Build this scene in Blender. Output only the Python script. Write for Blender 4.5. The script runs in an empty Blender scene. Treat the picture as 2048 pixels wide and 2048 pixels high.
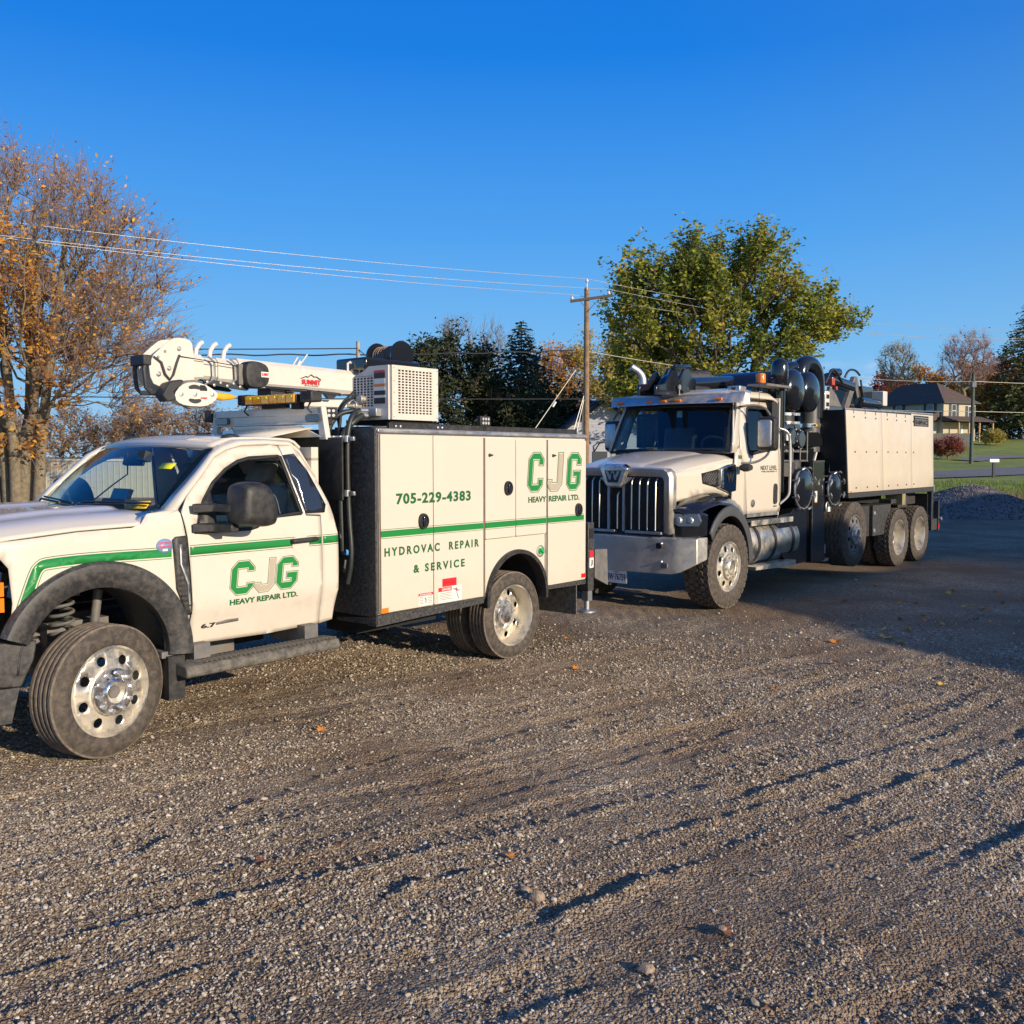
import bpy, bmesh, math, random
import numpy as np
from mathutils import Vector, Matrix
R=math.radians; PI=math.pi
random.seed(7); rng=np.random.default_rng(7)
SC=bpy.context.scene; COL=SC.collection
# ---------------- camera ----------------
cd=bpy.data.cameras.new('camera'); cam=bpy.data.objects.new('camera',cd); COL.objects.link(cam)
cam.location=(0,0,1.83); cam.rotation_euler=(R(90-3.343),0,0)
cd.sensor_fit='HORIZONTAL'; cd.sensor_width=36; cd.lens=36*1900/2048; cd.clip_start=.05; cd.clip_end=6000
SC.camera=cam
# ---------------- world and sun ----------------
SUN_EL=17.0; SUN_DIR=Vector((-.750,.661,0)).normalized()       # the way the light travels over the ground
W=bpy.data.worlds.new('World'); SC.world=W; W.use_nodes=True
nt=W.node_tree; nt.nodes.clear(); N=nt.nodes.new; LK=nt.links.new
wo=N('ShaderNodeOutputWorld'); bg=N('ShaderNodeBackground'); sky=N('ShaderNodeTexSky')
sky.sky_type='NISHITA'; sky.sun_disc=False; sky.sun_elevation=R(SUN_EL)
sky.sun_rotation=math.atan2(-SUN_DIR.x,-SUN_DIR.y)
sky.altitude=200; sky.air_density=1.0; sky.dust_density=.25; sky.ozone_density=2.6
hs=N('ShaderNodeHueSaturation'); hs.inputs['Saturation'].default_value=1.0; hs.inputs['Value'].default_value=1.0
LK(sky.outputs[0],hs.inputs['Color'])
# low cumulus near the horizon
tc=N('ShaderNodeTexCoord'); sx=N('ShaderNodeSeparateXYZ'); LK(tc.outputs['Generated'],sx.inputs[0])
mp=N('ShaderNodeMapping'); mp.inputs['Scale'].default_value=(9,9,26); LK(tc.outputs['Generated'],mp.inputs[0])
cn=N('ShaderNodeTexNoise'); cn.inputs['Scale'].default_value=1.6; cn.inputs['Detail'].default_value=7; cn.inputs['Roughness'].default_value=.6; LK(mp.outputs[0],cn.inputs['Vector'])
cr=N('ShaderNodeMapRange'); cr.inputs[1].default_value=.54; cr.inputs[2].default_value=.80; LK(cn.outputs[0],cr.inputs[0])
ez=N('ShaderNodeMapRange'); ez.inputs[1].default_value=.10; ez.inputs[2].default_value=.06; LK(sx.outputs['Z'],ez.inputs[0])
ex=N('ShaderNodeMapRange'); ex.inputs[1].default_value=.1; ex.inputs[2].default_value=.3; LK(sx.outputs['X'],ex.inputs[0])
m1=N('ShaderNodeMath'); m1.operation='MULTIPLY'; LK(cr.outputs[0],m1.inputs[0]); LK(ez.outputs[0],m1.inputs[1])
m2=N('ShaderNodeMath'); m2.operation='MULTIPLY'; LK(m1.outputs[0],m2.inputs[0]); LK(ex.outputs[0],m2.inputs[1])
gz=N('ShaderNodeValToRGB'); LK(sx.outputs['Z'],gz.inputs[0]); g_=gz.color_ramp; K_=1/.115/1.13
for p_,c_ in ((0,(.33,.60,.86)),(.10,(.19,.50,.88)),(.22,(.075,.36,.87)),(.38,(.006,.21,.78)),(.60,(.0,.13,.62)),(1,(.001,.07,.38))):
    e_=g_.elements[0] if p_==0 else g_.elements[-1] if p_==1 else g_.elements.new(p_); e_.position=p_; e_.color=(*c_,1)
gs=N('ShaderNodeVectorMath'); gs.operation='SCALE'; gs.inputs['Scale'].default_value=K_; LK(gz.outputs[0],gs.inputs[0])
dn_=N('ShaderNodeVectorMath'); dn_.operation='DOT_PRODUCT'; dn_.inputs[1].default_value=(-SUN_DIR.x*math.cos(R(SUN_EL)),-SUN_DIR.y*math.cos(R(SUN_EL)),math.sin(R(SUN_EL))); LK(tc.outputs['Generated'],dn_.inputs[0])
fm=N('ShaderNodeMapRange'); fm.inputs[1].default_value=-.35; fm.inputs[2].default_value=.85; fm.inputs[3].default_value=.95; fm.inputs[4].default_value=.25; LK(dn_.outputs['Value'],fm.inputs[0])
gm=N('ShaderNodeMixRGB'); LK(fm.outputs[0],gm.inputs['Fac']); LK(hs.outputs[0],gm.inputs['Color1']); LK(gs.outputs[0],gm.inputs['Color2'])
mx=N('ShaderNodeMixRGB'); mx.inputs['Color2'].default_value=(7.2,7.0,7.4,1); LK(m2.outputs[0],mx.inputs['Fac']); LK(gm.outputs[0],mx.inputs['Color1'])
LK(mx.outputs[0],bg.inputs['Color']); bg.inputs['Strength'].default_value=.115; LK(bg.outputs[0],wo.inputs['Surface'])
sd=bpy.data.lights.new('sun','SUN'); sd.energy=4.6; sd.angle=R(.5); sd.color=(1,.845,.65)
sun=bpy.data.objects.new('sun',sd); COL.objects.link(sun)
dv=Vector((SUN_DIR.x*math.cos(R(SUN_EL)),SUN_DIR.y*math.cos(R(SUN_EL)),-math.sin(R(SUN_EL))))
sun.rotation_euler=dv.to_track_quat('-Z','Y').to_euler()
vs=SC.view_settings; vs.view_transform='Standard'; vs.look='None'; vs.gamma=1; vs.use_curve_mapping=False; vs.exposure=.2
SC.render.engine='CYCLES'; SC.cycles.max_bounces=6; SC.cycles.transparent_max_bounces=12

# ---------------- materials ----------------
def mat(name,col,rough=.5,metal=0.,var=0.,vs=4.,bump=0.,bs=60.,coat=0.,dirt=None,spec=.5,dist=.004):
    """var: brightness variation; dirt=(colour, amount, scale, z_top or None): mud and dust with a ragged upper edge"""
    m=bpy.data.materials.new(name); m.use_nodes=True; t=m.node_tree; n=t.nodes.new; l=t.links.new
    b=t.nodes['Principled BSDF']; b.inputs['Roughness'].default_value=rough; b.inputs['Metallic'].default_value=metal
    b.inputs['Coat Weight'].default_value=coat; b.inputs['Coat Roughness'].default_value=.06; b.inputs['Specular IOR Level'].default_value=spec
    b.inputs['Base Color'].default_value=(*col,1); m.diffuse_color=(*col,1)
    tcn=n('ShaderNodeTexCoord'); src=None
    if var or dirt:
        ns=n('ShaderNodeTexNoise'); ns.inputs['Scale'].default_value=vs; ns.inputs['Detail'].default_value=6; ns.inputs['Roughness'].default_value=.65; l(tcn.outputs['Object'],ns.inputs['Vector'])
        mr=n('ShaderNodeMapRange'); mr.inputs[1].default_value=.3; mr.inputs[2].default_value=.7; mr.inputs[3].default_value=1-var; mr.inputs[4].default_value=1+var; l(ns.outputs[0],mr.inputs[0])
        mu=n('ShaderNodeVectorMath'); mu.operation='SCALE'; mu.inputs[0].default_value=col; l(mr.outputs[0],mu.inputs['Scale']); src=mu.outputs[0]
        if dirt:
            dc,da,dsn,zt=dirt
            dn=n('ShaderNodeTexNoise'); dn.inputs['Scale'].default_value=dsn; dn.inputs['Detail'].default_value=8; dn.inputs['Roughness'].default_value=.7; l(tcn.outputs['Object'],dn.inputs['Vector'])
            f=n('ShaderNodeMapRange'); f.inputs[1].default_value=.42; f.inputs[2].default_value=.68; f.inputs[4].default_value=da; l(dn.outputs[0],f.inputs[0]); fo=f.outputs[0]
            if zt is not None:
                sp=n('ShaderNodeSeparateXYZ'); l(tcn.outputs['Object'],sp.inputs[0])
                ad=n('ShaderNodeMath'); ad.operation='MULTIPLY_ADD'; l(dn.outputs[0],ad.inputs[0]); ad.inputs[1].default_value=-.7; l(sp.outputs['Z'],ad.inputs[2])
                zr=n('ShaderNodeMapRange'); zr.inputs[1].default_value=zt-.35; zr.inputs[2].default_value=zt-.75; zr.inputs[4].default_value=da; l(ad.outputs[0],zr.inputs[0])
                mm=n('ShaderNodeMath'); mm.operation='MULTIPLY_ADD'; l(zr.outputs[0],mm.inputs[0]); mm.inputs[1].default_value=.8; 
                m3=n('ShaderNodeMath'); m3.operation='MULTIPLY'; l(fo,m3.inputs[0]); m3.inputs[1].default_value=.12; l(m3.outputs[0],mm.inputs[2]); fo=mm.outputs[0]
            dm=n('ShaderNodeMixRGB'); dm.inputs['Color2'].default_value=(*dc,1); l(fo,dm.inputs['Fac']); l(src,dm.inputs['Color1']); src=dm.outputs[0]
            rr=n('ShaderNodeMapRange'); rr.inputs[3].default_value=rough; rr.inputs[4].default_value=.85; l(fo,rr.inputs[0]); l(rr.outputs[0],b.inputs['Roughness'])
            if metal>0:
                rm=n('ShaderNodeMapRange'); rm.inputs[3].default_value=metal; rm.inputs[4].default_value=0; l(fo,rm.inputs[0]); l(rm.outputs[0],b.inputs['Metallic'])
        l(src,b.inputs['Base Color'])
    if bump:
        bn=n('ShaderNodeTexNoise'); bn.inputs['Scale'].default_value=bs; bn.inputs['Detail'].default_value=5; l(tcn.outputs['Object'],bn.inputs['Vector'])
        bb=n('ShaderNodeBump'); bb.inputs['Strength'].default_value=bump; bb.inputs['Distance'].default_value=dist; l(bn.outputs[0],bb.inputs['Height']); l(bb.outputs[0],b.inputs['Normal'])
    return m
def glass_mat(name,tint,refl=1.0,rough=.0,add=.03):
    m=bpy.data.materials.new(name); m.use_nodes=True; t=m.node_tree; t.nodes.clear(); n=t.nodes.new; l=t.links.new
    o=n('ShaderNodeOutputMaterial'); mix=n('ShaderNodeMixShader'); tr=n('ShaderNodeBsdfTransparent'); g=n('ShaderNodeBsdfGlossy'); fr=n('ShaderNodeFresnel')
    tr.inputs[0].default_value=(*tint,1); g.inputs['Roughness'].default_value=rough; g.inputs[0].default_value=(refl,refl,refl,1); fr.inputs[0].default_value=1.42
    ad=n('ShaderNodeMath'); ad.operation='ADD'; ad.inputs[1].default_value=add; l(fr.outputs[0],ad.inputs[0]); ge=n('ShaderNodeNewGeometry'); iv=n('ShaderNodeMath'); iv.operation='SUBTRACT'; iv.inputs[0].default_value=1; l(ge.outputs['Backfacing'],iv.inputs[1]); mm=n('ShaderNodeMath'); mm.operation='MULTIPLY'; l(ad.outputs[0],mm.inputs[0]); l(iv.outputs[0],mm.inputs[1]); l(mm.outputs[0],mix.inputs[0]); l(tr.outputs[0],mix.inputs[1]); l(g.outputs[0],mix.inputs[2]); l(mix.outputs[0],o.inputs[0]); return m
DUST=(.22,.17,.12)
M=dict(
 white=mat('white_paint',(.69,.635,.54),.22,var=.02,vs=2,coat=.6,dirt=((.46,.36,.25),.42,7,.95)),
 white2=mat('white_paint_far',(.68,.61,.50),.25,var=.02,vs=2,coat=.5,dirt=((.45,.38,.28),.3,5,1.1)),
 panel=mat('white_aluminium_door',(.655,.605,.505),.3,var=.025,vs=1.5,coat=.3,dirt=((.50,.42,.29),.38,6,.92)),
 panel2=mat('white_composite_panel',(.66,.575,.455),.35,var=.04,vs=2.5,coat=.2,dirt=((.5,.42,.3),.3,4,None)),
 crane=mat('crane_white',(.70,.65,.57),.28,var=.03,vs=3,coat=.4,dirt=((.5,.42,.32),.3,9,None)),
 green=mat('green_vinyl',(.022,.235,.055),.3,coat=.4), tan=mat('tan_vinyl',(.46,.40,.31),.35,coat=.2), dgreen=mat('dark_green_vinyl',(.02,.13,.045),.35),
 black=mat('black_paint',(.012,.013,.016),.16,coat=.8,var=.1), dusty=mat('black_dusty_steel',(.022,.024,.028),.5,var=.3,vs=12,dirt=((.17,.155,.135),.6,46,None),bump=.25,bs=150,dist=.001),
 plastic=mat('black_plastic',(.018,.018,.02),.5,var=.25,vs=8,dirt=((.13,.12,.105),.3,20,None),bump=.3,bs=300,dist=.001),
 plasticd=mat('dusty_black_plastic',(.030,.030,.033),.5,var=.15,vs=6,dirt=((.20,.18,.15),.38,26,None),bump=.4,bs=200,dist=.001),
 rubber=mat('tyre_rubber',(.052,.044,.038),.8,var=.2,vs=9,dirt=((.19,.15,.11),.62,22,None),bump=.5,bs=90,dist=.003),
 tread=mat('dusty_tread',(.13,.105,.085),.9,var=.2,vs=9,dirt=((.30,.24,.18),.6,30,None),bump=.5,bs=120,dist=.002), treadd=mat('dusty_lug_tread',(.085,.07,.058),.9,var=.2,vs=9,dirt=((.24,.19,.14),.6,20,None),bump=.5,bs=90,dist=.003), board=mat('dusty_step',(.085,.08,.07),.7,var=.25,vs=10,dirt=((.24,.21,.17),.7,20,None),bump=.4,bs=150,dist=.002),
 alu=mat('dull_aluminium',(.70,.66,.58),.38,1.,var=.12,vs=5,dirt=((.50,.41,.28),.65,5,None)),
 chrome=mat('chrome',(.86,.84,.82),.14,1.,var=.08,vs=9,dirt=((.5,.44,.34),.3,12,None)), slat=mat('slat_steel',(.88,.78,.62),.42,1.,var=.1), brushed=mat('brushed_steel',(.55,.55,.55),.42,1.,var=.12,vs=7,dirt=((.35,.31,.25),.35,9,None),bump=.15,bs=40,dist=.001),
 bumpsteel=mat('bumper_steel',(.62,.59,.55),.5,1.,var=.1,vs=5,dirt=((.42,.38,.30),.5,6,None)),
 galv=mat('galvanised_steel',(.55,.55,.54),.45,.9,var=.15,vs=10), dark=mat('dark_void',(.008,.009,.012),.8), grey=mat('grey_steel',(.16,.16,.16),.6,.2,var=.3,vs=10,dirt=(DUST,.6,12,None)),
 seal=mat('rubber_seal',(.014,.014,.016),.6), hose=mat('black_hose',(.03,.034,.034),.42,var=.3,vs=15), rust=mat('rusty_steel',(.20,.09,.045),.75,var=.4,vs=30),
 amber=mat('amber_lens',(.9,.22,.01),.15,coat=.6), red=mat('red_reflector',(.75,.02,.02),.25,coat=.5), decal_red=mat('red_print',(.72,.03,.045),.35), decal_w=mat('white_print',(.8,.77,.7),.35), ink=mat('black_print',(.02,.02,.02),.4), orange=mat('orange_print',(.85,.25,.03),.4),
 yellow=mat('yellow_paint',(.85,.40,.02),.35,var=.1), lime=mat('yellow_sticker',(.75,.72,.02),.4), blue=mat('blue_sticker',(.20,.33,.55),.4), bluecap=mat('blue_cap',(.12,.38,.78),.35), gcap=mat('green_cap',(.02,.45,.12),.3,coat=.4),
 led=mat('led_lens',(.75,.73,.70),.15,.3,coat=.6), lens=mat('smoked_lens',(.10,.10,.11),.08,.2,coat=1.), mirror=mat('mirror_face',(.9,.9,.92),.03,1.),
 seat=mat('grey_seat_fabric',(.22,.21,.20),.9,var=.2), trim=mat('dark_interior',(.03,.032,.036),.75), gloss_dk=mat('gloss_graphite',(.05,.06,.08),.1,.6,coat=1.),
 glass=glass_mat('cab_glass',(.84,.92,.90),add=0), tint=glass_mat('tinted_glass',(.30,.36,.36),add=.01), winglass=mat('house_glass',(.02,.025,.035),.08,.3,coat=1.),
)
M['soot']=mat('charcoal_trim',(.028,.03,.034),.55,var=.2)
# ---------------- mesh helpers ----------------
def tag(o,label=None,cat=None,group=None,kind=None):
    if label: o['label']=label
    if cat: o['category']=cat
    if group: o['group']=group
    if kind: o['kind']=kind
    return o
def thing(name,label,cat,loc=(0,0,0),rz=0,group=None):
    o=bpy.data.objects.new(name,None); o.empty_display_size=.2; COL.objects.link(o); o.location=loc; o.rotation_euler=(0,0,rz); return tag(o,label,cat,group)
def finish(name,me,m,parent=None,smooth=30,bevel=0,solid=0,loc=None,rot=None,label=None,offset=0.):
    if smooth is not None and len(me.polygons):
        me.polygons.foreach_set('use_smooth',[True]*len(me.polygons)); me.set_sharp_from_angle(angle=R(smooth))
    if m and not me.materials: me.materials.append(m if not isinstance(m,str) else M[m])
    o=bpy.data.objects.new(name,me); COL.objects.link(o)
    if parent: o.parent=parent
    if loc: o.location=loc
    if rot: o.rotation_euler=rot
    if solid: s=o.modifiers.new('s','SOLIDIFY'); s.thickness=solid; s.offset=offset
    if bevel: b=o.modifiers.new('b','BEVEL'); b.width=bevel; b.segments=2; b.limit_method='ANGLE'; b.angle_limit=R(35); b.harden_normals=False
    if label: o['label']=label
    return o
class MB:
    def __init__(s): s.v=[]; s.f=[]
    def add(s,vs,fs):
        n=len(s.v); s.v+= [tuple(p) for p in vs]; s.f+=[tuple(i+n for i in f) for f in fs]; return s
    def box(s,x0,x1,y0,y1,z0,z1):
        return s.add([(x,y,z) for z in (z0,z1) for x,y in ((x0,y0),(x1,y0),(x1,y1),(x0,y1))],[(0,3,2,1),(4,5,6,7),(0,1,5,4),(1,2,6,5),(2,3,7,6),(3,0,4,7)])
    def prism(s,poly,ax,a,b):
        """poly in the two other axes, swept from a to b along ax"""
        def P(p,c): return (c,p[0],p[1]) if ax=='x' else (p[0],c,p[1]) if ax=='y' else (p[0],p[1],c)
        n=len(poly); return s.add([P(p,a) for p in poly]+[P(p,b) for p in poly],[tuple(range(n))[::-1],tuple(range(n,2*n))]+[(i,(i+1)%n,n+(i+1)%n,n+i) for i in range(n)])
    def loft(s,rings,cap=True,closed=True):
        n=len(rings[0]); vs=[p for r in rings for p in r]; fs=[]
        for k in range(len(rings)-1):
            for i in range(n if closed else n-1): j=(i+1)%n; fs.append((k*n+i,k*n+j,(k+1)*n+j,(k+1)*n+i))
        if cap and closed: fs+= [tuple(range(n))[::-1],tuple(range((len(rings)-1)*n,len(rings)*n))]
        return s.add(vs,fs)
    def tube(s,pts,r,n=10,cap=True):
        pts=[Vector(p) for p in pts]; rs=r if isinstance(r,(list,tuple)) else [r]*len(pts); rings=[]; up=None
        for i,p in enumerate(pts):
            d=(pts[min(i+1,len(pts)-1)]-pts[max(i-1,0)]).normalized()
            if up is None: up=Vector((0,0,1)) if abs(d.z)<.9 else Vector((1,0,0))
            a=d.cross(up).normalized(); b=a.cross(d).normalized(); up=b
            rings.append([p+(a*math.cos(2*PI*k/n)+b*math.sin(2*PI*k/n))*rs[i] for k in range(n)])
        return s.loft(rings,cap)
    def cyl(s,p0,p1,r0,r1=None,n=20): return s.tube([p0,p1],[r0,r0 if r1 is None else r1],n)
    def lathe(s,prof,c,ax='y',n=48,closed=False):
        """prof: list of (r, offset along ax)"""
        rings=[]
        for r,h in prof:
            q=[]
            for k in range(n):
                a=2*PI*k/n; x,z=r*math.cos(a),r*math.sin(a)
                q.append((c[0]+x,c[1]+h,c[2]+z) if ax=='y' else (c[0]+h,c[1]+x,c[2]+z) if ax=='x' else (c[0]+x,c[1]+z,c[2]+h))
            rings.append(q)
        if closed: rings.append(rings[0])
        return s.loft(rings,cap=not closed)
    def grid(s,nu,nv,f):
        vs=[f(i/nu,j/nv) for i in range(nu+1) for j in range(nv+1)]; k=nv+1
        return s.add(vs,[(i*k+j,(i+1)*k+j,(i+1)*k+j+1,i*k+j+1) for i in range(nu) for j in range(nv)])
    def obox(s,c,sz,rot):
        mt=Matrix.Rotation(rot[2],3,'Z')@Matrix.Rotation(rot[1],3,'Y')@Matrix.Rotation(rot[0],3,'X'); n=MB().box(-sz[0]/2,sz[0]/2,-sz[1]/2,sz[1]/2,-sz[2]/2,sz[2]/2)
        return s.add([Vector(c)+mt@Vector(p) for p in n.v],n.f)
    def mesh(s,name,fix=True):
        me=bpy.data.meshes.new(name); me.from_pydata(s.v,[],s.f); 
        if fix:
            b=bmesh.new(); b.from_mesh(me); bmesh.ops.recalc_face_normals(b,faces=b.faces); b.to_mesh(me); b.free()
        me.update(); return me
    def build(s,name,m,parent=None,fix=True,**k): return finish(name,s.mesh(name,fix),m,parent,**k)
def arc(cx,cz,r,a0,a1,n): return [(cx+r*math.cos(R(a0+(a1-a0)*i/n)),cz+r*math.sin(R(a0+(a1-a0)*i/n))) for i in range(n+1)]
def rrect(x0,x1,z0,z1,r,n=4):
    return arc(x1-r,z1-r,r,0,90,n)+arc(x0+r,z1-r,r,90,180,n)+arc(x0+r,z0+r,r,180,270,n)+arc(x1-r,z0+r,r,270,360,n)
def smooth_poly(p,k=2,closed=True):
    for _ in range(k):
        q=[]; n=len(p)
        for i in range(n if closed else n-1):
            a,b=p[i],p[(i+1)%n]; q+=[tuple(a[j]*.75+b[j]*.25 for j in range(len(a))),tuple(a[j]*.25+b[j]*.75 for j in range(len(a)))]
        p=q if closed else [p[0]]+q+[p[-1]]
    return p
def skin(name,outer,holes,f,m,parent,du=.07,dz=.07,th=.012,offset=0.,**k):
    """fills a polygon with holes in (a,b), cuts it into a grid and bends it: f(a,b) -> point"""
    bm=bmesh.new(); es=[]
    for lp in [outer]+list(holes):
        lp=[p for i,p in enumerate(lp) if (abs(p[0]-lp[i-1][0])+abs(p[1]-lp[i-1][1]))>1e-5]
        vs=[bm.verts.new((p[0],p[1],0)) for p in lp]; es+=[bm.edges.new((vs[i],vs[(i+1)%len(vs)])) for i in range(len(vs))]
    bmesh.ops.triangle_fill(bm,use_beauty=True,use_dissolve=False,edges=es,normal=(0,0,1))
    xs=[p[0] for p in outer]; ys=[p[1] for p in outer]
    for lo,hi,d,nn in ((min(xs),max(xs),du,(1,0,0)),(min(ys),max(ys),dz,(0,1,0))):
        if d:
            c=lo+d*.503
            while c<hi:
                bmesh.ops.bisect_plane(bm,geom=bm.verts[:]+bm.edges[:]+bm.faces[:],plane_co=(c*nn[0],c*nn[1],0),plane_no=nn,dist=1e-5); c+=d
    for v in bm.verts: v.co=Vector(f(v.co.x,v.co.y))
    bmesh.ops.recalc_face_normals(bm,faces=bm.faces)
    me=bpy.data.meshes.new(name); bm.to_mesh(me); bm.free()
    return finish(name,me,m,parent,solid=th,offset=offset,**k)
def text_mesh(s,weight=0,res=3,shear=0,space=1.0):
    cu=bpy.data.curves.new('t','FONT'); cu.body=s; cu.size=1; cu.offset=weight; cu.resolution_u=res; cu.shear=shear; cu.space_character=space; cu.extrude=.5
    o=bpy.data.objects.new('t',cu); COL.objects.link(o); dg=bpy.context.evaluated_depsgraph_get(); me=bpy.data.meshes.new_from_object(o.evaluated_get(dg))
    bpy.data.objects.remove(o); bpy.data.curves.remove(cu); return me
def fit(me,a0,a1,b0,b1,F,th):
    """scale a flat lettering mesh into a box and hand every vertex to F(a,b,depth)"""
    co=np.empty(len(me.vertices)*3); me.vertices.foreach_get('co',co); co=co.reshape(-1,3); lo=co.min(0); hi=co.max(0)
    co=(co-lo)/np.maximum(hi-lo,1e-9); out=[F(a0+(a1-a0)*p[0],b0+(b1-b0)*p[1],th*(1-p[2])) for p in co]
    me.vertices.foreach_set('co',np.array(out,dtype=np.float32).ravel()); me.update(); return me
def text(name,s,a0,a1,b0,b1,F,m,parent,weight=0,th=.0015,shear=0,space=1.,label=None):
    me=fit(text_mesh(s,weight,shear=shear,space=space),a0,a1,b0,b1,F,th); me.name=name
    return finish(name,me,m,parent,smooth=None,label=label)
def copy_tree(o,parent=None,loc=None,rz=None,label=None):
    c=o.copy(); COL.objects.link(c); c.parent=parent
    if loc is not None: c.location=loc
    if rz is not None: c.rotation_euler=(0,0,rz)
    if label: c['label']=label
    for ch in [x for x in bpy.data.objects if x.parent==o]: copy_tree(ch,c)
    return c
def fbm(x,y,sc,oct=4,seed=0,gain=.5):
    g=np.random.default_rng(seed); P=g.random((256,256)); out=np.zeros_like(x,dtype=float); a=1.; tot=0
    for o in range(oct):
        X=x*sc+o*17.3; Y=y*sc+o*9.1; xi=np.floor(X).astype(int); yi=np.floor(Y).astype(int); fx=X-xi; fy=Y-yi; fx=fx*fx*(3-2*fx); fy=fy*fy*(3-2*fy)
        p=lambda i,j:P[(xi+i)&255,(yi+j)&255]
        out+=a*((p(0,0)*(1-fx)+p(1,0)*fx)*(1-fy)+(p(0,1)*(1-fx)+p(1,1)*fx)*fy); tot+=a; a*=gain; sc*=2.03
    return out/tot
# ---------------- wheels (axis along y, outer face at y=0 looking towards -y) ----------------
def tyre_mb(Rr,w,rim,tread='ribs'):
    base=Rr-.022; m=MB(); P=[(rim,.03),(rim+.012,.012),(rim+(Rr-rim)*.35,.0),(rim+(Rr-rim)*.55,.002),(Rr-.035,.014),(Rr-.012,.026)]
    P+= [(base,.036),(base,w-.036)]
    P+= [(Rr-.012,w-.026),(Rr-.035,w-.014),(rim+(Rr-rim)*.5,w),(rim,w-.03),(rim-.01,w-.04),(rim-.01,.04)]
    m.lathe(P,(0,0,0),'y',72,closed=True); base_m=m; m=MB()
    def P3(a,y,r): return (r*math.cos(a),y,r*math.sin(a))
    if tread=='ribs':
        n=5; y0=.024; y1=w-.024; g=.0045
        for i in range(n):
            a=y0+(y1-y0)*i/n+(g if i else 0); b=y0+(y1-y0)*(i+1)/n-(g if i<n-1 else 0)
            m.lathe([(base-.005,a),(Rr-(.004 if i else .012),a+.002),(Rr,a+.008),(Rr,b-.008),(Rr-(.004 if i<n-1 else .012),b-.002),(base-.005,b)],(0,0,0),'y',72,closed=True)
    if tread=='blocks':
        rows=5; nb=34
        for k in range(rows):
            ya=.012+(w-.024)*k/rows+.004; yb=.012+(w-.024)*(k+1)/rows-.004
            for j in range(nb):
                a=2*PI*(j+(.5 if k%2 else 0))/nb; h=2*PI/nb*.41; e=h*.5; ro=Rr-.002-(.01 if k in(0,rows-1) else 0)
                ym=(ya+yb)/2; q=[(a-h,ym),(a-e,ya),(a+e,ya),(a+h,ym),(a+e,yb),(a-e,yb)] if 0<k<rows-1 else [(a-h,ya),(a+h*.8,ya),(a+h,ym),(a+h*.8,yb),(a-h,yb),(a-h*.6,ym)]
                m.add([P3(x,y,ro) for x,y in q]+[P3(x,y,base-.02) for x,y in q],[(0,1,2,3,4,5)]+[(i,i+6,(i+1)%6+6,(i+1)%6) for i in range(6)])
    if tread=='zig':
        rows=5; n=120
        for k in range(rows):
            y0=.02+(w-.04)*k/rows+.006; y1=.02+(w-.04)*(k+1)/rows-.006; rings=[]
            for j in range(n+1):
                a=2*PI*j/n; z=.009*(1 if (j//2)%2 else -1); za=z if k>0 else 0; zb=z if k<rows-1 else 0
                rings.append([P3(a,y0+za,base-.01),P3(a,y0+za,Rr),P3(a,y1+zb,Rr),P3(a,y1+zb,base-.01)])
            m.loft(rings,cap=False,closed=False)
    return base_m,m
def disc(prof,rim,holes,hr,hn,cr=.04):
    """wheel disc with hand holes; prof(r)->y"""
    hl=[[(hr*math.cos(2*PI*i/hn+.3)+holes*math.cos(t),hr*math.sin(2*PI*i/hn+.3)+holes*math.sin(t)) for t in [2*PI*k/12 for k in range(12)]] for i in range(hn)]
    out=[(rim*math.cos(t),rim*math.sin(t)) for t in [2*PI*k/48 for k in range(48)]]
    return out,hl,(lambda a,b:(a,prof(math.hypot(a,b)),b))
def interp(pts):
    xs=[p[0] for p in pts]; ys=[p[1] for p in pts]; return lambda r: float(np.interp(r,xs,ys))
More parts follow.
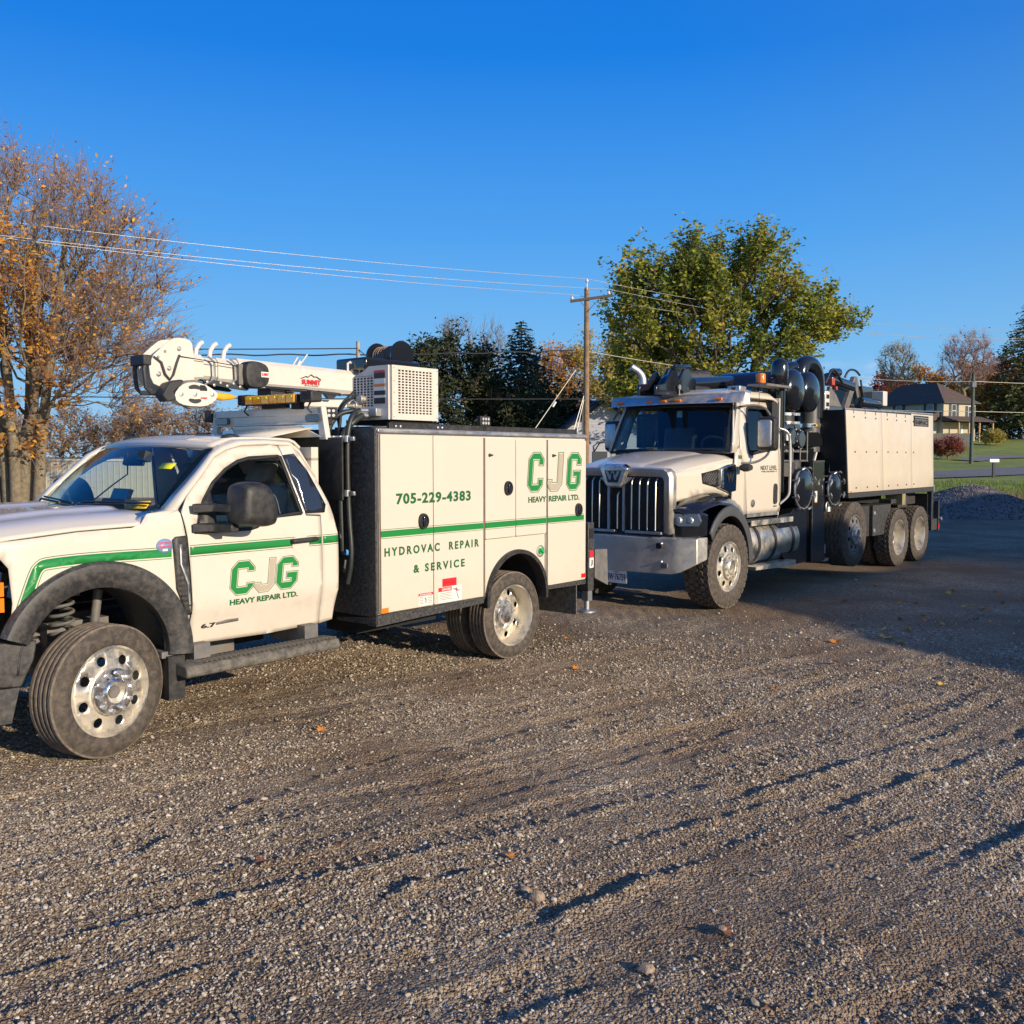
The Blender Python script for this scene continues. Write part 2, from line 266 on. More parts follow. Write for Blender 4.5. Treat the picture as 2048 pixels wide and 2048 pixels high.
def wheel(parent,c,Rr,w,rim,style,tread='ribs',tm='rubber',rm='alu',hm='chrome',nuts=10,far=False,inner=False,label=None,flip=False,rot=0,steer=0):
    e=bpy.data.objects.new('wheel',None); e.empty_display_size=.1; COL.objects.link(e); e.parent=parent; e.location=c
    e.rotation_euler=(0,rot,(PI if flip else 0)+steer)
    if label: e['label']=label
    a_,b_=tyre_mb(Rr,w,rim,tread); a_.build('tyre',tm,e,smooth=50); b_.build('tread','tread' if tread=='ribs' else 'treadd',e,smooth=30)
    if inner: return e
    if style=='front': # convex disc
        barrel=[(rim+.012,.028),(rim+.014,.016),(rim-.002,.014),(rim-.016,.034),(rim-.016,w*.8),(rim,w*.8)]
        pr=interp([(0,.0),(rim*.45,.004),(rim*.52,.022),(rim*.9,.036),(rim,.04)]); hs=rim*.115; hr=rim*.74; hub=(rim*.54,-.035)
    else:
        barrel=[(rim+.012,.028),(rim+.014,.016),(rim-.002,.014),(rim-.02,.05),(rim-.024,w*.72),(rim,w*.74)]
        pr=interp([(0,w*.58),(rim*.5,w*.6),(rim*.6,w*.66),(rim,w*.7)]); hs=rim*.1; hr=rim*.77; hub=(rim*.34,w*.36)
    MB().lathe(barrel,(0,0,0),'y',56,closed=True).build('rim',rm,e,smooth=40)
    o,h,f=disc(pr,rim-.014,hs,hr,8 if style=='front' else 8); skin('disc',o,h,f,rm,e,du=rim*.16,dz=rim*.16,th=.01,smooth=40)
    hb=MB(); hr_,hy=hub; y1=pr(0)+.01
    if style=='front': hb.lathe([(hr_,y1),(hr_,hy+.03),(hr_*.97,hy+.022),(hr_*.62,hy+.016),(hr_*.55,hy),(hr_*.5,hy-.004),(hr_*.46,hy),(hr_*.43,hy+.045)],(0,0,0),'y',40); MB().lathe([(hr_*.44,hy+.04),(hr_*.3,hy+.046),(hr_*.26,hy+.02),(hr_*.22,hy+.02),(.002,hy+.022)],(0,0,0),'y',30).build('hub_bore','grey',e,smooth=35)
    else: hb.lathe([(hr_*1.45,y1),(hr_*1.42,y1-.02),(hr_,y1-.03),(hr_*.98,hy+.02),(hr_*.85,hy+.006),(hr_*.4,hy),(.002,hy-.002)],(0,0,0),'y',36)
    hb.build('hub_cap',hm,e,smooth=35)
    if not far:
        nr=hr_*.8 if style=='front' else rim*.52; ny=hy+.02 if style=='front' else pr(nr)
        me=MB().lathe([(.014,0),(.014,-.018),(.011,-.026),(.001,-.028)],(0,0,0),'y',8).mesh('lug_nut'); me.materials.append(M[hm])
        for i in range(nuts):
            a=2*PI*i/nuts+.1; q=bpy.data.objects.new('lug_nut',me); COL.objects.link(q); q.parent=e; q.location=(nr*math.cos(a),ny,nr*math.sin(a))
    return e

# ================= SERVICE TRUCK =================
A1=R(90-39.5)
T1=thing('service_truck','white service truck with green stripe and crane boom over its cab, nearest the camera','truck',(.0527,8.510,0),A1)
VC=1.2
def far(p): return (p[0],2*VC-p[1],p[2])
def sv(u,z):
    v=.18+.012*((z-1.08)/.3)**2 if z<1.36 else .1905+(z-1.36)*.06+max(0,z-1.4)**1.15*.26
    if z<.79: v+=.022*min(1,(.79-z)/.05)
    if u<-4.12: v+=((-4.12-u)/.5)**2*.13
    return v
def side(name,outer,holes,m,d=0.,parent=T1,mir=True,th=.012,**k):
    o=skin(name,outer,holes,lambda u,z:(u,sv(u,z)+d,z),m,parent,th=th,**k)
    if mir:
        me=o.data.copy(); co=np.empty(len(me.vertices)*3); me.vertices.foreach_get('co',co); co=co.reshape(-1,3); co[:,1]=2*VC-co[:,1]; me.vertices.foreach_set('co',co.ravel()); me.flip_normals()
        q=o.copy(); q.data=me; COL.objects.link(q)
    return o
WCF=(-3.79,.585)
# fender
side('fender',[(-3.175,.58)]+[(-3.33,.58)]+arc(*WCF,.46,0,154,22)[0:]+[(-4.32,.80),(-4.30,.83),(-4.285,1.0),(-4.30,1.20),(-4.36,1.285),(-4.66,1.285),(-4.66,1.30),(-4.3,1.352),(-3.9,1.382),(-3.56,1.388),(-3.50,1.41),(-3.455,1.468),(-3.24,1.488),(-3.222,1.46),(-3.196,1.30),(-3.172,.86)],[],'white')
# fender flare
def flare(u,z):
    r=math.hypot(u-WCF[0],z-WCF[1]); t=(r-.455)/.16; b=math.sin(max(0,min(1,t))*PI)**.6
    return (u,.176-.058*b,z)
FLP=[(.452,.215),(.455,.165),(.470,.150),(.53,.128),(.565,.120),(.600,.130),(.614,.150),(.616,.19)]
for mf in (lambda p:p,far):
    MB().loft([[mf((WCF[0]+r*math.cos(R(-3+161*k/48)),v,WCF[1]+r*math.sin(R(-3+161*k/48)))) for r,v in FLP] for k in range(49)]).build('fender_flare','plasticd',T1,smooth=32)
    MB().loft([[mf(p) for p in q] for q in ([(-3.52,.20,1.385),(-3.50,.26,1.43),(-3.46,.34,1.462)],[(-3.38,.195,1.43),(-3.36,.26,1.462),(-3.34,.34,1.478)],[(-3.235,.205,1.487),(-3.235,.27,1.492),(-3.255,.345,1.492)])],closed=False).build('cowl_corner','white',T1,fix=False,solid=.012)
for vf in (lambda v:v,lambda v:2*VC-v):
    MB().grid(26,4,lambda a,b:(WCF[0]+.475*math.cos(R(180*a)),vf(.19+.50*b),WCF[1]+.475*math.sin(R(180*a)))).build('wheel_well_liner','plasticd',T1,fix=False,solid=.01)
# doors
DW=[(-3.13,1.325),(-3.095,1.45),(-3.045,1.545),(-2.95,1.66),(-2.83,1.75),(-2.72,1.805),(-2.62,1.828),(-2.37,1.84),(-2.34,1.83),(-2.245,1.42),(-2.26,1.408),(-2.50,1.397),(-2.56,1.385),(-2.64,1.335),(-2.70,1.322)]
DO=[(-3.165,.59),(-3.155,.86),(-3.182,1.30),(-3.212,1.47),(-3.16,1.56),(-2.90,1.822),(-2.80,1.868),(-2.665,1.902),(-2.40,1.910),(-2.352,1.905),(-2.335,1.86),(-2.218,1.40),(-2.088,1.39),(-2.083,.88),(-2.083,.585),(-2.55,.575)]
o1=side('door',DO,[DW],'white',mir=True)
def inset(poly,d):
    cx=sum(p[0] for p in poly)/len(poly); cz=sum(p[1] for p in poly)/len(poly); o=[]
    n=len(poly)
    for i in range(n):
        a=Vector((poly[i-1][0],poly[i-1][1])); b=Vector(poly[i][:2]); c=Vector((poly[(i+1)%n][0],poly[(i+1)%n][1])); t=(c-a).normalized(); nrm=Vector((-t.y,t.x))
        if nrm.dot(Vector((cx,cz))-b)<0: nrm=-nrm
        o.append((b.x+nrm.x*d,b.y+nrm.y*d))
    return o
D1=o1
side('window_trim',inset(DW,-.002),[inset(DW,.022)],'seal',d=-.004,parent=D1,mir=False,th=.012)
# the door glass is wound halfway down
GL=[(-3.10,1.33),(-3.02,1.56),(-2.42,1.645),(-2.27,1.655),(-2.25,1.40),(-2.5,1.385),(-2.7,1.325)]
side('door_window',GL,[],'glass',d=.02,parent=D1,mir=False,th=.004)
side('mirror_patch',[(-3.13,1.325),(-3.045,1.545),(-2.985,1.60),(-2.965,1.325)],[],'plastic',d=-.010,parent=D1,mir=False,th=.02)
# rear cab corner with black quarter glass
side('cab_corner',[(-2.077,.585),(-1.955,.60),(-1.927,.84),(-1.93,1.25),(-1.99,1.48),(-2.065,1.66),(-2.175,1.85),(-2.235,1.905),(-2.343,1.907),(-2.326,1.862),(-2.21,1.408),(-2.080,1.398)],[],'white')
side('quarter_window',[(-2.325,1.84),(-2.228,1.85),(-2.138,1.725),(-2.028,1.472),(-2.05,1.415),(-2.215,1.415)],[],'gloss_dk',d=-.008,th=.014)
# A pillar and roof rail
PA=[(-3.24,.212,1.488),(-3.165,.226,1.575),(-3.03,.262,1.70),(-2.90,.30,1.832),(-2.80,.315,1.878),(-2.665,.328,1.912),(-2.45,.332,1.922),(-2.24,.335,1.915),(-2.16,.335,1.86),(-2.05,.29,1.67)]
PB=[(-3.30,.33,1.462),(-3.185,.345,1.575),(-3.04,.36,1.705),(-2.90,.39,1.832),(-2.80,.42,1.900),(-2.665,.46,1.942),(-2.45,.47,1.950),(-2.20,.47,1.940),(-2.10,.45,1.875),(-1.99,.40,1.67)]
for mf in (lambda p:p,far):
    MB().loft([[mf(a),mf(tuple(a[i]*.5+b[i]*.5+(0,-.012,.010)[i] for i in range(3))),mf(b)] for a,b in zip(PA,PB)],closed=False).build('roof_rail','white',T1,solid=.02,fix=False)
# windshield, surround and roof
def q4(s): return max(0.,4*s*(1-s))
def ws(s,t,d=0):
    b=Vector((-3.27-.17*q4(s),.335+1.73*s,1.470-.022*q4(s))); T=Vector((-2.815-.11*q4(s),.425+1.55*s,1.895+.032*q4(s)))
    p=b.lerp(T,t); return (p.x-.02*q4(t)-d,p.y,p.z+.012*q4(t)+d*.8)
wsm=MB().grid(24,10,lambda a,b:ws(a,b)).build('windshield','glass',T1,fix=False,solid=.005)
fr=MB()
for s0,s1,t0,t1 in ((0,1,-.02,.05),(0,1,.935,1.0),(0,.035,0,1),(.965,1,0,1)): fr.grid(24,6,lambda a,b:ws(s0+(s1-s0)*a,t0+(t1-t0)*b,-.007))
fr.build('windshield_band','seal',wsm,fix=False,solid=.003)
# stickers on the windshield
for s0,s1,t0,t1,mn in ((.075,.16,.04,.14,'yellow_s'),(.10,.175,.60,.69,'lime')):
    MB().grid(2,2,lambda a,b:ws(s0+(s1-s0)*a,t0+(t1-t0)*b,.006)).build('sticker',M['lime'] if mn=='lime' else mat('amber_sticker',(.85,.55,.02),.4),wsm,fix=False,solid=.001)
text('sticker_text','09·26',.083,.152,.055,.085,lambda a,b,d:ws(.235-a,b,.008+d),'ink',wsm,th=.0005)
def roof(a,b):
    s=a; p=ws(s,1.0); zr=1.948+.022*q4(s)
    u0=p[0]+.005; u=u0+(-2.01-u0)*b; v=(p[1])*(1-min(1,b*4))+(.47+1.46*s)*min(1,b*4); e=max(0,(b-.82)/.18)
    return (u,v,p[2]+(zr-p[2])*min(1,(b*5)**.7 if b>0 else 0)+.012*math.sin(PI*min(1,b))-.10*e*e)
MB().grid(20,18,roof).build('roof','white',T1,fix=False,solid=.02,offset=-1 if False else 0)
# cab rear wall with window
MB().box(-2.02,-1.985,.30,2.10,.62,1.40).box(-2.05,-1.985,.33,2.07,1.80,1.90).box(-2.05,-1.985,.33,.62,1.38,1.82).box(-2.05,-1.985,1.78,2.07,1.38,1.82).build('cab_rear_wall','white',T1)
MB().box(-2.03,-2.022,.6,1.8,1.38,1.82).build('rear_window','glass',T1)
# clearance lights
for v in (.52,.86,1.2,1.54,1.88):
    MB().loft([[( -2.62+.075*math.cos(2*PI*k/16)*r,v+.052*math.sin(2*PI*k/16)*r,(1.955+.018*(1-abs(v-1.2)))+h) for k in range(16)] for r,h in ((1,-.01),(1,.006),(.85,.02),(.5,.03),(.05,.033))]).build('clearance_light','soot',T1)
# hood, cowl
def hood(a,b):
    v=.205+1.99*a; s=a; ur=-3.335-.17*q4(s); d=max(0,min(v-.205,2.195-v)); uf=-4.70-.06*q4(s)
    if d<.12: ur=-3.50+ (d/.12)*(ur+3.50+.02)
    u=uf+(ur-uf)*b; ze=float(np.interp(u,[-4.7,-4.3,-3.9,-3.55,-3.3],[1.296,1.360,1.390,1.398,1.40]))
    z=ze+.078*(1-math.exp(-(d/.10)**1.3)); z+=.022*max(0,min(1,(.62-abs(v-1.2))/.07))*min(1,max(0,(u+4.6)/.5)); z-=.016*max(0,min(1,(.30-abs(v-1.2))/.06))*min(1,max(0,(u+4.5)/.4))
    if b<.12: z-=.09*((.12-b)/.12)**2
    return (u,v+ (.045*((-4.3-u)/.4)**2 if u<-4.3 else 0)*(1 if v<1.2 else -1)*(1 if d<.3 else .3),z)
MB().grid(64,40,hood).build('hood','white',T1,fix=False,solid=.015)
MB().grid(16,3,lambda a,b:(-3.36-.17*q4(a)+.09*b,.26+1.88*a,1.437-.02*q4(a)+.02*b)).build('cowl','soot',T1,fix=False,solid=.01)
for v0,v1,hh in ((.62,1.12,.012),(1.42,1.95,.014)):
    f0=lambda s,t:Vector(ws(s,t,.03)); s0=(v0-.335)/1.73; s1=(v1-.335)/1.73
    w=MB().tube([f0(s1,-.03),f0(s1,.05),f0(s0,.06)],.009,6).tube([f0(s1-.02,.09),f0(s0-.12,.07)],.007,5); w.build('wiper','soot',T1)
# nose: grille, headlight, bumper
MB().box(-4.72,-4.68,.55,1.85,.82,1.25).build('grille_frame','chrome',T1,bevel=.01)
for i in range(5): MB().box(-4.74,-4.715,.58,1.82,.86+i*.075,.89+i*.075).build('grille_bar','chrome',T1)
for mf in (lambda p:p,far):
    pr=[(-4.33,.255),(-4.45,.29),(-4.6,.36),(-4.70,.47),(-4.70,.56),(-4.34,.56)]
    g=MB().prism([mf((p[0],p[1],0))[:2] for p in pr],'z',.83,1.262).build('headlight','chrome',T1,bevel=.012)
    for z0,z1 in ((.95,1.03),(1.04,1.12)):
        MB().prism([mf((p[0],p[1],0))[:2] for p in [(-4.312,.235),(-4.45,.272),(-4.45,.31),(-4.312,.28)]],'z',z0,z1).build('marker_lens','amber',g)
    MB().prism([mf((p[0],p[1],0))[:2] for p in [(-4.5,.29),(-4.62,.36),(-4.72,.47),(-4.72,.55),(-4.55,.5)]],'z',.88,1.20).build('lamp_glass','led',g)
bp=[(-4.34,.22),(-4.55,.24),(-4.78,.36),(-4.90,.6),(-4.95,1.2),(-4.90,1.8),(-4.78,2.04),(-4.55,2.16),(-4.34,2.18),(-4.36,2.0),(-4.6,1.9),(-4.7,1.7),(-4.75,1.2),(-4.7,.7),(-4.6,.5),(-4.36,.4)]
MB().prism(bp,'z',.52,.775).build('front_bumper','chrome',T1,bevel=.02)
for mf in (lambda p:p,far):
    MB().loft([[mf(p) for p in r] for r in ([(-4.42,.215,.785),(-4.15,.20,.77),(-4.15,.36,.77),(-4.42,.4,.785)],[(-4.42,.205,.66),(-4.175,.19,.66),(-4.175,.36,.66),(-4.42,.4,.66)],[(-4.42,.215,.53),(-4.24,.215,.51),(-4.2,.36,.52),(-4.42,.4,.53)])]).build('bumper_end_cap','plasticd',T1,bevel=.01)
    MB().loft([[mf(p) for p in r] for r in ([(-4.5,.24,.52),(-4.25,.215,.51),(-4.25,.24,.51),(-4.5,.27,.52)],[(-4.5,.25,.31),(-4.295,.225,.31),(-4.295,.25,.31),(-4.5,.28,.31)])]).build('air_dam','plasticd',T1)
# interior
MB().prism([(-3.42,1.42),(-3.15,1.47),(-2.86,1.40),(-2.82,1.2),(-2.95,.9),(-3.42,.9)],'y',.30,2.10).build('dashboard','trim',T1,bevel=.03)
MB().loft([[(-3.16,1.05,1.46),(-3.16,1.28,1.46),(-3.10,1.28,1.60),(-3.10,1.05,1.60)],[(-3.13,1.05,1.45),(-3.13,1.28,1.45),(-3.07,1.28,1.59),(-3.07,1.05,1.59)]]).build('tablet','gloss_dk',T1)
MB().loft([[(-3.2,.95,1.45),(-3.2,1.35,1.45),(-3.05,1.35,1.45),(-3.05,.95,1.45)],[(-3.17,1.0,1.53),(-3.17,1.3,1.53),(-3.08,1.3,1.52),(-3.08,1.0,1.52)]]).build('dash_pod','trim',T1)
sw=MB(); c=Vector((-2.80,.72,1.38)); ax=Vector((.82,0,.42)).normalized(); e1=Vector((0,1,0)); e2=ax.cross(e1)
sw.tube([c+(e1*math.cos(2*PI*k/28)+e2*math.sin(2*PI*k/28))*.185 for k in range(29)],.016,8,False).tube([c-e1*.18,c,c+e1*.18],.014,6).tube([c,c-e2*.18 if (c-e2*.18).z<c.z else c+e2*.18],.014,6).cyl(c,c-ax*.25,.04)
sw.build('steering_wheel','trim',T1)
for v in (.72,1.68):
    s=MB().prism([(-2.62,1.02),(-2.30,1.0),(-2.12,1.58),(-2.24,1.62),(-2.42,1.15),(-2.62,1.12)],'y',v-.24,v+.24).build('seat','seat',T1,bevel=.04)
    MB().loft([[(-2.27+x*sx_+.02,v+y*.14*sy,1.72+z) for x,y,z in ((-.05,-1,-.08),(.05,-1,-.08),(.05,1,-.08),(-.05,1,-.08),)] for sx_,sy,zz in ((1,1,0),)]+[[(-2.22,v-.13,1.78),(-2.13,v-.13,1.78),(-2.13,v+.13,1.78),(-2.22,v+.13,1.78)]]).build('headrest','seat',s,bevel=.03)
MB().obox((-2.98,1.2,1.80),(.04,.26,.075),(0,.3,0)).build('rear_view_mirror','trim',T1,bevel=.01)
MB().obox((-3.02,.98,1.83),(.06,.09,.07),(0,.3,0)).tube([(-3.03,1.2,1.86),(-3.03,1.21,1.70),(-3.1,1.3,1.62),(-3.15,1.5,1.5)],.006,5).build('dash_camera','trim',T1)
MB().box(-3.1,-2.05,.32,2.08,.62,.66).box(-2.6,-2.1,.4,2.0,.66,1.03).build('cab_floor','trim',T1)
for v in(.24,2.14): MB().box(-3.12,-2.12,v,v+.03,.66,1.32).build('door_card','trim',T1)
text('paper_text','solutions',-2.93,-2.82,1.37,1.40,lambda a,b,d:(a,.245-d,b),'ink',T1)
MB().box(-2.97,-2.78,.262,.27,1.30,1.43).build('paper','decal_w',T1)
# door mirror
mh=MB(); P=[(-2.985,.06),(-2.97,.02)]
mp_=smooth_poly([(-3.0,1.395),(-2.99,1.62),(-2.955,1.665),(-2.80,1.672),(-2.74,1.62),(-2.692,1.51),(-2.688,1.40),(-2.73,1.352),(-2.95,1.375)],2)
cx,cz=-2.84,1.51
mir=MB().loft([[(cx+(p[0]-cx)*s,v,cz+(p[1]-cz)*s) for p in mp_] for v,s in ((.045,.90),(.0,.97),(-.08,.97),(-.13,.90),(-.155,.78),(-.16,.5))]).build('side_mirror','plastic',T1,smooth=50)
MB().box(-2.805,-2.70,-.125,-.0,1.455,1.50).build('turn_signal',M['led'],mir,bevel=.012)
for z in (1.36,1.49): MB().loft([[(-3.16,.17,z-.03),(-3.16,.17,z+.035),(-3.02,.15,z+.035),(-3.02,.15,z-.03)],[(-3.04,.10,z-.025),(-3.04,.10,z+.025),(-2.98,.10,z+.025),(-2.98,.10,z-.025)],[(-2.99,-.02,z-.025),(-2.99,-.02,z+.025),(-2.93,-.02,z+.025),(-2.93,-.02,z-.025)]]).build('mirror_arm','plastic',mir,bevel=.008)
mg=mir.copy(); me=mir.data.copy(); co=np.empty(len(me.vertices)*3); me.vertices.foreach_get('co',co); co=co.reshape(-1,3); co[:,1]=2*VC-co[:,1]; me.vertices.foreach_set('co',co.ravel()); me.flip_normals(); mg.data=me; COL.objects.link(mg)
MB().box(-2.98,-2.9,2.2,2.45,1.40,1.46).build('mirror_arm','plastic',mg)
# handle, vent, badge
hd=MB().loft([[(-2.375,.178,1.205),(-2.135,.178,1.21),(-2.135,.178,1.245),(-2.375,.178,1.24)],[(-2.37,.135,1.205),(-2.14,.135,1.212),(-2.14,.135,1.243),(-2.37,.135,1.238)]]).build('door_handle','plastic',D1,bevel=.012)
MB().lathe([(.075,0),(.06,.01),(.001,.018)],(-2.28,.172,1.20),'y',24).build('handle_recess','white',D1)
side('fender_vent',[(-3.30,1.295),(-3.275,1.315),(-3.20,1.318),(-3.197,1.16),(-3.172,.80),(-3.205,.80),(-3.28,.98)],[],'plasticd',d=-.014,mir=False,th=.022)
side('vent_chrome',[(-3.262,1.265),(-3.245,1.265),(-3.243,1.14),(-3.195,1.01),(-3.185,.82),(-3.197,.82),(-3.212,1.0),(-3.262,1.13)],[],'brushed',d=-.03,mir=False,th=.01)
for i in range(7): MB().box(-3.285+i*.008,-3.235+i*.008,.15,.166,1.06-i*.034,1.072-i*.034).build('vent_slat','plastic',T1)
text('badge','XLT',-3.255,-3.205,1.283,1.303,lambda a,b,d:(a,.165-d,b),'decal_w',T1,weight=.03)
g=lambda a,b,d:(a,sv(a,b)-.007-d,b)
# stripe along fender and door
def stripe(poly,m,d,nm='stripe',par=T1): return skin(nm,poly,[],lambda u,z:(u,sv(u,z)-.0075-d,z),m,par,th=.001,offset=0)
def band(pts,w):
    """strip to the left and right of a line: offsets along normals"""
    a=[];b=[]; n=len(pts)
    for i in range(n):
        p=Vector(pts[i]); t=(Vector(pts[min(i+1,n-1)])-Vector(pts[max(i-1,0)])).normalized(); nn=Vector((-t.y,t.x)); a.append(tuple(p+nn*w/2)); b.append(tuple(p-nn*w/2))
    return a+b[::-1]
Lf=smooth_poly([(-3.305,1.213),(-3.83,1.222),(-4.10,1.214),(-4.135,1.20),(-4.165,1.16),(-4.235,.955)],2,False)
for off,w,m in ((0,.052,'green'),(.036,.004,'green'),(-.036,.004,'dgreen')):
    L2=[]; n=len(Lf)
    for i,p in enumerate(Lf):
        t=(Vector(Lf[min(i+1,n-1)])-Vector(Lf[max(i-1,0)])).normalized(); L2.append(tuple(Vector(p)+Vector((-t.y,t.x))*off))
    stripe(band(L2,w),m,0)
for u0,u1 in ((-3.172,-2.09),(-2.072,-1.932)):
    for z0,z1,m in ((1.187,1.240,'green'),(1.248,1.252,'dgreen'),(1.175,1.179,'dgreen')): stripe([(u0,z0),(u1,z0),(u1,z1),(u0,z1)],m,0)
# CJG lettering
def cjg(par,F,x0,x1,z0,z1,wC,wJ,wG):
    H=z1-z0
    def C_(x,w,g=False):
        t=w*.25; c=w*.27; ht=H*.30
        o=[(x+c,z0),(x+w-c,z0),(x+w,z0+c),(x+w,z0+ht),(x+w-t,z0+ht),(x+w-t,z0+t),(x+t,z0+t),(x+t,z1-t),(x+w-t,z1-t),(x+w-t,z1-ht),(x+w,z1-ht),(x+w,z1-c),(x+w-c,z1),(x+c,z1),(x,z1-c),(x,z0+c)]
        if g: o=[(x+c,z0),(x+w-c,z0),(x+w,z0+c),(x+w,z0+H*.50),(x+w*.50,z0+H*.50),(x+w*.50,z0+H*.50-t*.85),(x+w-t,z0+H*.50-t*.85),(x+w-t,z0+t),(x+t,z0+t),(x+t,z1-t),(x+w-t,z1-t),(x+w-t,z1-ht),(x+w,z1-ht),(x+w,z1-c),(x+w-c,z1),(x+c,z1),(x,z1-c),(x,z0+c)]
        return o
    def J_(x,w):
        t=w*.27; c=w*.27; return [(x+c,z0),(x+w-c,z0),(x+w,z0+c),(x+w,z1),(x+w-t,z1),(x+w-t,z0+t),(x+t,z0+t),(x+t,z0+H*.26),(x,z0+H*.26),(x,z0+c)]
    sh=.10
    for nm,o,m in (('letter',C_(x0,wC),'green'),('letter',J_((x0+x1)/2-wJ*.52,wJ),'tan'),('letter',C_(x1-wG,wG,True),'green')):
        s=lambda p:(p[0]+(p[1]-z0-H/2)*sh,p[1])
        o=[s(p) for p in o]
        def grow(poly,d):
            n=len(poly); ar=sum(poly[i-1][0]*poly[i][1]-poly[i][0]*poly[i-1][1] for i in range(n)); sg=1 if ar>0 else -1; r=[]
            for i in range(n):
                a,b,c=Vector(poly[i-1]),Vector(poly[i]),Vector(poly[(i+1)%n]); t1=(b-a).normalized(); t2=(c-b).normalized(); n1=Vector((t1.y,-t1.x))*sg; n2=Vector((t2.y,-t2.x))*sg
                k=(n1+n2); k=k/max(.3,k.length_squared)*2; r.append(tuple(b+k*d))
            return r
        e=H*.022
        skin(nm,o,[],lambda a,b:F(a,b,.0012),m,par,du=0,dz=0,th=.001,smooth=None)
        skin('letter_outline',grow(o,e*1.9),[grow(o,e*1.2)],lambda a,b:F(a,b,.0012),'dgreen',par,du=0,dz=0,th=.001,smooth=None)
cjg(D1,g,-2.865,-2.315,.89,1.112,.178,.155,.175)
text('lettering','HEAVY REPAIR LTD.',-2.877,-2.307,.818,.858,g,'dgreen',D1,weight=.04)
text('badge','6.7',-3.08,-2.97,.685,.716,g,'ink',D1,weight=.03,th=.006)
stripe([(-2.965,.695),(-2.79,.70),(-2.79,.72),(-2.88,.722),(-2.965,.712)],'grey',.001,'badge_bar',D1)
skin('round_sticker',[( -3.352+.058*math.cos(t),1.262+.046*math.sin(t)) for t in [2*PI*k/24 for k in range(24)]],[],lambda u,z:(u,sv(u,z)-.010,z),'blue',T1,du=0,dz=0,th=.001)
for s_,z_ in (('CERTIFIED',1.27),('CLEAN IDLE',1.247)): text('sticker_text',s_,-3.395,-3.31,z_,z_+.016,lambda a,b,d:(a,sv(a,b)-.0115-d,b),'decal_red',T1,weight=.02,th=.0005)
MB().box(-3.37,-3.335,.1695,.1705,1.228,1.242).build('sticker_patch','decal_w',T1)
# running board
rb=MB().loft([[(u,.02+a,z+o) for z,o,a in ((.43+h,0,.0),(.485+h,0,.012),(.497+h,0,.06),(.497+h,0,.19),(.42+h,0,.19),(.41+h,0,.02))] for u,h in ((-3.30,0),(-3.27,.0),(-2.08,-.0),(-2.045,-.0))]).build('running_board','board',T1,bevel=.012)
me=MB().obox((0,0,0),(.014,.15,.010),(0,0,.5)).mesh('tread_rib'); me.materials.append(M['board'])
for i in range(30):
    q=bpy.data.objects.new('tread_rib',me); COL.objects.link(q); q.parent=rb; q.location=(-3.18+i*.037,.11,.501)
MB().box(-3.18,-3.06,.14,.55,.47,.60).build('board_bracket','grey',T1); MB().box(-2.28,-2.16,.14,.55,.47,.60).build('board_bracket','grey',T1)
# chassis
MB().box(-4.6,1.15,.72,.82,.50,.68).box(-4.6,1.15,1.58,1.68,.50,.68).box(-3.2,-2.6,.55,.75,.42,.58).build('chassis_rail','grey',T1)
MB().cyl((-3.74,.45,.40),(-3.74,1.95,.40),.05).cyl((0,.5,.40),(0,1.9,.40),.07).lathe([(.02,-.16),(.16,-.1),(.18,0),(.16,.1),(.02,.16)],(0,1.2,.40),'y',20).cyl((-3.0,1.2,.55),(-.1,1.2,.45),.045).build('axle','grey',T1)
MB().box(-3.1,-2.2,.75,1.5,.42,.62).box(-1.6,-.7,.35,.72,.42,.60).cyl((-1.7,1.75,.42),(-.8,1.75,.42),.13).build('drivetrain','dark',T1)
for vf in (lambda v:v,lambda v:2*VC-v):
    sp=[( -3.84+.068*math.cos(t),vf(.56)+.068*math.sin(t),.64+.045*t/(2*PI)*1.25) for t in np.linspace(0,2*PI*6,90)]
    MB().tube(sp,.011,8).build('coil_spring','grey',T1); MB().cyl((-3.70,vf(.5),.5),(-3.62,vf(.52),.98),.028).cyl((-3.7,vf(.5),.5),(-3.69,vf(.5),.72),.036).build('shock_absorber','grey',T1)
    MB().box(-3.92,-3.76,vf(.56)-.08,vf(.56)+.08,.96,1.02).box(-3.9,-3.5,vf(.68)-.05,vf(.68)+.05,.5,.78).build('spring_seat','grey',T1)
    MB().box(-3.352,-3.235,vf(.28)-.12,vf(.28)+.12,.26,.545).build('mud_flap','plastic',T1); MB().box(-3.38,-3.23,vf(.30)-.11,vf(.30)+.11,.535,.575).build('flap_bracket','grey',T1)
# wheels
RT=.405
wheel(T1,(-3.745,.12,RT),RT,.25,.268,'front','ribs',nuts=10,steer=R(11))
wheel(T1,(0,.035,RT-.01),.395,.235,.268,'rear','ribs',nuts=10)
wheel(T1,(0,.315,RT-.01),.395,.235,.268,'rear','ribs',inner=True)
wheel(T1,(-3.735,2*VC-.15,RT),RT,.235,.268,'front','ribs',far=True,flip=True,steer=R(9))
wheel(T1,(0,2*VC-.035,RT-.01),.395,.235,.268,'rear','ribs',far=True,flip=True)
wheel(T1,(0,2*VC-.315,RT-.01),.395,.235,.268,'rear','ribs',inner=True,flip=True)
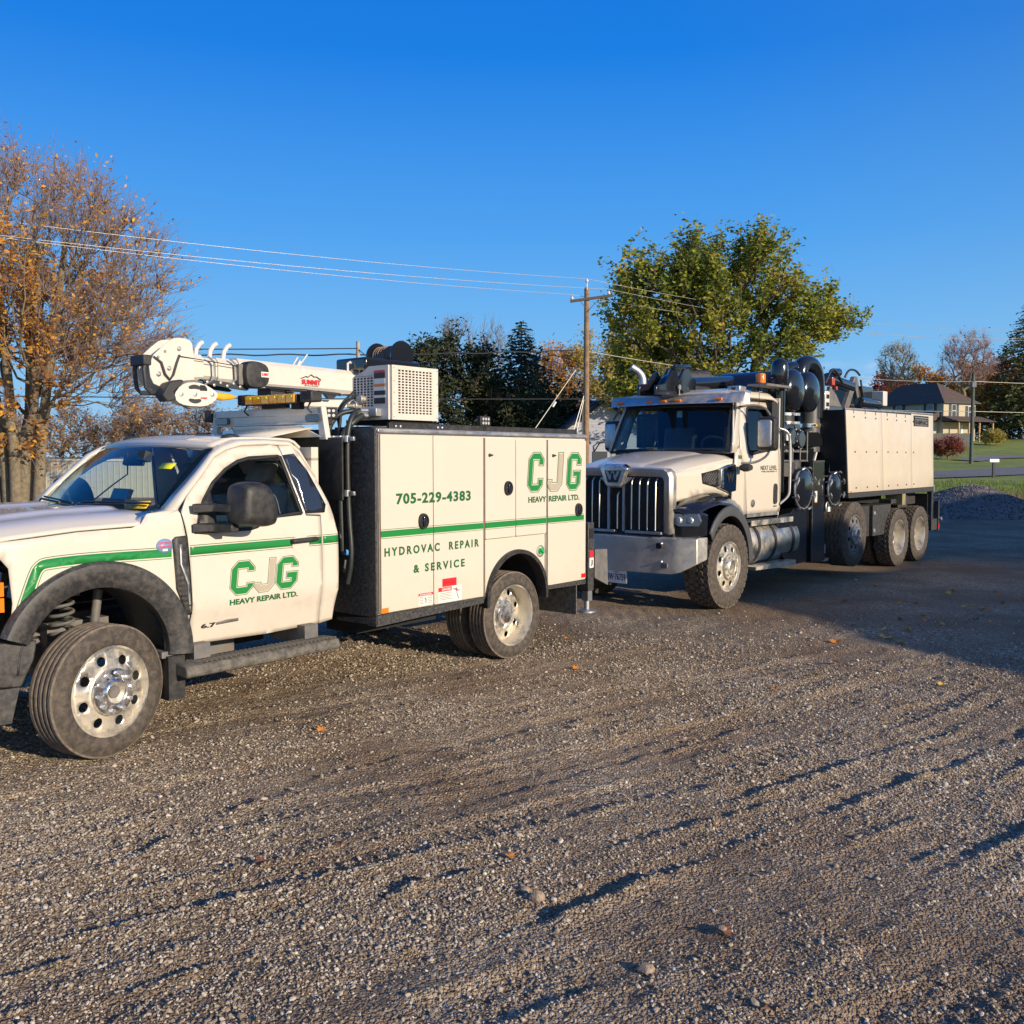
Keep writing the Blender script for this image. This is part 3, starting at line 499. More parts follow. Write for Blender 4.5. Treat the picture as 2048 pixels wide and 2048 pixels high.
# ---------------- service body ----------------
arch_in=arc(0,.56,.405,0,180,24)
MB().prism([(-1.70,.62),(-.41,.62)]+arch_in[::-1]+[(.41,.62),(1.055,.62),(1.055,2.0),(-1.70,2.0)],'y',.014,.05).build('body_side','panel',T1)
sb=MB().box(-1.69,1.05,.05,.50,1.03,2.0).box(-1.69,-.45,.05,.5,.62,1.03).box(.45,1.05,.05,.5,.62,1.03).box(-1.69,1.05,1.9,2.35,1.03,2.0).box(-1.69,-.45,1.9,2.35,.62,1.03).box(.45,1.05,1.9,2.35,.62,1.03).box(-1.69,1.05,.5,1.9,.80,.92)
sb.build('service_body','panel',T1)
MB().box(-1.712,-1.692,.0,2.4,.60,2.045).prism([(.0,.60),(.46,.56),(.46,.535),(-.0,.54)],'x',-1.712,-1.692).build('front_wall','dusty',T1,bevel=.004)
MB().box(-1.70,1.055,.012,.06,2.0,2.045).box(-1.70,1.055,.05,2.35,2.0,2.03).build('body_roof','galv',T1)
MB().box(-1.69,1.06,-.012,.012,2.008,2.040).build('drip_rail','brushed',T1,bevel=.008)
MB().box(-1.52,.97,.045,.075,2.035,2.092).box(-1.68,-1.5,.06,.5,2.035,2.06).build('top_rail','plastic',T1,bevel=.003)
for u in (-1.45,-1.40,-.98,-.93): MB().lathe([(.011,0),(.011,-.006),(.005,-.01),(.001,-.01)],(u,.045,2.065),'y',10).build('rail_bolt','galv',T1)
MB().prism([(-1.71,.53),(-.47,.565),(-.43,.65),(-.455,.62),(-1.71,.615)],'y',.0,.10).build('body_sill','dusty',T1); MB().prism([(.405,.585),(1.06,.575),(1.06,.615),(.405,.635)],'y',.0,.10).build('body_sill','dusty',T1)
MB().loft([[(.0+r*math.cos(a),v,.56+r*math.sin(a)) for r,v in ((.405,.10),(.40,-.016),(.435,-.016),(.437,.014))] for a in [PI*k/30 for k in range(-1,32)]],closed=True).build('arch_trim','plastic',T1)
MB().grid(20,2,lambda a,b:(.42*math.cos(PI*a),.06+.7*b,.56+.42*math.sin(PI*a))).build('rear_wheel_well','dark',T1,fix=False,solid=.01)
SF=lambda a,b,d:(a,-.0135-d,b)
def bdoor(u0,u1,z0,z1,nm='body_door'):
    return MB().prism(rrect(u0,u1,z0,z1,.012,3),'y',-.012,.013).build(nm,'panel',T1,bevel=.003)
b1=bdoor(-1.665,-1.098,.628,1.998); b2=bdoor(-1.090,-.482,.628,1.998)
b3=bdoor(-.455,-.047,1.118,1.985); b4=bdoor(-.039,.405,1.118,1.985); b5=bdoor(.432,1.040,.625,1.985)
for u,z0,z1 in ((-1.678,.63,2.0),(-.468,.63,1.99),(.418,.63,1.985)):
    MB().box(u-.007,u+.002,-.008,.013,z0,z1).build('hinge_post','galv',T1); MB().cyl((u+.006,-.008,z0),(u+.006,-.008,z1),.004,n=8).build('piano_hinge','rust',T1)
for d,u,z in ((b1,-1.21,1.315),(b3,-.15,1.551),(b5,.916,1.315)):
    pl=smooth_poly([(u-.058,z+.035),(u-.02,z+.068),(u+.035,z+.055),(u+.058,z),(u+.035,z-.055),(u-.02,z-.068),(u-.058,z-.035)],2)
    l=MB().loft([[(u+(p[0]-u)*s,-.012-h,z+(p[1]-z)*s) for p in pl] for h,s in ((0,1),(.012,1),(.018,.93),(.018,.82),(.006,.72))]).build('latch','plastic',d,smooth=40)
    MB().box(u-.014,u+.014,-.036,-.02,z-.04,z+.04).box(u-.03,u+.03,-.026,-.018,z-.01,z+.01).build('latch_handle','gloss_dk',l,bevel=.004)
for d,u,z in ((b3,-.404,1.842),(b5,.503,1.839)): MB().lathe([(.014,0),(.014,-.012),(.006,-.016),(.001,-.016)],(u,-.012,z),'y',14).obox((u+.018,-.022,z),(.034,.008,.013),(0,0,0)).build('keyhole','plastic',d)
f=MB().lathe([(.056,.004),(.056,-.004),(.044,-.006),(.040,.006),(.001,.008)],(.344,.012,.955),'y',24).build('fuel_door','brushed',T1)
MB().lathe([(.030,0),(.030,-.014),(.001,-.016)],(.344,.012,.955),'y',20).obox((.344,-.012,.955),(.050,.018,.014),(0,.5,0)).build('fuel_cap','gcap',f)
# stripe and lettering per door
def bst(d,u0,u1):
    for z0,z1,m in ((1.213,1.262,'green'),(1.270,1.2735,'dgreen'),(1.2015,1.205,'dgreen')): MB().box(u0,u1,-.0135,-.012,z0,z1).build('stripe',m,d)
bst(b1,-1.665,-1.098); bst(b2,-1.09,-.482); bst(b3,-.455,-.047); bst(b4,-.039,.405); bst(b5,.432,1.008)
text('lettering','705-229-4383',-1.507,-.647,1.458,1.545,SF,'dgreen',b1,weight=.035,space=1.15)
text('lettering','HYDROVAC  REPAIR',-1.634,-.543,1.062,1.130,SF,'dgreen',b1,weight=.032,space=1.45)
text('lettering','& SERVICE',-1.325,-.725,.908,.975,SF,'dgreen',b1,weight=.032,space=1.45)
cjg(b5,lambda a,b,d:(a,-.0135-d,b),.14,.94,1.517,1.858,.205,.215,.205)
text('lettering','HEAVY',.134,.400,1.410,1.464,SF,'dgreen',b4,weight=.03)
text('lettering','REPAIR LTD.',.440,.928,1.410,1.464,SF,'dgreen',b5,weight=.03)
def decal(d,u0,u1,z0,z1,m,e=0): return MB().box(u0,u1,-.0135-e,-.0115,z0,z1).build('decal',m,d)
decal(b1,-1.675,-1.60,.632,.668,'amber',.006); decal(b5,.967,1.036,.646,.686,'red',.006)
decal(b1,-1.27,-1.105,.638,.735,'decal_w'); decal(b1,-1.27,-1.105,.715,.735,'decal_red',.0006); text('decal_text','DANGER',-1.255,-1.12,.719,.731,lambda a,b,d:(a,-.0142-d,b),'decal_w',b1,weight=.02,th=.0004)
decal(b2,-.995,-.825,.762,.828,'decal_red'); text('decal_text','DANGER',-.98,-.84,.782,.808,lambda a,b,d:(a,-.0137-d,b),'red',b2,weight=.02,th=.0004)
decal(b2,-1.042,-.765,.632,.760,'decal_w'); decal(b2,-1.042,-.885,.724,.758,'decal_red',.0006); text('decal_text','DANGER',-1.00,-.895,.731,.751,lambda a,b,d:(a,-.0142-d,b),'decal_w',b2,weight=.03,th=.0004)
for i in range(5): MB().box(-1.03,-.88-.02*(i%2),-.0142,-.0134,.708-i*.013,.712-i*.013).build('decal_line','grey',b2); MB().box(-1.26,-1.215,-.0142,-.0134,.704-i*.013,.708-i*.013).box(-1.165,-1.115,-.0142,-.0134,.704-i*.013,.708-i*.013).build('decal_line','grey',b1)
MB().tube([(-.83,-.0145,.745),(-.82,-.0145,.69),(-.80,-.0145,.65)],.003,4).tube([(-.85,-.0145,.735),(-.79,-.0145,.72)],.0025,4).build('decal_figure','ink',b2)
MB().tube([(-.87,-.0146,.74),(-.80,-.0146,.71)],.0028,4).build('decal_figure','decal_red',b2)
MB().tube([(-1.20,-.0145,.70),(-1.185,-.0145,.68),(-1.19,-.0145,.655)],.004,4).build('decal_figure','ink',b1)
# rear: mud flap, outrigger, step plate, fluid cap on the front wall
MB().box(.90,.912,.0,.60,.29,.60).build('mud_flap','board',T1); MB().box(.90,.912,1.80,2.4,.29,.60).build('mud_flap','board',T1)
og=MB().box(1.075,1.175,-.02,.08,.50,1.18).build('outrigger','dusty',T1,bevel=.006)
MB().box(1.088,1.162,-.008,.068,.40,.52).cyl((1.125,.03,.30),(1.125,.03,.42),.028).lathe([(.001,.02),(.04,.02),(.09,.0),(.09,-.015),(.001,-.015)],(1.125,.03,.30),'z',20).build('outrigger_foot','galv',og)
MB().box(1.09,1.16,-.026,-.02,.83,.90).build('decal','decal_red',og); MB().box(1.09,1.16,-.026,-.02,.73,.83).build('decal','decal_w',og); text('decal_text','J',1.11,1.14,.75,.81,lambda a,b,d:(a,-.027-d,b),'ink',og,weight=.05)
MB().box(1.09,1.16,-.025,-.02,1.02,1.12).build('socket','dark',og)
MB().prism([(1.20,.905),(1.42,.895),(1.44,.525),(1.20,.622)],'y',-.012,.012).build('bumper_side_plate','grey',T1)
MB().box(1.06,1.42,.10,2.3,.62,.88).build('rear_bumper','dusty',T1,bevel=.01)
c=MB().cyl((-1.715,.315,1.08),(-1.76,.315,1.09),.022).build('fluid_cap','bluecap',T1); MB().tube([(-1.72,.34,1.02),(-1.74,.33,.96),(-1.72,.36,.93)],.012,6).build('hose','hose',T1)
# ---------------- compressor ----------------
cp=MB().prism([(.08,2.118),(.08,2.54),(.30,2.54),(.505,2.47),(.505,2.118)],'x',-1.478,-.966).build('compressor','crane',T1,bevel=.006)
for u0,u1,v0,v1 in ((-1.478,-.966,.08,.6),): MB().box(u0+.02,u1-.02,v0+.02,.62,2.085,2.125).build('mounting_plate','dark',cp)
# side grille: lattice over a dark core
MB().box(-1.42,-1.035,.068,.074,2.165,2.508).build('grille_core','dark',cp)
lt=MB()
for i in range(11): lt.box(-1.424+i*.0385,-1.410+i*.0385,.056,.066,2.16,2.512)
for j in range(17): lt.box(-1.424,-1.025,.0565,.0655,2.158+j*.0218,2.167+j*.0218)
lt.box(-1.478,-1.424,.054,.08,2.118,2.54).box(-1.026,-.966,.054,.08,2.118,2.54).box(-1.424,-1.026,.054,.08,2.118,2.162).box(-1.424,-1.026,.054,.08,2.508,2.54).build('grille_panel','crane',cp)
for u in (-1.46,-.98):
    for z in (2.14,2.24,2.33,2.42,2.52): MB().lathe([(.006,0),(.006,-.003),(.001,-.004)],(u,.054,z),'y',8).build('bolt','galv',cp)
# front grille
MB().box(-1.486,-1.479,.25,.492,2.22,2.46).build('grille_core','dark',cp); lf=MB()
for i in range(7): lf.box(-1.494,-1.486,.246+i*.040,.256+i*.040,2.22,2.455)
for j in range(12): lf.box(-1.4935,-1.4865,.246,.494,2.216+j*.0215,2.225+j*.0215)
lf.prism([(.08,2.118),(.08,2.54),(.246,2.54),(.246,2.118)],'x',-1.4945,-1.479).prism([(.246,2.118),(.505,2.118),(.505,2.215),(.246,2.215)],'x',-1.4945,-1.479).prism([(.246,2.465),(.43,2.465),(.30,2.54),(.246,2.54)],'x',-1.4945,-1.479).build('grille_panel','crane',cp)
for z0,z1,m in ((2.485,2.503,'decal_red'),(2.440,2.484,'ink'),(2.40,2.438,'decal_w'),(2.375,2.395,'orange'),(2.345,2.374,'decal_w'),(2.31,2.344,'ink'),(2.29,2.309,'decal_w'),(2.243,2.288,'ink')): MB().box(-1.4965,-1.4945,.115,.240,z0,z1).build('decal',m,cp)
MB().cyl((-1.5,.42,2.23),(-1.56,.42,2.23),.045).cyl((-1.5,.36,2.28),(-1.55,.36,2.28),.035).cyl((-1.56,.40,2.23),(-1.60,.44,2.23),.018).build('compressor_head','alu',cp,bevel=.004)
MB().box(-1.55,-1.495,.16,.34,2.145,2.205).cyl((-1.6,.32,2.19),(-1.52,.25,2.19),.022).cyl((-1.6,.32,2.15),(-1.52,.25,2.15),.022).build('hose_fitting','galv',cp,bevel=.003)
# work lights
def worklight(c,rz,par=T1):
    o=MB().obox(c,(.045,.13,.085),(0,0,rz)).build('work_light','plastic',par,bevel=.006); d=Vector((math.cos(rz),math.sin(rz),0)); s=Vector((-d.y,d.x,0))
    for i in range(3):
        for j in range(2): 
            p=Vector(c)-d*.024+s*(i-1)*.034+Vector((0,0,(j-.5)*.036)); MB().cyl(p,p-d*.004,.012,n=10).build('led','led',o)
    MB().obox(Vector(c)-Vector((0,0,.06)),(.03,.05,.05),(0,0,rz)).build('light_bracket','plastic',o)
worklight((-.395,.06,2.135),R(90)); worklight((-1.80,.42,2.165),R(50))
# ---------------- hoses between cab and body ----------------
for p,r in (([(-1.60,.34,2.19),(-1.72,.40,2.17),(-1.80,.44,2.05),(-1.80,.45,1.85),(-1.80,.45,1.4),(-1.80,.43,1.1)],.021),([(-1.60,.30,2.19),(-1.70,.26,2.16),(-1.76,.25,2.04),(-1.77,.25,1.85),(-1.77,.24,1.4),(-1.77,.20,1.05),(-1.78,.25,.85)],.021),([(-1.60,.26,2.15),(-1.72,.25,2.09),(-1.79,.30,1.98),(-1.79,.31,1.5),(-1.78,.30,1.1)],.024),([(-1.5,.45,2.32),(-1.68,.42,2.22),(-1.74,.36,2.1),(-1.78,.34,1.95),(-1.79,.36,1.6),(-1.8,.30,1.2)],.012),([(-1.5,.47,2.35),(-1.7,.46,2.20),(-1.76,.33,2.0),(-1.79,.38,1.7),(-1.79,.33,1.3)],.010)):
    MB().tube(smooth_poly(p,3,False),r,10).build('hose','hose',T1,smooth=60)
for z in (1.965,1.55): 
    cl=MB().box(-1.81,-1.79,.13,.55,z-.016,z+.016).build('hose_clamp','galv',T1,bevel=.003)
    for v in (.22,.30,.38,.46): MB().cyl((-1.80,v,z-.024),(-1.80,v,z+.024),.028,n=12).build('clamp_block','galv',cl)
# ---------------- headache rack ----------------
rk=MB().box(-1.88,-1.83,.42,1.86,2.155,2.215).box(-1.88,-1.83,.42,1.86,2.08,2.10).box(-1.868,-1.845,.47,1.80,2.095,2.16)
rk.prism([(.415,2.215),(.47,2.215),(.445,1.96),(.36,1.96)],'x',-1.88,-1.83).prism([(1.86,2.215),(1.80,2.215),(1.83,1.96),(1.90,1.96)],'x',-1.88,-1.83)
rk=rk.build('headache_rack','crane',T1,bevel=.006)
MB().box(-1.865,-1.85,.2,2.2,1.50,1.975).box(-1.95,-1.85,1.55,2.50,1.965,2.02).build('rack_panel','plastic',T1)
MB().prism([(.40,1.98),(1.72,1.975),(1.50,2.075),(.66,2.07)],'x',-1.90,-1.89).loft([[(-2.28,.62,1.965),(-2.28,1.66,1.965)],[(-1.90,.50,2.05),(-1.90,1.60,2.05)]],closed=False).build('wind_deflector','white',T1,fix=False,solid=.008)
for v in (.50,1.72): MB().prism(rrect(v-.09,v+.09,2.102,2.152,.02,3),'x',-1.90,-1.868).build('grille_lamp','lens',T1)
for v in (1.90,): MB().obox((-1.86,v+.045,2.18),(.05,.09,.10),(0,0,.2)).build('scene_light','plastic',T1,bevel=.01)
# light bar
lb=MB().box(-1.965,-1.865,.62,1.28,2.243,2.312).build('light_bar','plastic',T1,bevel=.01)
am2=mat('amber_bar_lens',(.85,.36,.01),.12,coat=.7)
for i in range(6): MB().prism(rrect(.63+i*.107,.73+i*.107,2.25,2.318,.01,3),'x',-1.975,-1.875).build('bar_lens',am2,lb,bevel=.004)
for i in range(6): MB().box(-1.982,-1.976,.65+i*.107,.70+i*.107,2.292,2.306).build('bar_led','lime',lb)
MB().box(-1.93,-1.88,.8,1.1,2.215,2.243).box(-1.93,-1.88,.62,.72,2.2,2.243).build('bar_mount','dark',lb)
for v in (.52,1.34):
    h=MB().box(-1.95,-1.84,v-.07,v+.07,2.25,2.335).build('siren_speaker','plastic',T1,bevel=.012)
    for k in range(4): MB().tube([(-1.955,v-.05,2.262+k*.018),(-1.955,v,2.274+k*.018),(-1.955,v+.05,2.262+k*.018)],.004,4).build('speaker_fin','plastic',h)
    MB().tube([(-1.9,v,2.25),(-1.93,v,2.20),(-1.89,v,2.17)],.008,5).build('hose','hose',T1)
# ---------------- crane ----------------
BV=1.62; bh=.13
cr=MB().box(-.35,.35,BV-.25,BV+.25,2.03,2.12).cyl((0,BV,2.10),(0,BV,2.36),.17).box(-.30,.28,BV-.19,BV-.16,2.3,2.72).box(-.30,.28,BV+.16,BV+.19,2.3,2.72).build('crane_column','crane',T1,bevel=.008)
def hexb(u,z0,z1,hw,c=.035): return [(u,BV-hw,z0+c),(u,BV-hw,z1-c),(u,BV-hw+c,z1),(u,BV+hw-c,z1),(u,BV+hw,z1-c),(u,BV+hw,z0+c),(u,BV+hw-c,z0),(u,BV-hw+c,z0)]
bm_=MB().loft([hexb(-1.86,2.425,2.655,.115),hexb(.10,2.405,2.625,.125)]).build('boom','crane',T1,smooth=20)
MB().loft([hexb(-2.05,2.440,2.645,.10),hexb(-1.86,2.438,2.643,.10)]).build('boom_section','crane',bm_,smooth=20); MB().loft([hexb(-2.22,2.455,2.640,.085),hexb(-2.04,2.453,2.638,.085)]).build('boom_section','crane',bm_,smooth=20); MB().loft([hexb(-2.34,2.43,2.66,.12),hexb(-2.20,2.44,2.655,.12)]).build('boom_section','crane',bm_,smooth=20)
hp=smooth_poly([(-2.70,2.575),(-2.52,2.74),(-2.46,2.765),(-2.35,2.765),(-2.31,2.72),(-2.30,2.43),(-2.33,2.40),(-2.38,2.32),(-2.44,2.32),(-2.60,2.37),(-2.68,2.40)],1)
bhd=MB().prism(hp,'y',BV-.155,BV-.143).prism(hp,'y',BV+.03,BV+.042).box(-2.60,-2.34,BV-.143,BV+.03,2.44,2.60).build('boom_head','crane',T1,bevel=.004)
for u,z,r in ((-2.44,2.68,.018),(-2.56,2.65,.011),(-2.62,2.60,.011),(-2.53,2.52,.018),(-2.62,2.47,.020),(-2.42,2.40,.014),(-2.46,2.42,.010)): MB().lathe([(r,0),(r,-.008),(r*.5,-.014),(.001,-.014)],(u,BV-.155,z),'y',14).build('bolt','galv',bhd)
MB().tube([(-2.44,BV-.165,2.63),(-2.47,BV-.17,2.56),(-2.50,BV-.17,2.47),(-2.53,BV-.17,2.43),(-2.57,BV-.17,2.47),(-2.60,BV-.17,2.56),(-2.66,BV-.16,2.60)],.009,6).build('cable','soot',bhd)
for dv in (-.14,.0): MB().tube([(-2.71,BV+dv,2.60),(-2.73,BV+dv,2.5),(-2.715,BV+dv,2.36),(-2.68,BV+dv,2.325),(-2.42,BV+dv,2.335)],.017,8).build('boom_guard','soot',bhd)
MB().box(-2.75,-2.68,BV-.17,BV+.03,2.53,2.61).build('guard_pad','soot',bhd,bevel=.01)
for u in (-1.95,-2.08,-2.21): 
    MB().tube([(u,BV,2.64),(u,BV,2.68),(u-.03,BV,2.74),(u-.055,BV,2.765)] if False else [(u-.02,BV-.05,2.64),(u-.01,BV-.05,2.70),(u+.02,BV-.05,2.745),(u+.05,BV-.05,2.765)],.019,8).build('cable_guide','crane',bm_)
for u in (-2.16,-1.96): MB().tube([(u,BV-.13,2.64),(u+.05,BV-.135,2.60),(u+.055,BV-.135,2.47),(u-.04,BV-.13,2.41)],.010,6).build('guide_bracket','galv',bm_)
MB().tube([(-1.2,BV-.06,2.63),(-1.10,BV-.06,2.75)],.008,6).tube([(-1.20,BV+.04,2.63),(-1.13,BV+.04,2.73)],.008,6).tube([(-1.22,BV-.06,2.62),(-1.18,BV-.06,2.68)],.02,6).build('boom_rest_arm','crane',bm_)
for u in (-.66,-.52): MB().tube([(u,BV-.1,2.62),(u,BV-.1,2.70),(u+.03,BV-.1,2.715),(u+.055,BV-.1,2.70),(u+.055,BV-.1,2.62)],.012,6).build('lifting_eye','crane',bm_)
bp_=[(-2.24,2.455),(-2.12,2.455),(-1.85,2.43),(-1.78,2.40),(-1.80,2.385),(-2.0,2.40),(-2.18,2.42)]
w=MB().prism(bp_,'y',BV-.14,BV-.11).prism(bp_,'y',BV+.11,BV+.14).build('wear_plate','soot',bm_)
for i in range(6): MB().lathe([(.012,0),(.012,-.006),(.001,-.008)],(-2.18+i*.062,BV-.14,2.435-(i%2)*.022),'y',10).build('bolt','galv',bm_)
# reel with plastic cover
rp=smooth_poly([(-1.86,2.415),(-1.87,2.60),(-1.80,2.635),(-1.67,2.625),(-1.62,2.58),(-1.62,2.46),(-1.66,2.42),(-1.76,2.40)],2)
rl=MB().loft([[(p[0],BV-.125,p[1]) for p in rp],[(p[0],BV-.19,p[1]) for p in rp],[(-1.745+(p[0]+1.745)*.92,BV-.215,2.52+(p[1]-2.52)*.92) for p in rp],[(-1.745+(p[0]+1.745)*.7,BV-.22,2.52+(p[1]-2.52)*.7) for p in rp]]).build('cord_reel','plastic',bm_,smooth=40)
MB().box(-1.715,-1.635,BV-.223,BV-.2205,2.50,2.545).build('label','decal_w',rl); text('lettering','SUMMIT',-1.71,-1.64,2.51,2.536,lambda a,b,d:(a,BV-.2235-d,b),'decal_red',rl,weight=.03)
MB().box(-1.90,-1.86,BV-.17,BV-.115,2.43,2.60).build('reel_plate','grey',bm_)
text('lettering','SUMMIT',-1.215,-1.005,2.475,2.520,lambda a,b,d:(a,BV-.127-d,b),'decal_red',bm_,weight=.035)
text('lettering','TRUCK BODIES',-1.19,-1.03,2.460,2.470,lambda a,b,d:(a,BV-.127-d,b),'ink',bm_,weight=.0)
MB().tube([(-1.225,BV-.1262,2.525),(-1.17,BV-.1262,2.545),(-1.145,BV-.1262,2.54),(-1.11,BV-.1262,2.565),(-1.075,BV-.1262,2.545),(-1.055,BV-.1262,2.55),(-1.0,BV-.1262,2.525)],.004,5).build('logo_mountain','ink',bm_)
MB().tube([(-2.44,BV-.165,2.62),(-2.2,BV-.15,2.605),(-1.87,BV-.15,2.58)],.004,5).tube([(-1.62,BV-.14,2.43),(-1.2,BV-.15,2.425),(-.8,BV-.15,2.40),(-.4,BV-.15,2.42)],.006,5).tube([(-1.62,BV-.15,2.42),(-1.2,BV-.16,2.412),(-.8,BV-.16,2.39)],.005,5).build('cable','soot',bm_)
MB().box(-1.53,-1.38,BV-.10,BV+.10,2.33,2.425).box(-1.50,-1.41,BV-.05,BV+.05,2.2,2.34).build('boom_rest','soot',T1,bevel=.008)
MB().loft([[(-1.33,BV-.05,2.40),(-1.33,BV+.05,2.40),(-1.33,BV+.05,2.43),(-1.33,BV-.05,2.43)],[(-1.03,BV-.05,2.27),(-1.03,BV+.05,2.27),(-1.03,BV+.05,2.33),(-1.03,BV-.05,2.33)]]).build('brace','soot',T1)
MB().loft([[(-1.15,BV-.07,2.28),(-1.15,BV+.07,2.28),(-1.15,BV+.07,2.34),(-1.15,BV-.07,2.34)],[(-.1,BV-.07,2.30),(-.1,BV+.07,2.30),(-.1,BV+.07,2.385),(-.1,BV-.07,2.385)]]).cyl((-1.2,BV,2.30),(-.2,BV,2.34),.03).build('lift_cylinder','crane',T1,bevel=.01)
MB().prism([(-1.06,2.425),(-.80,2.415),(-.80,2.405),(-.84,2.395),(-.88,2.36),(-.94,2.36),(-.98,2.40),(-1.06,2.412)],'y',BV-.16,BV-.12).build('latch_bracket','soot',T1)
# hook block
hb_=smooth_poly([(-2.56,2.31),(-2.50,2.385),(-2.42,2.415),(-2.30,2.41),(-2.20,2.36),(-2.165,2.325),(-2.20,2.27),(-2.29,2.225),(-2.46,2.225),(-2.54,2.255)],1); HV=BV-.22
hk=MB().prism(hb_,'y',HV-.055,HV-.043).prism(hb_,'y',HV+.043,HV+.055).build('hook_block','crane',T1,bevel=.003)
MB().lathe([(.001,-.035),(.10,-.035),(.115,-.03),(.09,0),(.115,.03),(.10,.035),(.001,.035)],(-2.38,HV,2.32),'y',30).build('sheave','grey',hk)
for zc,s in ((2.375,1),(2.268,-1)): MB().prism(smooth_poly([(-2.43,zc-.02*s),(-2.44,zc+.005*s),(-2.38,zc+.026*s),(-2.32,zc+.005*s),(-2.33,zc-.02*s),(-2.38,zc-.012*s)],2),'y',HV-.0565,HV-.05).build('sheave_slot','soot',hk)
for u,z in ((-2.38,2.32),(-2.50,2.315),(-2.225,2.325)): MB().lathe([(.017,0),(.017,-.008),(.001,-.011)],(u,HV-.055,z),'y',12).build('bolt','galv',hk)
text('decal_text','SUMMIT',-2.33,-2.27,2.285,2.30,lambda a,b,d:(a,HV-.057-d,b),'decal_red',hk,weight=.03)
MB().prism([(-2.335,2.35),(-2.335,2.395),(-2.29,2.395),(-2.27,2.37),(-2.27,2.35)],'y',HV-.057,HV-.05).build('sheave_slot','ink',hk)
MB().tube([(-2.19,HV,2.325),(-2.10,HV,2.315),(-2.02,HV,2.318),(-1.97,HV,2.32)],[.026,.034,.024,.008],10).build('hook','yellow',hk)
MB().prism([(-2.66,2.30),(-2.60,2.40),(-2.50,2.43),(-2.47,2.42),(-2.56,2.33),(-2.54,2.27),(-2.62,2.25)],'y',HV-.06,HV+.06).build('anti_two_block','soot',hk,bevel=.01)
# winch
wn=MB().box(-.62,.10,BV-.30,BV+.12,2.64,2.755).build('winch','black',T1,bevel=.02)
for v in (BV-.28,BV+.06): MB().lathe([(.001,0),(.145,0),(.15,.012),(.145,.03),(.11,.03),(.10,.012),(.001,.012)],(-.12,v,2.80),'y',30).build('winch_flange','black',wn)
MB().cyl((-.12,BV-.26,2.80),(-.12,BV+.06,2.80),.10).build('winch_drum','grey',wn)
for k in range(9): MB().lathe([(.09,-.012),(.112,0),(.09,.012)],(-.12,BV-.23+k*.032,2.80),'y',24).build('cable_turn','rust' if k%2 else 'grey',wn)
# ================= VACUUM TRUCK =================
T2=thing('vacuum_truck','white heavy truck with tall chrome slatted grille and black vacuum pipes behind its cab','truck',(2.562,11.257,0),R(90-40.8))
V2=1.08
def far2(p): return (p[0],2*V2-p[1],p[2])
both=(lambda p:tuple(p),far2)
def cs(u,z): return .15+(max(0,z-1.86)**1.2)*.13-(.02 if z<1.5 else 0)*0+ .010*((z-1.5)/.4)**2
def mirror_copy(o,V=V2):
    me=o.data.copy(); co=np.empty(len(me.vertices)*3); me.vertices.foreach_get('co',co); co=co.reshape(-1,3); co[:,1]=2*V-co[:,1]; me.vertices.foreach_set('co',co.ravel()); me.flip_normals(); q=o.copy(); q.data=me; COL.objects.link(q); return q
def side2(name,outer,holes,m,d=0.,parent=T2,mirr=True,th=.015,f=None,**k):
    o=skin(name,outer,holes,f or (lambda u,z:(u,cs(u,z)+d,z)),m,parent,th=th,du=.12,dz=.12,**k)
    if mirr: mirror_copy(o)
    return o
# cab
DO2=[(.79,1.105),(.70,1.66),(.60,1.93),(.66,2.20),(.75,2.42),(.84,2.505),(.95,2.53),(1.55,2.545),(1.66,2.50),(1.69,1.90),(1.69,1.13),(1.66,1.10)]
DW2=rr=[(.83,1.87),(.80,2.0),(.85,2.18),(.90,2.36),(.95,2.44),(1.0,2.465),(1.50,2.475),(1.58,2.44),(1.61,2.36),(1.615,1.95),(1.59,1.92),(1.1,1.875),(.9,1.85)]
d2=side2('door',DO2,[DW2],'white2')
side2('window_trim',inset(DW2,-.006),[inset(DW2,.03)],'seal',d=-.006,parent=d2,mirr=False)
side2('door_window',inset(DW2,.01),[],'tint',d=.012,parent=d2,mirr=False,th=.005)
side2('cab_side',[(.36,1.30),(.46,1.885),(.585,1.95),(.69,1.66),(.775,1.105),(.6,1.105)],[],'white2')
side2('cab_side',[(.385,1.89),(.52,2.25),(.64,2.50),(.80,2.60),(1.60,2.615),(1.70,2.58),(1.72,1.10),(1.70,1.10),(1.70,1.90),(1.672,2.51),(1.555,2.557),(.95,2.542),(.83,2.515),(.74,2.43),(.65,2.21),(.585,1.955)],[],'white2')
side2('rear_cab_wall',[(1.70,1.10),(1.72,1.10),(1.72,2.56),(1.70,2.56)],[],'white2')
MB().box(1.70,1.73,.17,1.99,1.05,2.60).build('cab_rear_wall','white2',T2)
def ws2(s,t,d=0):
    b=Vector((.40-.17*q4(s)**.8,.19+1.78*s,1.875+.01*q4(s))); T=Vector((.66-.12*q4(s)**.8,.27+1.62*s,2.50+.02*q4(s))); p=b.lerp(T,t); return (p.x-d,p.y,p.z+d*.4)
w2=MB().grid(24,8,lambda a,b:ws2(a,b)).build('windshield',glass_mat('blue_glass',(.68,.78,.80),add=.02),T2,fix=False,solid=.006)
fb=MB()
for s0,s1,t0,t1 in ((0,1,-.02,.04),(0,1,.9,1.0),(0,.03,0,1),(.97,1,0,1)): fb.grid(20,4,lambda a,b:ws2(s0+(s1-s0)*a,t0+(t1-t0)*b,.008))
fb.build('windshield_seal','seal',w2,fix=False,solid=.004)
for s0,s1 in ((.10,.48),(.55,.93)): MB().tube([ws2(s1,-.01,.02),ws2(s1-.02,.035,.03),ws2(s0,.05,.03)],.010,6).build('wiper','soot',T2)
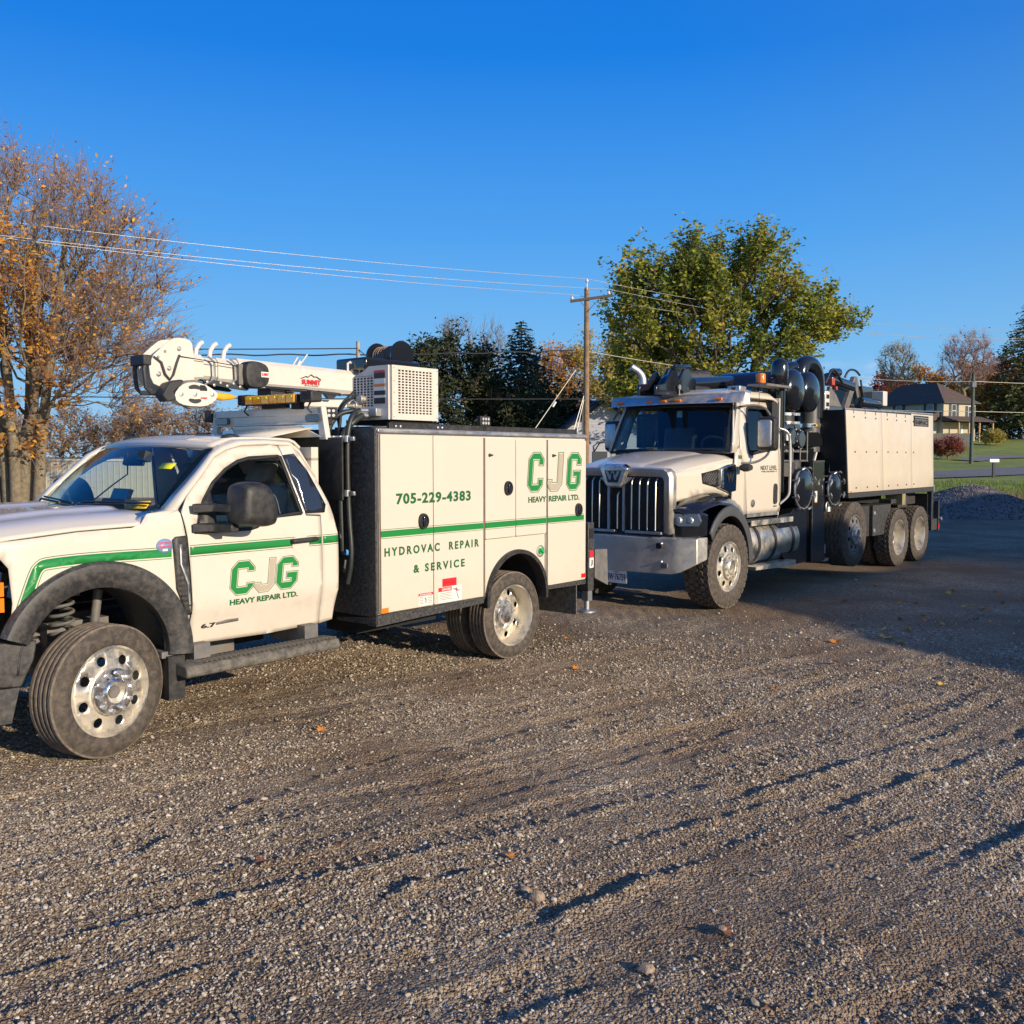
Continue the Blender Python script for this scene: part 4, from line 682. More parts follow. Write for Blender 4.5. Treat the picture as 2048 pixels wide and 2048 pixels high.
for mf in both: MB().loft([[mf(ws2(0,t,.0)),mf((ws2(0,t)[0]+.0,.175+max(0,t-.05)*.07,ws2(0,t)[2])),mf((ws2(0,t)[0]+.09,.155+max(0,t)*.09,ws2(0,t)[2]+.01))] for t in [k/8 for k in range(9)]],closed=False).build('window_pillar','white2',T2,fix=False,solid=.02)
def roof2(a,b):
    v=.20+1.76*a; e=q4(a); u=.60-.06*e+ (1.72-.60+.06*e)*b
    z=2.575+.045*min(1,e*3)**.5+(.075*min(1,b*3.2))*min(1,e*2.2)**.6-.05*max(0,(b-.85)/.15)**2
    return (u,v-(.03 if a==0 else -.03 if a==1 else 0)*0,z)
MB().grid(20,14,roof2).build('roof','white2',T2,fix=False,solid=.03)
# sun visor with marker lamps
vz=MB().loft([[(.66,v,2.64-dz),(.60,v,2.632-dz),(.48-x,v,2.505-dz),(.475-x,v,2.492-dz),(.50-x,v,2.497-dz),(.62,v,2.60-dz)] for v,x,dz in ((.05,-.14,.02),(.10,-.05,.006),(.18,-.0,0),(V2,.07,-.008),(1.98,0,0),(2.06,-.05,.006),(2.11,-.14,.02))]).build('sun_visor','bumpsteel',T2,bevel=.003)
for v in (1.88,1.40,1.19,.97,.40): MB().obox((.50-.055*q4((v-.1)/1.96),v,2.545),(.03,.10,.028),(0,-.75,0)).build('marker_lamp','amber',vz,bevel=.006)
for v in (.36,1.62):
    h=MB().loft([[(.78,v+a*.09,z) for a,z in ((-1,2.64),(1,2.64),(1,2.725),(-1,2.725))],[(.98,v+a*.08,z) for a,z in ((-1,2.64),(1,2.64),(1,2.72),(-1,2.72))]]).build('roof_pod','brushed',T2,bevel=.012)
    text('emblem','W',v+.035,v-.035,2.665,2.705,lambda a,b,d:(.778-d,a,b),'ink',h,weight=.06)
def beacon(c,r,h): 
    b=MB().lathe([(r,0),(r,h*.8),(r*.9,h*.93),(r*.3,h),(.001,h)],c,'z',24).build('beacon','amber',T2,smooth=40); MB().lathe([(r*1.1,-.02),(r*1.1,.004),(.01,.004),(.01,-.02)],c,'z',24,closed=True).build('beacon_base','soot',b)
    for k in range(4): MB().lathe([(r*1.0,0),(r*1.03,h*.03),(r*1.0,h*.06)],(c[0],c[1],c[2]+h*(.2+.16*k)),'z',24).build('lens_ring','amber',b)
beacon((.88,1.76,2.71),.055,.115); beacon((1.25,.22,2.775),.062,.13)
MB().prism([(1.05,2.73),(1.10,2.76),(1.75,2.76),(1.80,2.74),(1.80,2.73)],'y',.05,.32).box(1.22,1.26,.30,.33,2.58,2.74).box(1.55,1.60,.30,.33,2.58,2.74).build('beacon_bracket','grey',T2)
MB().tube([(.88,.06,2.30),(.90,.05,3.35)],[.004,.002],5).build('antenna','soot',T2)
# hood
def hh(u): return .34+(.17-.34)*max(0,min(1,(u+.6)/1.15))
def hood2(a,b):
    u=-.72+1.17*b; v0=hh(u); v=v0+(2*V2-2*v0)*a; d=max(0,min(v-v0,2*V2-v0-v)); e=abs(v-V2)
    zt=1.70+(1.865-1.70)*b+.02*math.sin(PI*b); z=zt-.075*math.exp(-(d/.10)**1.2)
    z+=.05*max(0,1-(e/(.30+.28*b))**2)**.5*(.45+.55*b) if e<.30+.28*b else 0
    if e>.62: z-=.03*(e-.62)/.15*(1-b)
    if b>.85: u-=.17*q4((v-.17)/1.82)**.8*(b-.85)/.15
    return (u,v,z-(.03*(1-b/.06)**2 if b<.06 else 0))
MB().grid(60,16,hood2).build('hood','white2',T2,fix=False,solid=.02)
hf=lambda u,z:(u,hh(u)+.02*max(0,(1.62-z)/.4)**2-.0,z)
hs_=side2('hood_side',[(-.70,1.29),(-.72,1.62),(-.70,1.632),(.0,1.735),(.45,1.80),(.463,1.66),(.47,1.30),(.3,1.36),(.05,1.385),(-.2,1.375),(-.45,1.33)],[],'white2',f=hf)
# intake grille and chrome pod
gi=side2('intake_panel',[(-.165,1.63),(-.14,1.51),(.13,1.455),(.13,1.675)],[],'dark',f=lambda u,z:(u,hf(u,z)[1]-.012,z),mirr=True)
for k in range(-4,9):
    for sg in (1,-1):
        x0=-.16+.045*k; p=[(x0+ (t if sg==1 else .20-t),1.46+t) for t in (0,.21)]
        a,b=Vector(p[0]),Vector(p[1]); pts=[a.lerp(b,i/6) for i in range(7)]; pts=[p for p in pts if -.16<p.x<.125 and 1.455+ (.13-p.x)*.2<p.y<1.625+(p.x+.165)*.16]
        if len(pts)>1: MB().tube([(p.x,hf(p.x,p.y)[1]-.022,p.y) for p in pts],.0045,4).build('mesh_bar','grey',gi)
pod=MB().loft([[(u,hh(u)+x,z) for u,z in ((.135,1.46+o),(.135,1.685-o),(.30,1.73-o),(.445,1.745-o),(.462,1.60),(.455,1.40+o),(.36,1.385+o),(.25,1.42+o))] for x,o in ((.0,0),(-.035,.0),(-.055,.012))]).build('intake_pod',mat('pod_chrome',(.55,.6,.68),.06,1.),T2,bevel=.008)
MB().loft([[(u,hh(u)+x,z) for u,z in ((.13,1.46+o),(.13,1.685-o),(.185,1.70-o),(.185,1.44+o))] for x,o in ((.0,0),(-.05,.0),(-.07,.012))]).build('pod_rim','chrome',pod,bevel=.006)
text('emblem','W',.25,.40,1.52,1.63,lambda a,b,d:(a,hh(a)-.058-d,b),'ink',pod,weight=.07,th=.006)
# grille
GU=-.76
gf=MB()
P_out=[(.31,.94),(.31,1.60),(.335,1.655),(.39,1.69),(.70,1.70),(1.45,1.70),(1.77,1.69),(1.825,1.655),(1.85,1.60),(1.85,.94)]
P_in=[(.43,.94),(.43,1.54),(.445,1.575),(.475,1.595),(.70,1.60),(1.45,1.60),(1.685,1.595),(1.715,1.575),(1.73,1.54),(1.73,.94)]
P_mid=[((a[0]+b[0])/2,(a[1]+b[1])/2) for a,b in zip(P_out,P_in)]
gf.loft([[(GU+.10,)+p for p in P_out],[(GU+.03,)+p for p in P_out],[(GU-.01,p[0]+(.03 if p[0]<V2 else -.03),p[1]-.012) for p in P_out],[(GU-.005,)+p for p in P_mid],[(GU+.03,)+p for p in P_in],[(GU+.10,)+p for p in P_in]],closed=False)
gf.build('grille_surround','bumpsteel',T2,fix=True,solid=.004,smooth=25)
mesh_m=mat('grille_mesh',(.035,.033,.033),.6,var=.5,vs=60,bump=1.0,bs=120,dist=.006)
MB().box(GU+.035,GU+.05,.43,1.73,.94,1.60).build('grille_mesh',mesh_m,T2)
mb=MB()
for i in range(44): mb.tube([(GU+.030,.44+i*.0297,.95),(GU+.030,.44+i*.0297,1.59)],.004,4)
for j in range(26): mb.tube([(GU+.030,.44,.955+j*.025),(GU+.030,1.72,.955+j*.025)],.004,4)
tag(mb.build('mesh_wire','soot',T2),kind='stuff')
for v in (.515,.625,.735,.845,.985+.06,1.24+.07,1.345+.07,1.455+.07,1.565+.07):
    zt=1.59 if abs(v-V2)>.12 else 1.43
    MB().tube([(GU+.05,v,zt-.002),(GU+.01,v,zt-.03),(GU-.015,v,zt-.06),(GU-.02,v,1.2),(GU-.02,v,.97)],[.006,.009,.009,.009,.009],8).build('grille_slat','slat',T2,smooth=60)
MB().prism([(.955,.94),(.99,.94),(.99,1.46),(1.17,1.46),(1.17,.94),(1.205,.94),(1.205,1.49),(1.32,1.58),(.84,1.58),(.955,1.49)],'x',GU-.005,GU+.035).box(GU-.03,GU+.03,.43,.93,.925,.955).box(GU-.03,GU+.03,1.08,1.73,.925,.955).build('grille_frame','brushed',T2,bevel=.004)
em=MB().loft([[(GU+x,V2+a*s,1.585+(z-1.585)*s) for a,z in ((-.20,1.69),(-.12,1.74),(.12,1.74),(.20,1.69),(.125,1.50),(.09,1.47),(-.09,1.47),(-.125,1.50))] for x,s in ((.05,1.0),(-.05,1.0),(-.07,.92))]).build('hood_emblem','chrome',T2,bevel=.008)
MB().loft([[(GU-.071+x,V2+a*.8,1.60+(z-1.60)*.8) for a,z in ((-.15,1.68),(.15,1.68),(.09,1.50),(-.09,1.50))] for x in (0,-.004)]).build('emblem_field','gloss_dk',em)
text('emblem','W',V2+.10,V2-.10,1.555,1.655,lambda a,b,d:(GU-.078-d,a,b),'brushed',em,weight=.05)
st=[(V2+.032*(1 if k%2==0 else .42)*math.sin(2*PI*k/10),1.615+.032*(1 if k%2==0 else .42)*math.cos(2*PI*k/10)) for k in range(10)]; MB().prism(st,'x',GU-.086,GU-.078).build('emblem_star','ink',em)
# bumper
bs=[(.02,-.58,.62),(.03,-.66,.60),(.20,-.75,.50),(.30,-.775,.475),(V2,-.80,.465),(1.86,-.775,.475),(1.96,-.75,.50),(2.13,-.66,.60),(2.14,-.58,.62)]
bu=MB().loft([[(u,v,zb),(u-.005,v,.885),(u+.03,v,.90),(u+.14,v,.90),(u+.14,v,zb+.02)] for v,u,zb in bs]).build('front_bumper','bumpsteel',T2,bevel=.006)
MB().prism(rrect(.42,.49,.765,.83,.012),'x',-.800,-.785).build('tow_opening','dark',bu); MB().prism(rrect(.34,.425,.545,.60,.008),'x',-.798,-.782).build('bumper_plug','grey',bu)
for z in (.825,.615): MB().lathe([(.001,-.02),(.012,-.018),(.02,0)],(-.785,.425,z),'x',12).build('bolt','galv',bu)
MB().box(-.74,-.62,.30,1.86,.885,.94).build('bumper_filler','soot',T2)
pl=MB().prism(rrect(.90,1.20,.315,.465,.012),'x',-.79,-.785).build('license_plate','decal_w',T2)
text('plate_text','BW·76759',1.185,.915,.350,.430,lambda a,b,d:(-.791-d,a,b),mat('plate_blue',(.03,.05,.12),.4),pl,weight=.02,th=.001)
text('plate_text','ONTARIO',1.09,1.01,.442,.455,lambda a,b,d:(-.791-d,a,b),'ink',pl,th=.001)
# fenders
FC=(.10,.55)
def ell(a,b,a0,a1,n): return [(FC[0]+a*math.cos(R(a0+(a1-a0)*i/n)),FC[1]+b*math.sin(R(a0+(a1-a0)*i/n))) for i in range(n+1)]
FM=[(-.74,1.215),(-.60,1.285),(-.45,1.335),(-.165,1.382),(.05,1.39),(.25,1.372),(.42,1.333),(.59,1.24),(.69,1.11),(.72,.90),(.715,.60)]
for mf in both:
    top=[]; 
    for i,(u,z) in enumerate(FM):
        t=i/(len(FM)-1); top.append(Vector((u,hh(u)-.004,z)))
    lip=[Vector((u,.035,z)) for u,z in ell(.60,.69,140,-6,10)]; lip[0]=Vector((-.64,.10,1.12)); lip[1]=Vector((-.52,.05,1.19)); lip[2]=Vector((-.36,.035,1.235)); lip[3]=Vector((-.15,.03,1.262))
    rings=[[mf(tuple(a)),mf(tuple(a.lerp(b,.3)+Vector((0,0,.012)))),mf(tuple(a.lerp(b,.7)+Vector((0,0,.02)))),mf(tuple(a.lerp(b,.93)+Vector((0,0,.008)))),mf(tuple(b))] for a,b in zip(top,lip)]
    MB().loft(rings,closed=False).build('fender','black',T2,fix=False,solid=.015,smooth=60)
    MB().loft([[mf((u,.03,z)),mf((u*1.0-(u-FC[0])*.03,.012,z-(z-FC[1])*.03)),mf((ui,.02,zi)),mf((ui,.10,zi))] for (u,z),(ui,zi) in zip(ell(.60,.69,146,-4,26),ell(.50,.575,150,-6,26))],closed=False).build('fender_flare',mat('grey_flare',(.07,.072,.075),.5,var=.15),T2,fix=False,solid=.012,smooth=50)
    MB().grid(20,3,lambda a,b:mf((FC[0]+.52*math.cos(R(160-170*a)),.06+.6*b,FC[1]+.60*math.sin(R(160-170*a))))).build('wheel_well_liner','dark',T2,fix=False,solid=.01)
    # headlight block
    nb=MB().loft([[mf(p) for p in r] for r in ([(-.70,.36,.90),(-.70,.36,1.24),(-.60,.38,1.29),(-.3,.38,1.2),(-.3,.36,.9)],[(-.68,.20,.90),(-.68,.20,1.22),(-.58,.20,1.25),(-.3,.20,1.2),(-.36,.2,.9)],[(-.58,.04,.90),(-.58,.04,1.14),(-.54,.04,1.19),(-.38,.04,1.16),(-.40,.04,.9)])]).build('fender_nose','black',T2,bevel=.02)
    hp2=[(-.708,.37,1.17),(-.712,.33,1.08),(-.70,.24,1.03),(-.62,.045,1.035),(-.60,.02,1.09),(-.625,.045,1.175)]
    hl=MB().loft([[mf((p[0]+x,p[1],p[2])) for p in hp2] for x in (.03,-.004,-.012)]).build('headlight','lens',T2)
    for v,uu in ((.245,-.705),(.12,-.662)): MB().lathe([(.001,-.012),(.030,-.010),(.036,.0),(.036,.02)],mf((uu,v,1.10)),'x',20).build('lamp_glass','led',hl)
    MB().loft([[mf(p) for p in r] for r in ([(-.716,.37,1.155),(-.716,.37,1.17),(-.70,.37,1.17)],[(-.64,.06,1.155),(-.64,.06,1.17),(-.62,.06,1.17)])]).build('lamp_trim','decal_red',hl)
    MB().obox(mf((.24,.02,1.155)),(.07,.012,.025),(0,.3,0)).build('side_marker','amber',T2)
    MB().loft([[mf((u,.14,z+.01)),mf((u,.22,z+.04))] for u,z in ((-.22,1.285),(-.05,1.34),(.12,1.345))],closed=False).build('fender_vent','dark',T2,fix=False,solid=.01)
# door details
text('lettering','NEXT LEVEL',1.13,1.60,1.655,1.712,lambda a,b,d:(a,cs(a,b)-.009-d,b),'ink',d2,weight=.008)
text('lettering','DIRECTIONAL DRILLING',1.20,1.53,1.625,1.645,lambda a,b,d:(a,cs(a,b)-.009-d,b),'grey',d2)
for u in (1.15,1.555): MB().box(u,u+.035,.137,.141,1.632,1.640).build('lettering_dash','ink',d2)
text('lettering','TR030',.52,.62,1.80,1.845,lambda a,b,d:(a,cs(a,b)-.011-d,b),'dgreen',T2,weight=.02)
hd=MB().prism(smooth_poly([(1.505,1.24),(1.50,1.44),(1.53,1.475),(1.58,1.475),(1.61,1.44),(1.61,1.24),(1.58,1.205),(1.53,1.205)],1),'y',.128,.145).build('door_handle','plastic',d2,bevel=.004); MB().box(1.57,1.585,.118,.13,1.25,1.40).build('handle_bar','galv',hd)
MB().box(1.52,1.60,.134,.142,1.172,1.184).build('badge','ink',d2)
skin('fleet_sticker',[(.93+.055*math.cos(t),1.235+.05*math.sin(t)) for t in [2*PI*k/20 for k in range(20)]],[],lambda u,z:(u,cs(u,z)-.011,z),'grey',d2,du=0,dz=0,th=.002)
# mirrors
for mf in both:
    mr=MB().loft([[mf((u,v,z)) for v,z in rrect(-.20-e,.05+e,1.90-e,2.325+e,.045)] for u,e in ((.93,-.01),(.90,0),(.84,0),(.80,-.012),(.785,-.035))]).build('side_mirror','plastic',T2,smooth=40)
    MB().loft([[mf((u,v,z)) for v,z in rrect(-.165+e,.015-e,1.945+e,2.285-e,.03)] for u,e in ((.79,0),(.765,.006),(.755,.03))]).build('mirror_shell','brushed',mr,smooth=40)
    MB().loft([[mf((u,v,z)) for v,z in rrect(-.17,.02,1.94,2.29,.03)] for u in (.93,.935)]).build('mirror_face','mirror',mr)
    MB().tube([mf(p) for p in smooth_poly([(.87,-.10,1.93),(.86,-.08,1.84),(.78,.02,1.76),(.66,.10,1.745),(.60,.16,1.75)],2,False)],.016,8).tube([mf(p) for p in smooth_poly([(.60,.20,2.44),(.75,.08,2.475),(.88,-.02,2.45),(.88,-.10,2.34)],2,False)],.014,8).build('mirror_bracket','grey',mr)
    MB().loft([[mf((u,v,z)) for u,z in rrect(.40-e,.57+e,1.645-e,1.745+e,.03)] for v,e in ((.08,-.02),(.02,0),(-.04,-.02))]).build('spot_mirror','plastic',mr)
MB().tube(smooth_poly([(1.66,.14,2.20),(1.74,.07,2.17),(1.80,.05,2.06),(1.80,.05,1.40),(1.79,.06,1.30),(1.70,.14,1.20)],2,False),.018,10).build('grab_bar','brushed',T2,smooth=60)
MB().box(.80,1.66,.16,.30,1.06,1.10).build('door_sill','brushed',T2)
# interior
MB().box(.55,1.0,.25,1.9,1.35,1.90).box(1.55,1.70,.2,1.96,1.1,2.55).box(.5,1.7,.2,1.96,1.06,1.12).build('cab_interior','trim',T2)
for v in (.62,1.55): MB().prism([(1.1,1.3),(1.45,1.3),(1.58,2.2),(1.48,2.25),(1.35,1.5),(1.1,1.45)],'y',v-.25,v+.25).build('seat','seat',T2,bevel=.04)
sw=MB(); c=Vector((.88,.62,1.93)); ax=Vector((.6,0,.6)).normalized(); e1=Vector((0,1,0)); e2=ax.cross(e1)
sw.tube([c+(e1*math.cos(2*PI*k/28)+e2*math.sin(2*PI*k/28))*.22 for k in range(29)],.018,8,False).tube([c-e1*.2,c+e1*.2],.015,6).build('steering_wheel','seat',T2)
MB().box(.62,.66,1.0,1.08,2.34,2.42).build('dash_camera','galv',T2)
MB().grid(16,6,lambda a,b:(.75+.03*math.sin(a*40),1.45+.35*a,1.95+.45*b)).build('curtain','seat',T2,fix=False,solid=.004)
# fuel tank, step, battery strap
tk=MB().lathe([(.001,0),(.22,.0),(.285,.03),(.31,.08),(.31,1.50),(.285,1.56),(.22,1.59),(.001,1.60)],(.80,.43,.70),'x',44).build('fuel_tank',mat('tank_alu',(.52,.50,.46),.35,1.,var=.2,vs=4,dirt=((.36,.29,.2),.55,6,None)),T2,smooth=40)
for u in (1.08,1.55,2.10): MB().lathe([(.314,-.03),(.322,-.03),(.322,.03),(.314,.03)],(u,.43,.70),'x',44,closed=True).build('tank_strap','soot',tk)
MB().box(.78,2.0,.09,.40,1.0,1.015).box(.78,2.0,.085,.10,.955,1.02).box(1.0,1.04,.1,.4,1.01,1.02).build('tank_step','alu',T2)
for i in range(5): MB().box(.84+i*.2,.92+i*.2,.12,.38,1.0155,1.02).build('step_slot','dusty',T2)
MB().prism([(.80,.40),(.80,.44),(1.98,.44),(1.98,.37),(1.70,.37)],'y',.03,.22).build('side_step','alu',T2)
for i in range(40): pass
MB().box(.7,8.2,.72,.82,.72,.98).box(.7,8.2,1.36,1.46,.72,.98).build('chassis_rail','dusty',T2)
MB().cyl((.06,.4,.5),(.06,1.8,.5),.06).cyl((5.97,.4,.49),(5.97,1.8,.49),.08).cyl((7.02,.4,.49),(7.02,1.8,.49),.08).box(-.5,1.4,.8,1.35,.45,1.0).build('axle','dusty',T2)
# black lower housing between cab and body
lh=MB().prism([(1.70,1.04),(2.10,1.06),(2.72,1.40),(2.72,.34),(2.10,.34),(1.70,.60)],'y',.17,.40).build('side_housing','black',T2,bevel=.01)
MB().prism([(2.73,.32),(2.73,1.76),(3.15,1.77),(3.22,.32)],'y',.14,.60).build('side_housing','black',T2,bevel=.012)
MB().box(2.74,3.13,.130,.14,1.745,1.775).box(2.72,2.745,.13,.14,.33,1.76).build('housing_edge','dusty',T2)
MB().box(1.75,3.55,.45,1.9,.50,1.30).build('housing_core','dark',T2)
MB().box(2.80,2.88,.128,.14,1.19,1.34).build('decal','decal_w',T2); MB().box(2.80,2.88,.1275,.14,1.175,1.19).build('decal','orange',T2); MB().box(2.25,2.42,.30,.31,1.40,1.53).build('decal','decal_w',T2)
def manhole(u,z,r,v,L=.5):
    m=MB().lathe([(.001,-.05),(r*.55,-.045),(r*.85,-.02),(r*.97,.0),(r,.02),(r,.05),(r*.97,.06),(r*.97,L)],(u,v,z),'y',44).build('cyclone_tank','black',T2,smooth=40)
    MB().lathe([(r*1.0,.0),(r*1.03,.015),(r*1.0,.03)],(u,v,z),'y',44).build('clamp_ring','galv',m)
    for k in range(8):
        a=2*PI*k/8+.4; c=Vector((u+math.cos(a)*r*1.05,v,z+math.sin(a)*r*1.05)); d=Vector((math.cos(a),0,math.sin(a)))
        MB().cyl(c-Vector((0,.03,0)),c+Vector((0,.05,0)),.014,n=8).tube([c-Vector((0,.03,0))-d.cross(Vector((0,1,0)))*.045,c-Vector((0,.045,0)),c-Vector((0,.03,0))+d.cross(Vector((0,1,0)))*.045],.010,6).build('wing_nut','galv',m)
    return m
manhole(2.38,1.39,.285,.10); manhole(3.44,1.36,.245,.09)
MB().cyl((2.45,.35,1.60),(2.45,.35,1.78),.15).cyl((2.22,.45,1.55),(2.22,.45,1.75),.26).build('cyclone_neck','dusty',T2,bevel=.01)
# pipe frame
for z in (1.90,1.77): MB().tube([(1.80,.26,z),(2.82,.26,z)],.014,6).tube([(1.80,.6,z),(2.82,.6,z)],.014,6).build('frame_pipe','grey',T2)
for u in (2.30,2.55,2.78): MB().tube([(u,.25,1.55),(u,.25,2.18 if u>2.6 else 1.95)],.014,6).build('frame_pipe','grey',T2)
# blower
bl=MB().lathe([(.001,-.05),(.10,-.05),(.13,-.03),(.13,.0),(.24,.01),(.25,.03),(.25,.5),(.001,.5)],(2.40,.33,2.10),'y',30).build('blower','black',T2,bevel=.004)
MB().lathe([(.001,-.03),(.11,-.03),(.14,0),(.15,.35),(.001,.35)],(2.62,.28,2.07),'y',26).box(2.2,2.75,.34,.8,1.90,2.28).build('blower_cover','black',bl,bevel=.006)
for k in range(12):
    a=2*PI*k/12; MB().lathe([(.016,0),(.016,-.014),(.001,-.018)],(2.40+.215*math.cos(a),.338,2.10+.215*math.sin(a)),'y',8).build('bolt','led',bl)
for k in range(8):
    a=2*PI*k/8+.2; MB().lathe([(.013,0),(.013,-.012),(.001,-.016)],(2.62+.125*math.cos(a),.28,2.07+.125*math.sin(a)),'y',8).build('bolt','led',bl)
MB().loft([[(2.33+.012*x,.315,z) for x,z in ((0,2.03),(1,2.03),(3,2.10),(1,2.17),(0,2.17))],[(2.35+.012*x,.30,z) for x,z in ((0,2.03),(1,2.03),(3,2.10),(1,2.17),(0,2.17))]]).box(2.22,2.28,.30,.32,2.05,2.15).build('blower_plate','decal_w',bl)
MB().cyl((2.42,.45,2.26),(2.42,.45,2.50),.155).build('blower_inlet','soot',bl)
for z in (2.30,2.42): MB().lathe([(.157,-.022),(.168,-.02),(.168,.02),(.157,.022)],(2.42,.45,z),'z',30,closed=True).build('band_clamp','chrome',bl); 
for z in (2.30,2.42): MB().box(2.50,2.58,.27,.31,z-.018,z+.018).build('clamp_bolt','chrome',bl)
# canisters
for u,z,v in ((2.36,2.745,.22),(2.92,2.745,.24)):
    c=MB().lathe([(.001,-.055),(.12,-.045),(.22,-.02),(.275,.015),(.285,.04),(.285,1.1),(.2,1.2),(.001,1.2)],(u,v,z),'y',52).build('air_filter_canister','black',T2,smooth=40)
    MB().lathe([(.286,-.01),(.292,0),(.286,.01)],(u,v+.05,z),'y',52).build('canister_band','black',c); MB().obox((u-.28,v+.05,z+.02),(.03,.04,.09),(0,0,0)).build('canister_latch','galv',c)
# intake stack in front of the canisters
MB().tube([(1.80,.20,1.35),(1.80,.20,2.96)],.058,20).tube([(1.98,.55,2.45),(1.98,.55,2.98)],.07,20).build('stack_pipe','black',T2,smooth=40)
MB().lathe([(.05,2.70),(.075,2.74),(.108,2.80),(.115,2.92),(.113,3.03),(.095,3.09),(.05,3.125),(.001,3.135)],(1.78,.21,0),'z',32).build('stack_cap','black',T2,smooth=60)
# big elbows
MB().tube(smooth_poly([(3.05,.5,2.9),(3.05,.5,3.10),(3.18,.48,3.20),(3.38,.45,3.18),(3.52,.45,3.05),(3.56,.45,2.8),(3.56,.45,2.4)],2,False),.115,20).build('vacuum_pipe','black',T2,smooth=60)
MB().tube(smooth_poly([(2.72,.6,2.95),(2.80,.6,3.08),(3.0,.55,3.13),(3.2,.5,3.04),(3.25,.5,2.9)],2,False),.09,18).build('vacuum_pipe','black',T2,smooth=60)
MB().cyl((3.52,.55,1.90),(3.52,.55,2.75),.165,n=36).build('vertical_duct',mat('duct_grey',(.10,.10,.10),.4,.2,var=.15),T2); MB().lathe([(.168,-.03),(.178,-.028),(.178,.028),(.168,.03)],(3.52,.55,2.29),'z',36,closed=True).build('band_clamp','chrome',T2)
MB().obox((3.36,.38,2.29),(.05,.04,.03),(0,0,0)).build('clamp_bolt','yellow',T2)
MB().prism([(3.0,2.15),(3.05,2.19),(3.45,2.19),(3.62,2.10),(3.62,1.98),(3.0,1.98)],'y',.36,1.6).build('filter_box','black',T2,bevel=.015)
MB().prism([(3.0,1.95),(3.60,1.95),(3.42,1.76),(3.0,1.76)],'y',.42,1.6).build('filter_box','black',T2); MB().prism([(3.40,1.76),(3.44,1.76),(3.56,1.97),(3.52,1.97)],'y',.405,.42).build('white_strap','decal_w',T2)
# debris body
BP=[(3.705,1.288),(7.665,1.292),(7.54,2.565),(3.53,2.515)]
MB().prism(BP,'y',.02,2*V2-.02).build('debris_body',mat('body_black_front',(.02,.022,.027),.45,var=.2),T2)
def bp2(u,z): # straight body coordinates -> leaning sides
    t=(z-1.29)/1.25; a=(u-3.705)/(7.665-3.705); return (3.705+(3.53-3.705)*t)*(1-a)+(7.665+(7.54-7.665)*t)*a
def pnl(u0,u1,z0,z1,nm='side_panel',holes=()):
    o=skin(nm,[(u0,z0),(u1,z0),(u1,z1),(u0,z1)],holes,lambda u,z:(bp2(u,z),.008,z+ (.02*(u-3.7)/4 if z>2.3 else 0)),'panel2',T2,du=.5,dz=.5,th=.018,bevel=.003); return o
pn=[pnl(3.71,5.145,1.292,2.512),pnl(5.155,6.515,1.292,2.515),pnl(6.525,7.66,1.292,2.535,holes=[[(6.63,2.33),(7.42,2.33),(7.42,2.51),(6.63,2.51)]])]
bm2=MB().lathe([(.013,0),(.013,-.008),(.001,-.010)],(0,0,0),'y',8).mesh('rivet'); bm2.materials.append(M['soot'])
for k,us in ((0,(4.0,4.45,4.88)),(1,(5.38,5.80,6.22)),(2,(6.60,))):
    for u in us:
        for z in (2.42,1.90,1.36):
            q=bpy.data.objects.new('rivet',bm2); COL.objects.link(q); q.parent=pn[k]; q.location=(bp2(u,z),-.002,z)
        if k<2: MB().box(bp2(u,2.5)-.007,bp2(u,2.5)+.007,-.006,.0,2.47,2.52).build('notch','soot',pn[k])
MB().box(6.52,7.38,.03,.09,2.32,2.52).build('vent_recess','dark',T2)
vp=MB().prism([(6.57,2.36),(7.24,2.36),(7.24,2.47),(6.57,2.47)],'y',-.0,.012).build('name_plate','grey',T2); text('lettering','RAMVAC',6.60,7.21,2.375,2.455,lambda a,b,d:(a,-.001-d,b),'dark',vp,weight=.03)
MB().box(6.57,7.40,.0,.012,2.487,2.505).build('vent_bar','galv',T2)
MB().box(3.72,7.66,.0,.08,1.21,1.288).box(3.72,7.66,.08,2.1,1.23,1.288).build('body_rail','dusty',T2,bevel=.006)
MB().box(7.66,7.72,-.005,.06,1.20,1.31).build('rail_end','galv',T2)
MB().loft([[(3.53,.0,2.515),(3.53,.05,2.515),(3.53,.05,2.545),(3.53,.0,2.545)],[(7.54,.0,2.567),(7.54,.05,2.567),(7.54,.05,2.595),(7.54,.0,2.595)]]).build('top_edge','brushed',T2,bevel=.004)
MB().box(3.76,3.83,-.006,.0,1.295,1.318).build('marker','orange',T2)
for u in (3.62,): MB().tube([(3.58,.30,2.55),(3.60,.28,2.2),(3.64,.26,1.9),(3.66,.3,1.4)],.012,6).build('hose','hose',T2)
# small white tank behind second manhole, toolbox, rear details
MB().lathe([(.001,-.12),(.07,-.10),(.10,0),(.10,.2),(.001,.25)],(4.0,.3,1.33),'x',20).build('water_filter','crane',T2,smooth=50)
tb=MB().box(4.62,5.0,.16,.60,.56,1.05).box(5.0,5.80,.10,.60,.56,1.05).build('tool_box','dusty',T2,bevel=.006)
for z in (.93,.65): MB().obox((5.04,.095,z),(.06,.02,.02),(0,.7,0)).obox((5.04,.095,z),(.06,.02,.02),(0,-.7,0)).build('box_latch','led',tb)
MB().prism([(4.5,1.10),(5.9,1.06),(5.9,1.18),(4.5,1.20)],'y',.3,.5).build('sub_frame','dark',T2)
for u in (6.10,): MB().box(u,u+.16,.02,.3,1.02,1.21).build('body_mount',mat('brassy_mount',(.28,.24,.12),.6,var=.3),T2)
MB().box(6.42,6.9,.2,.26,.95,1.2).box(5.8,6.05,.1,.4,1.05,1.12).build('bracket','dusty',T2)
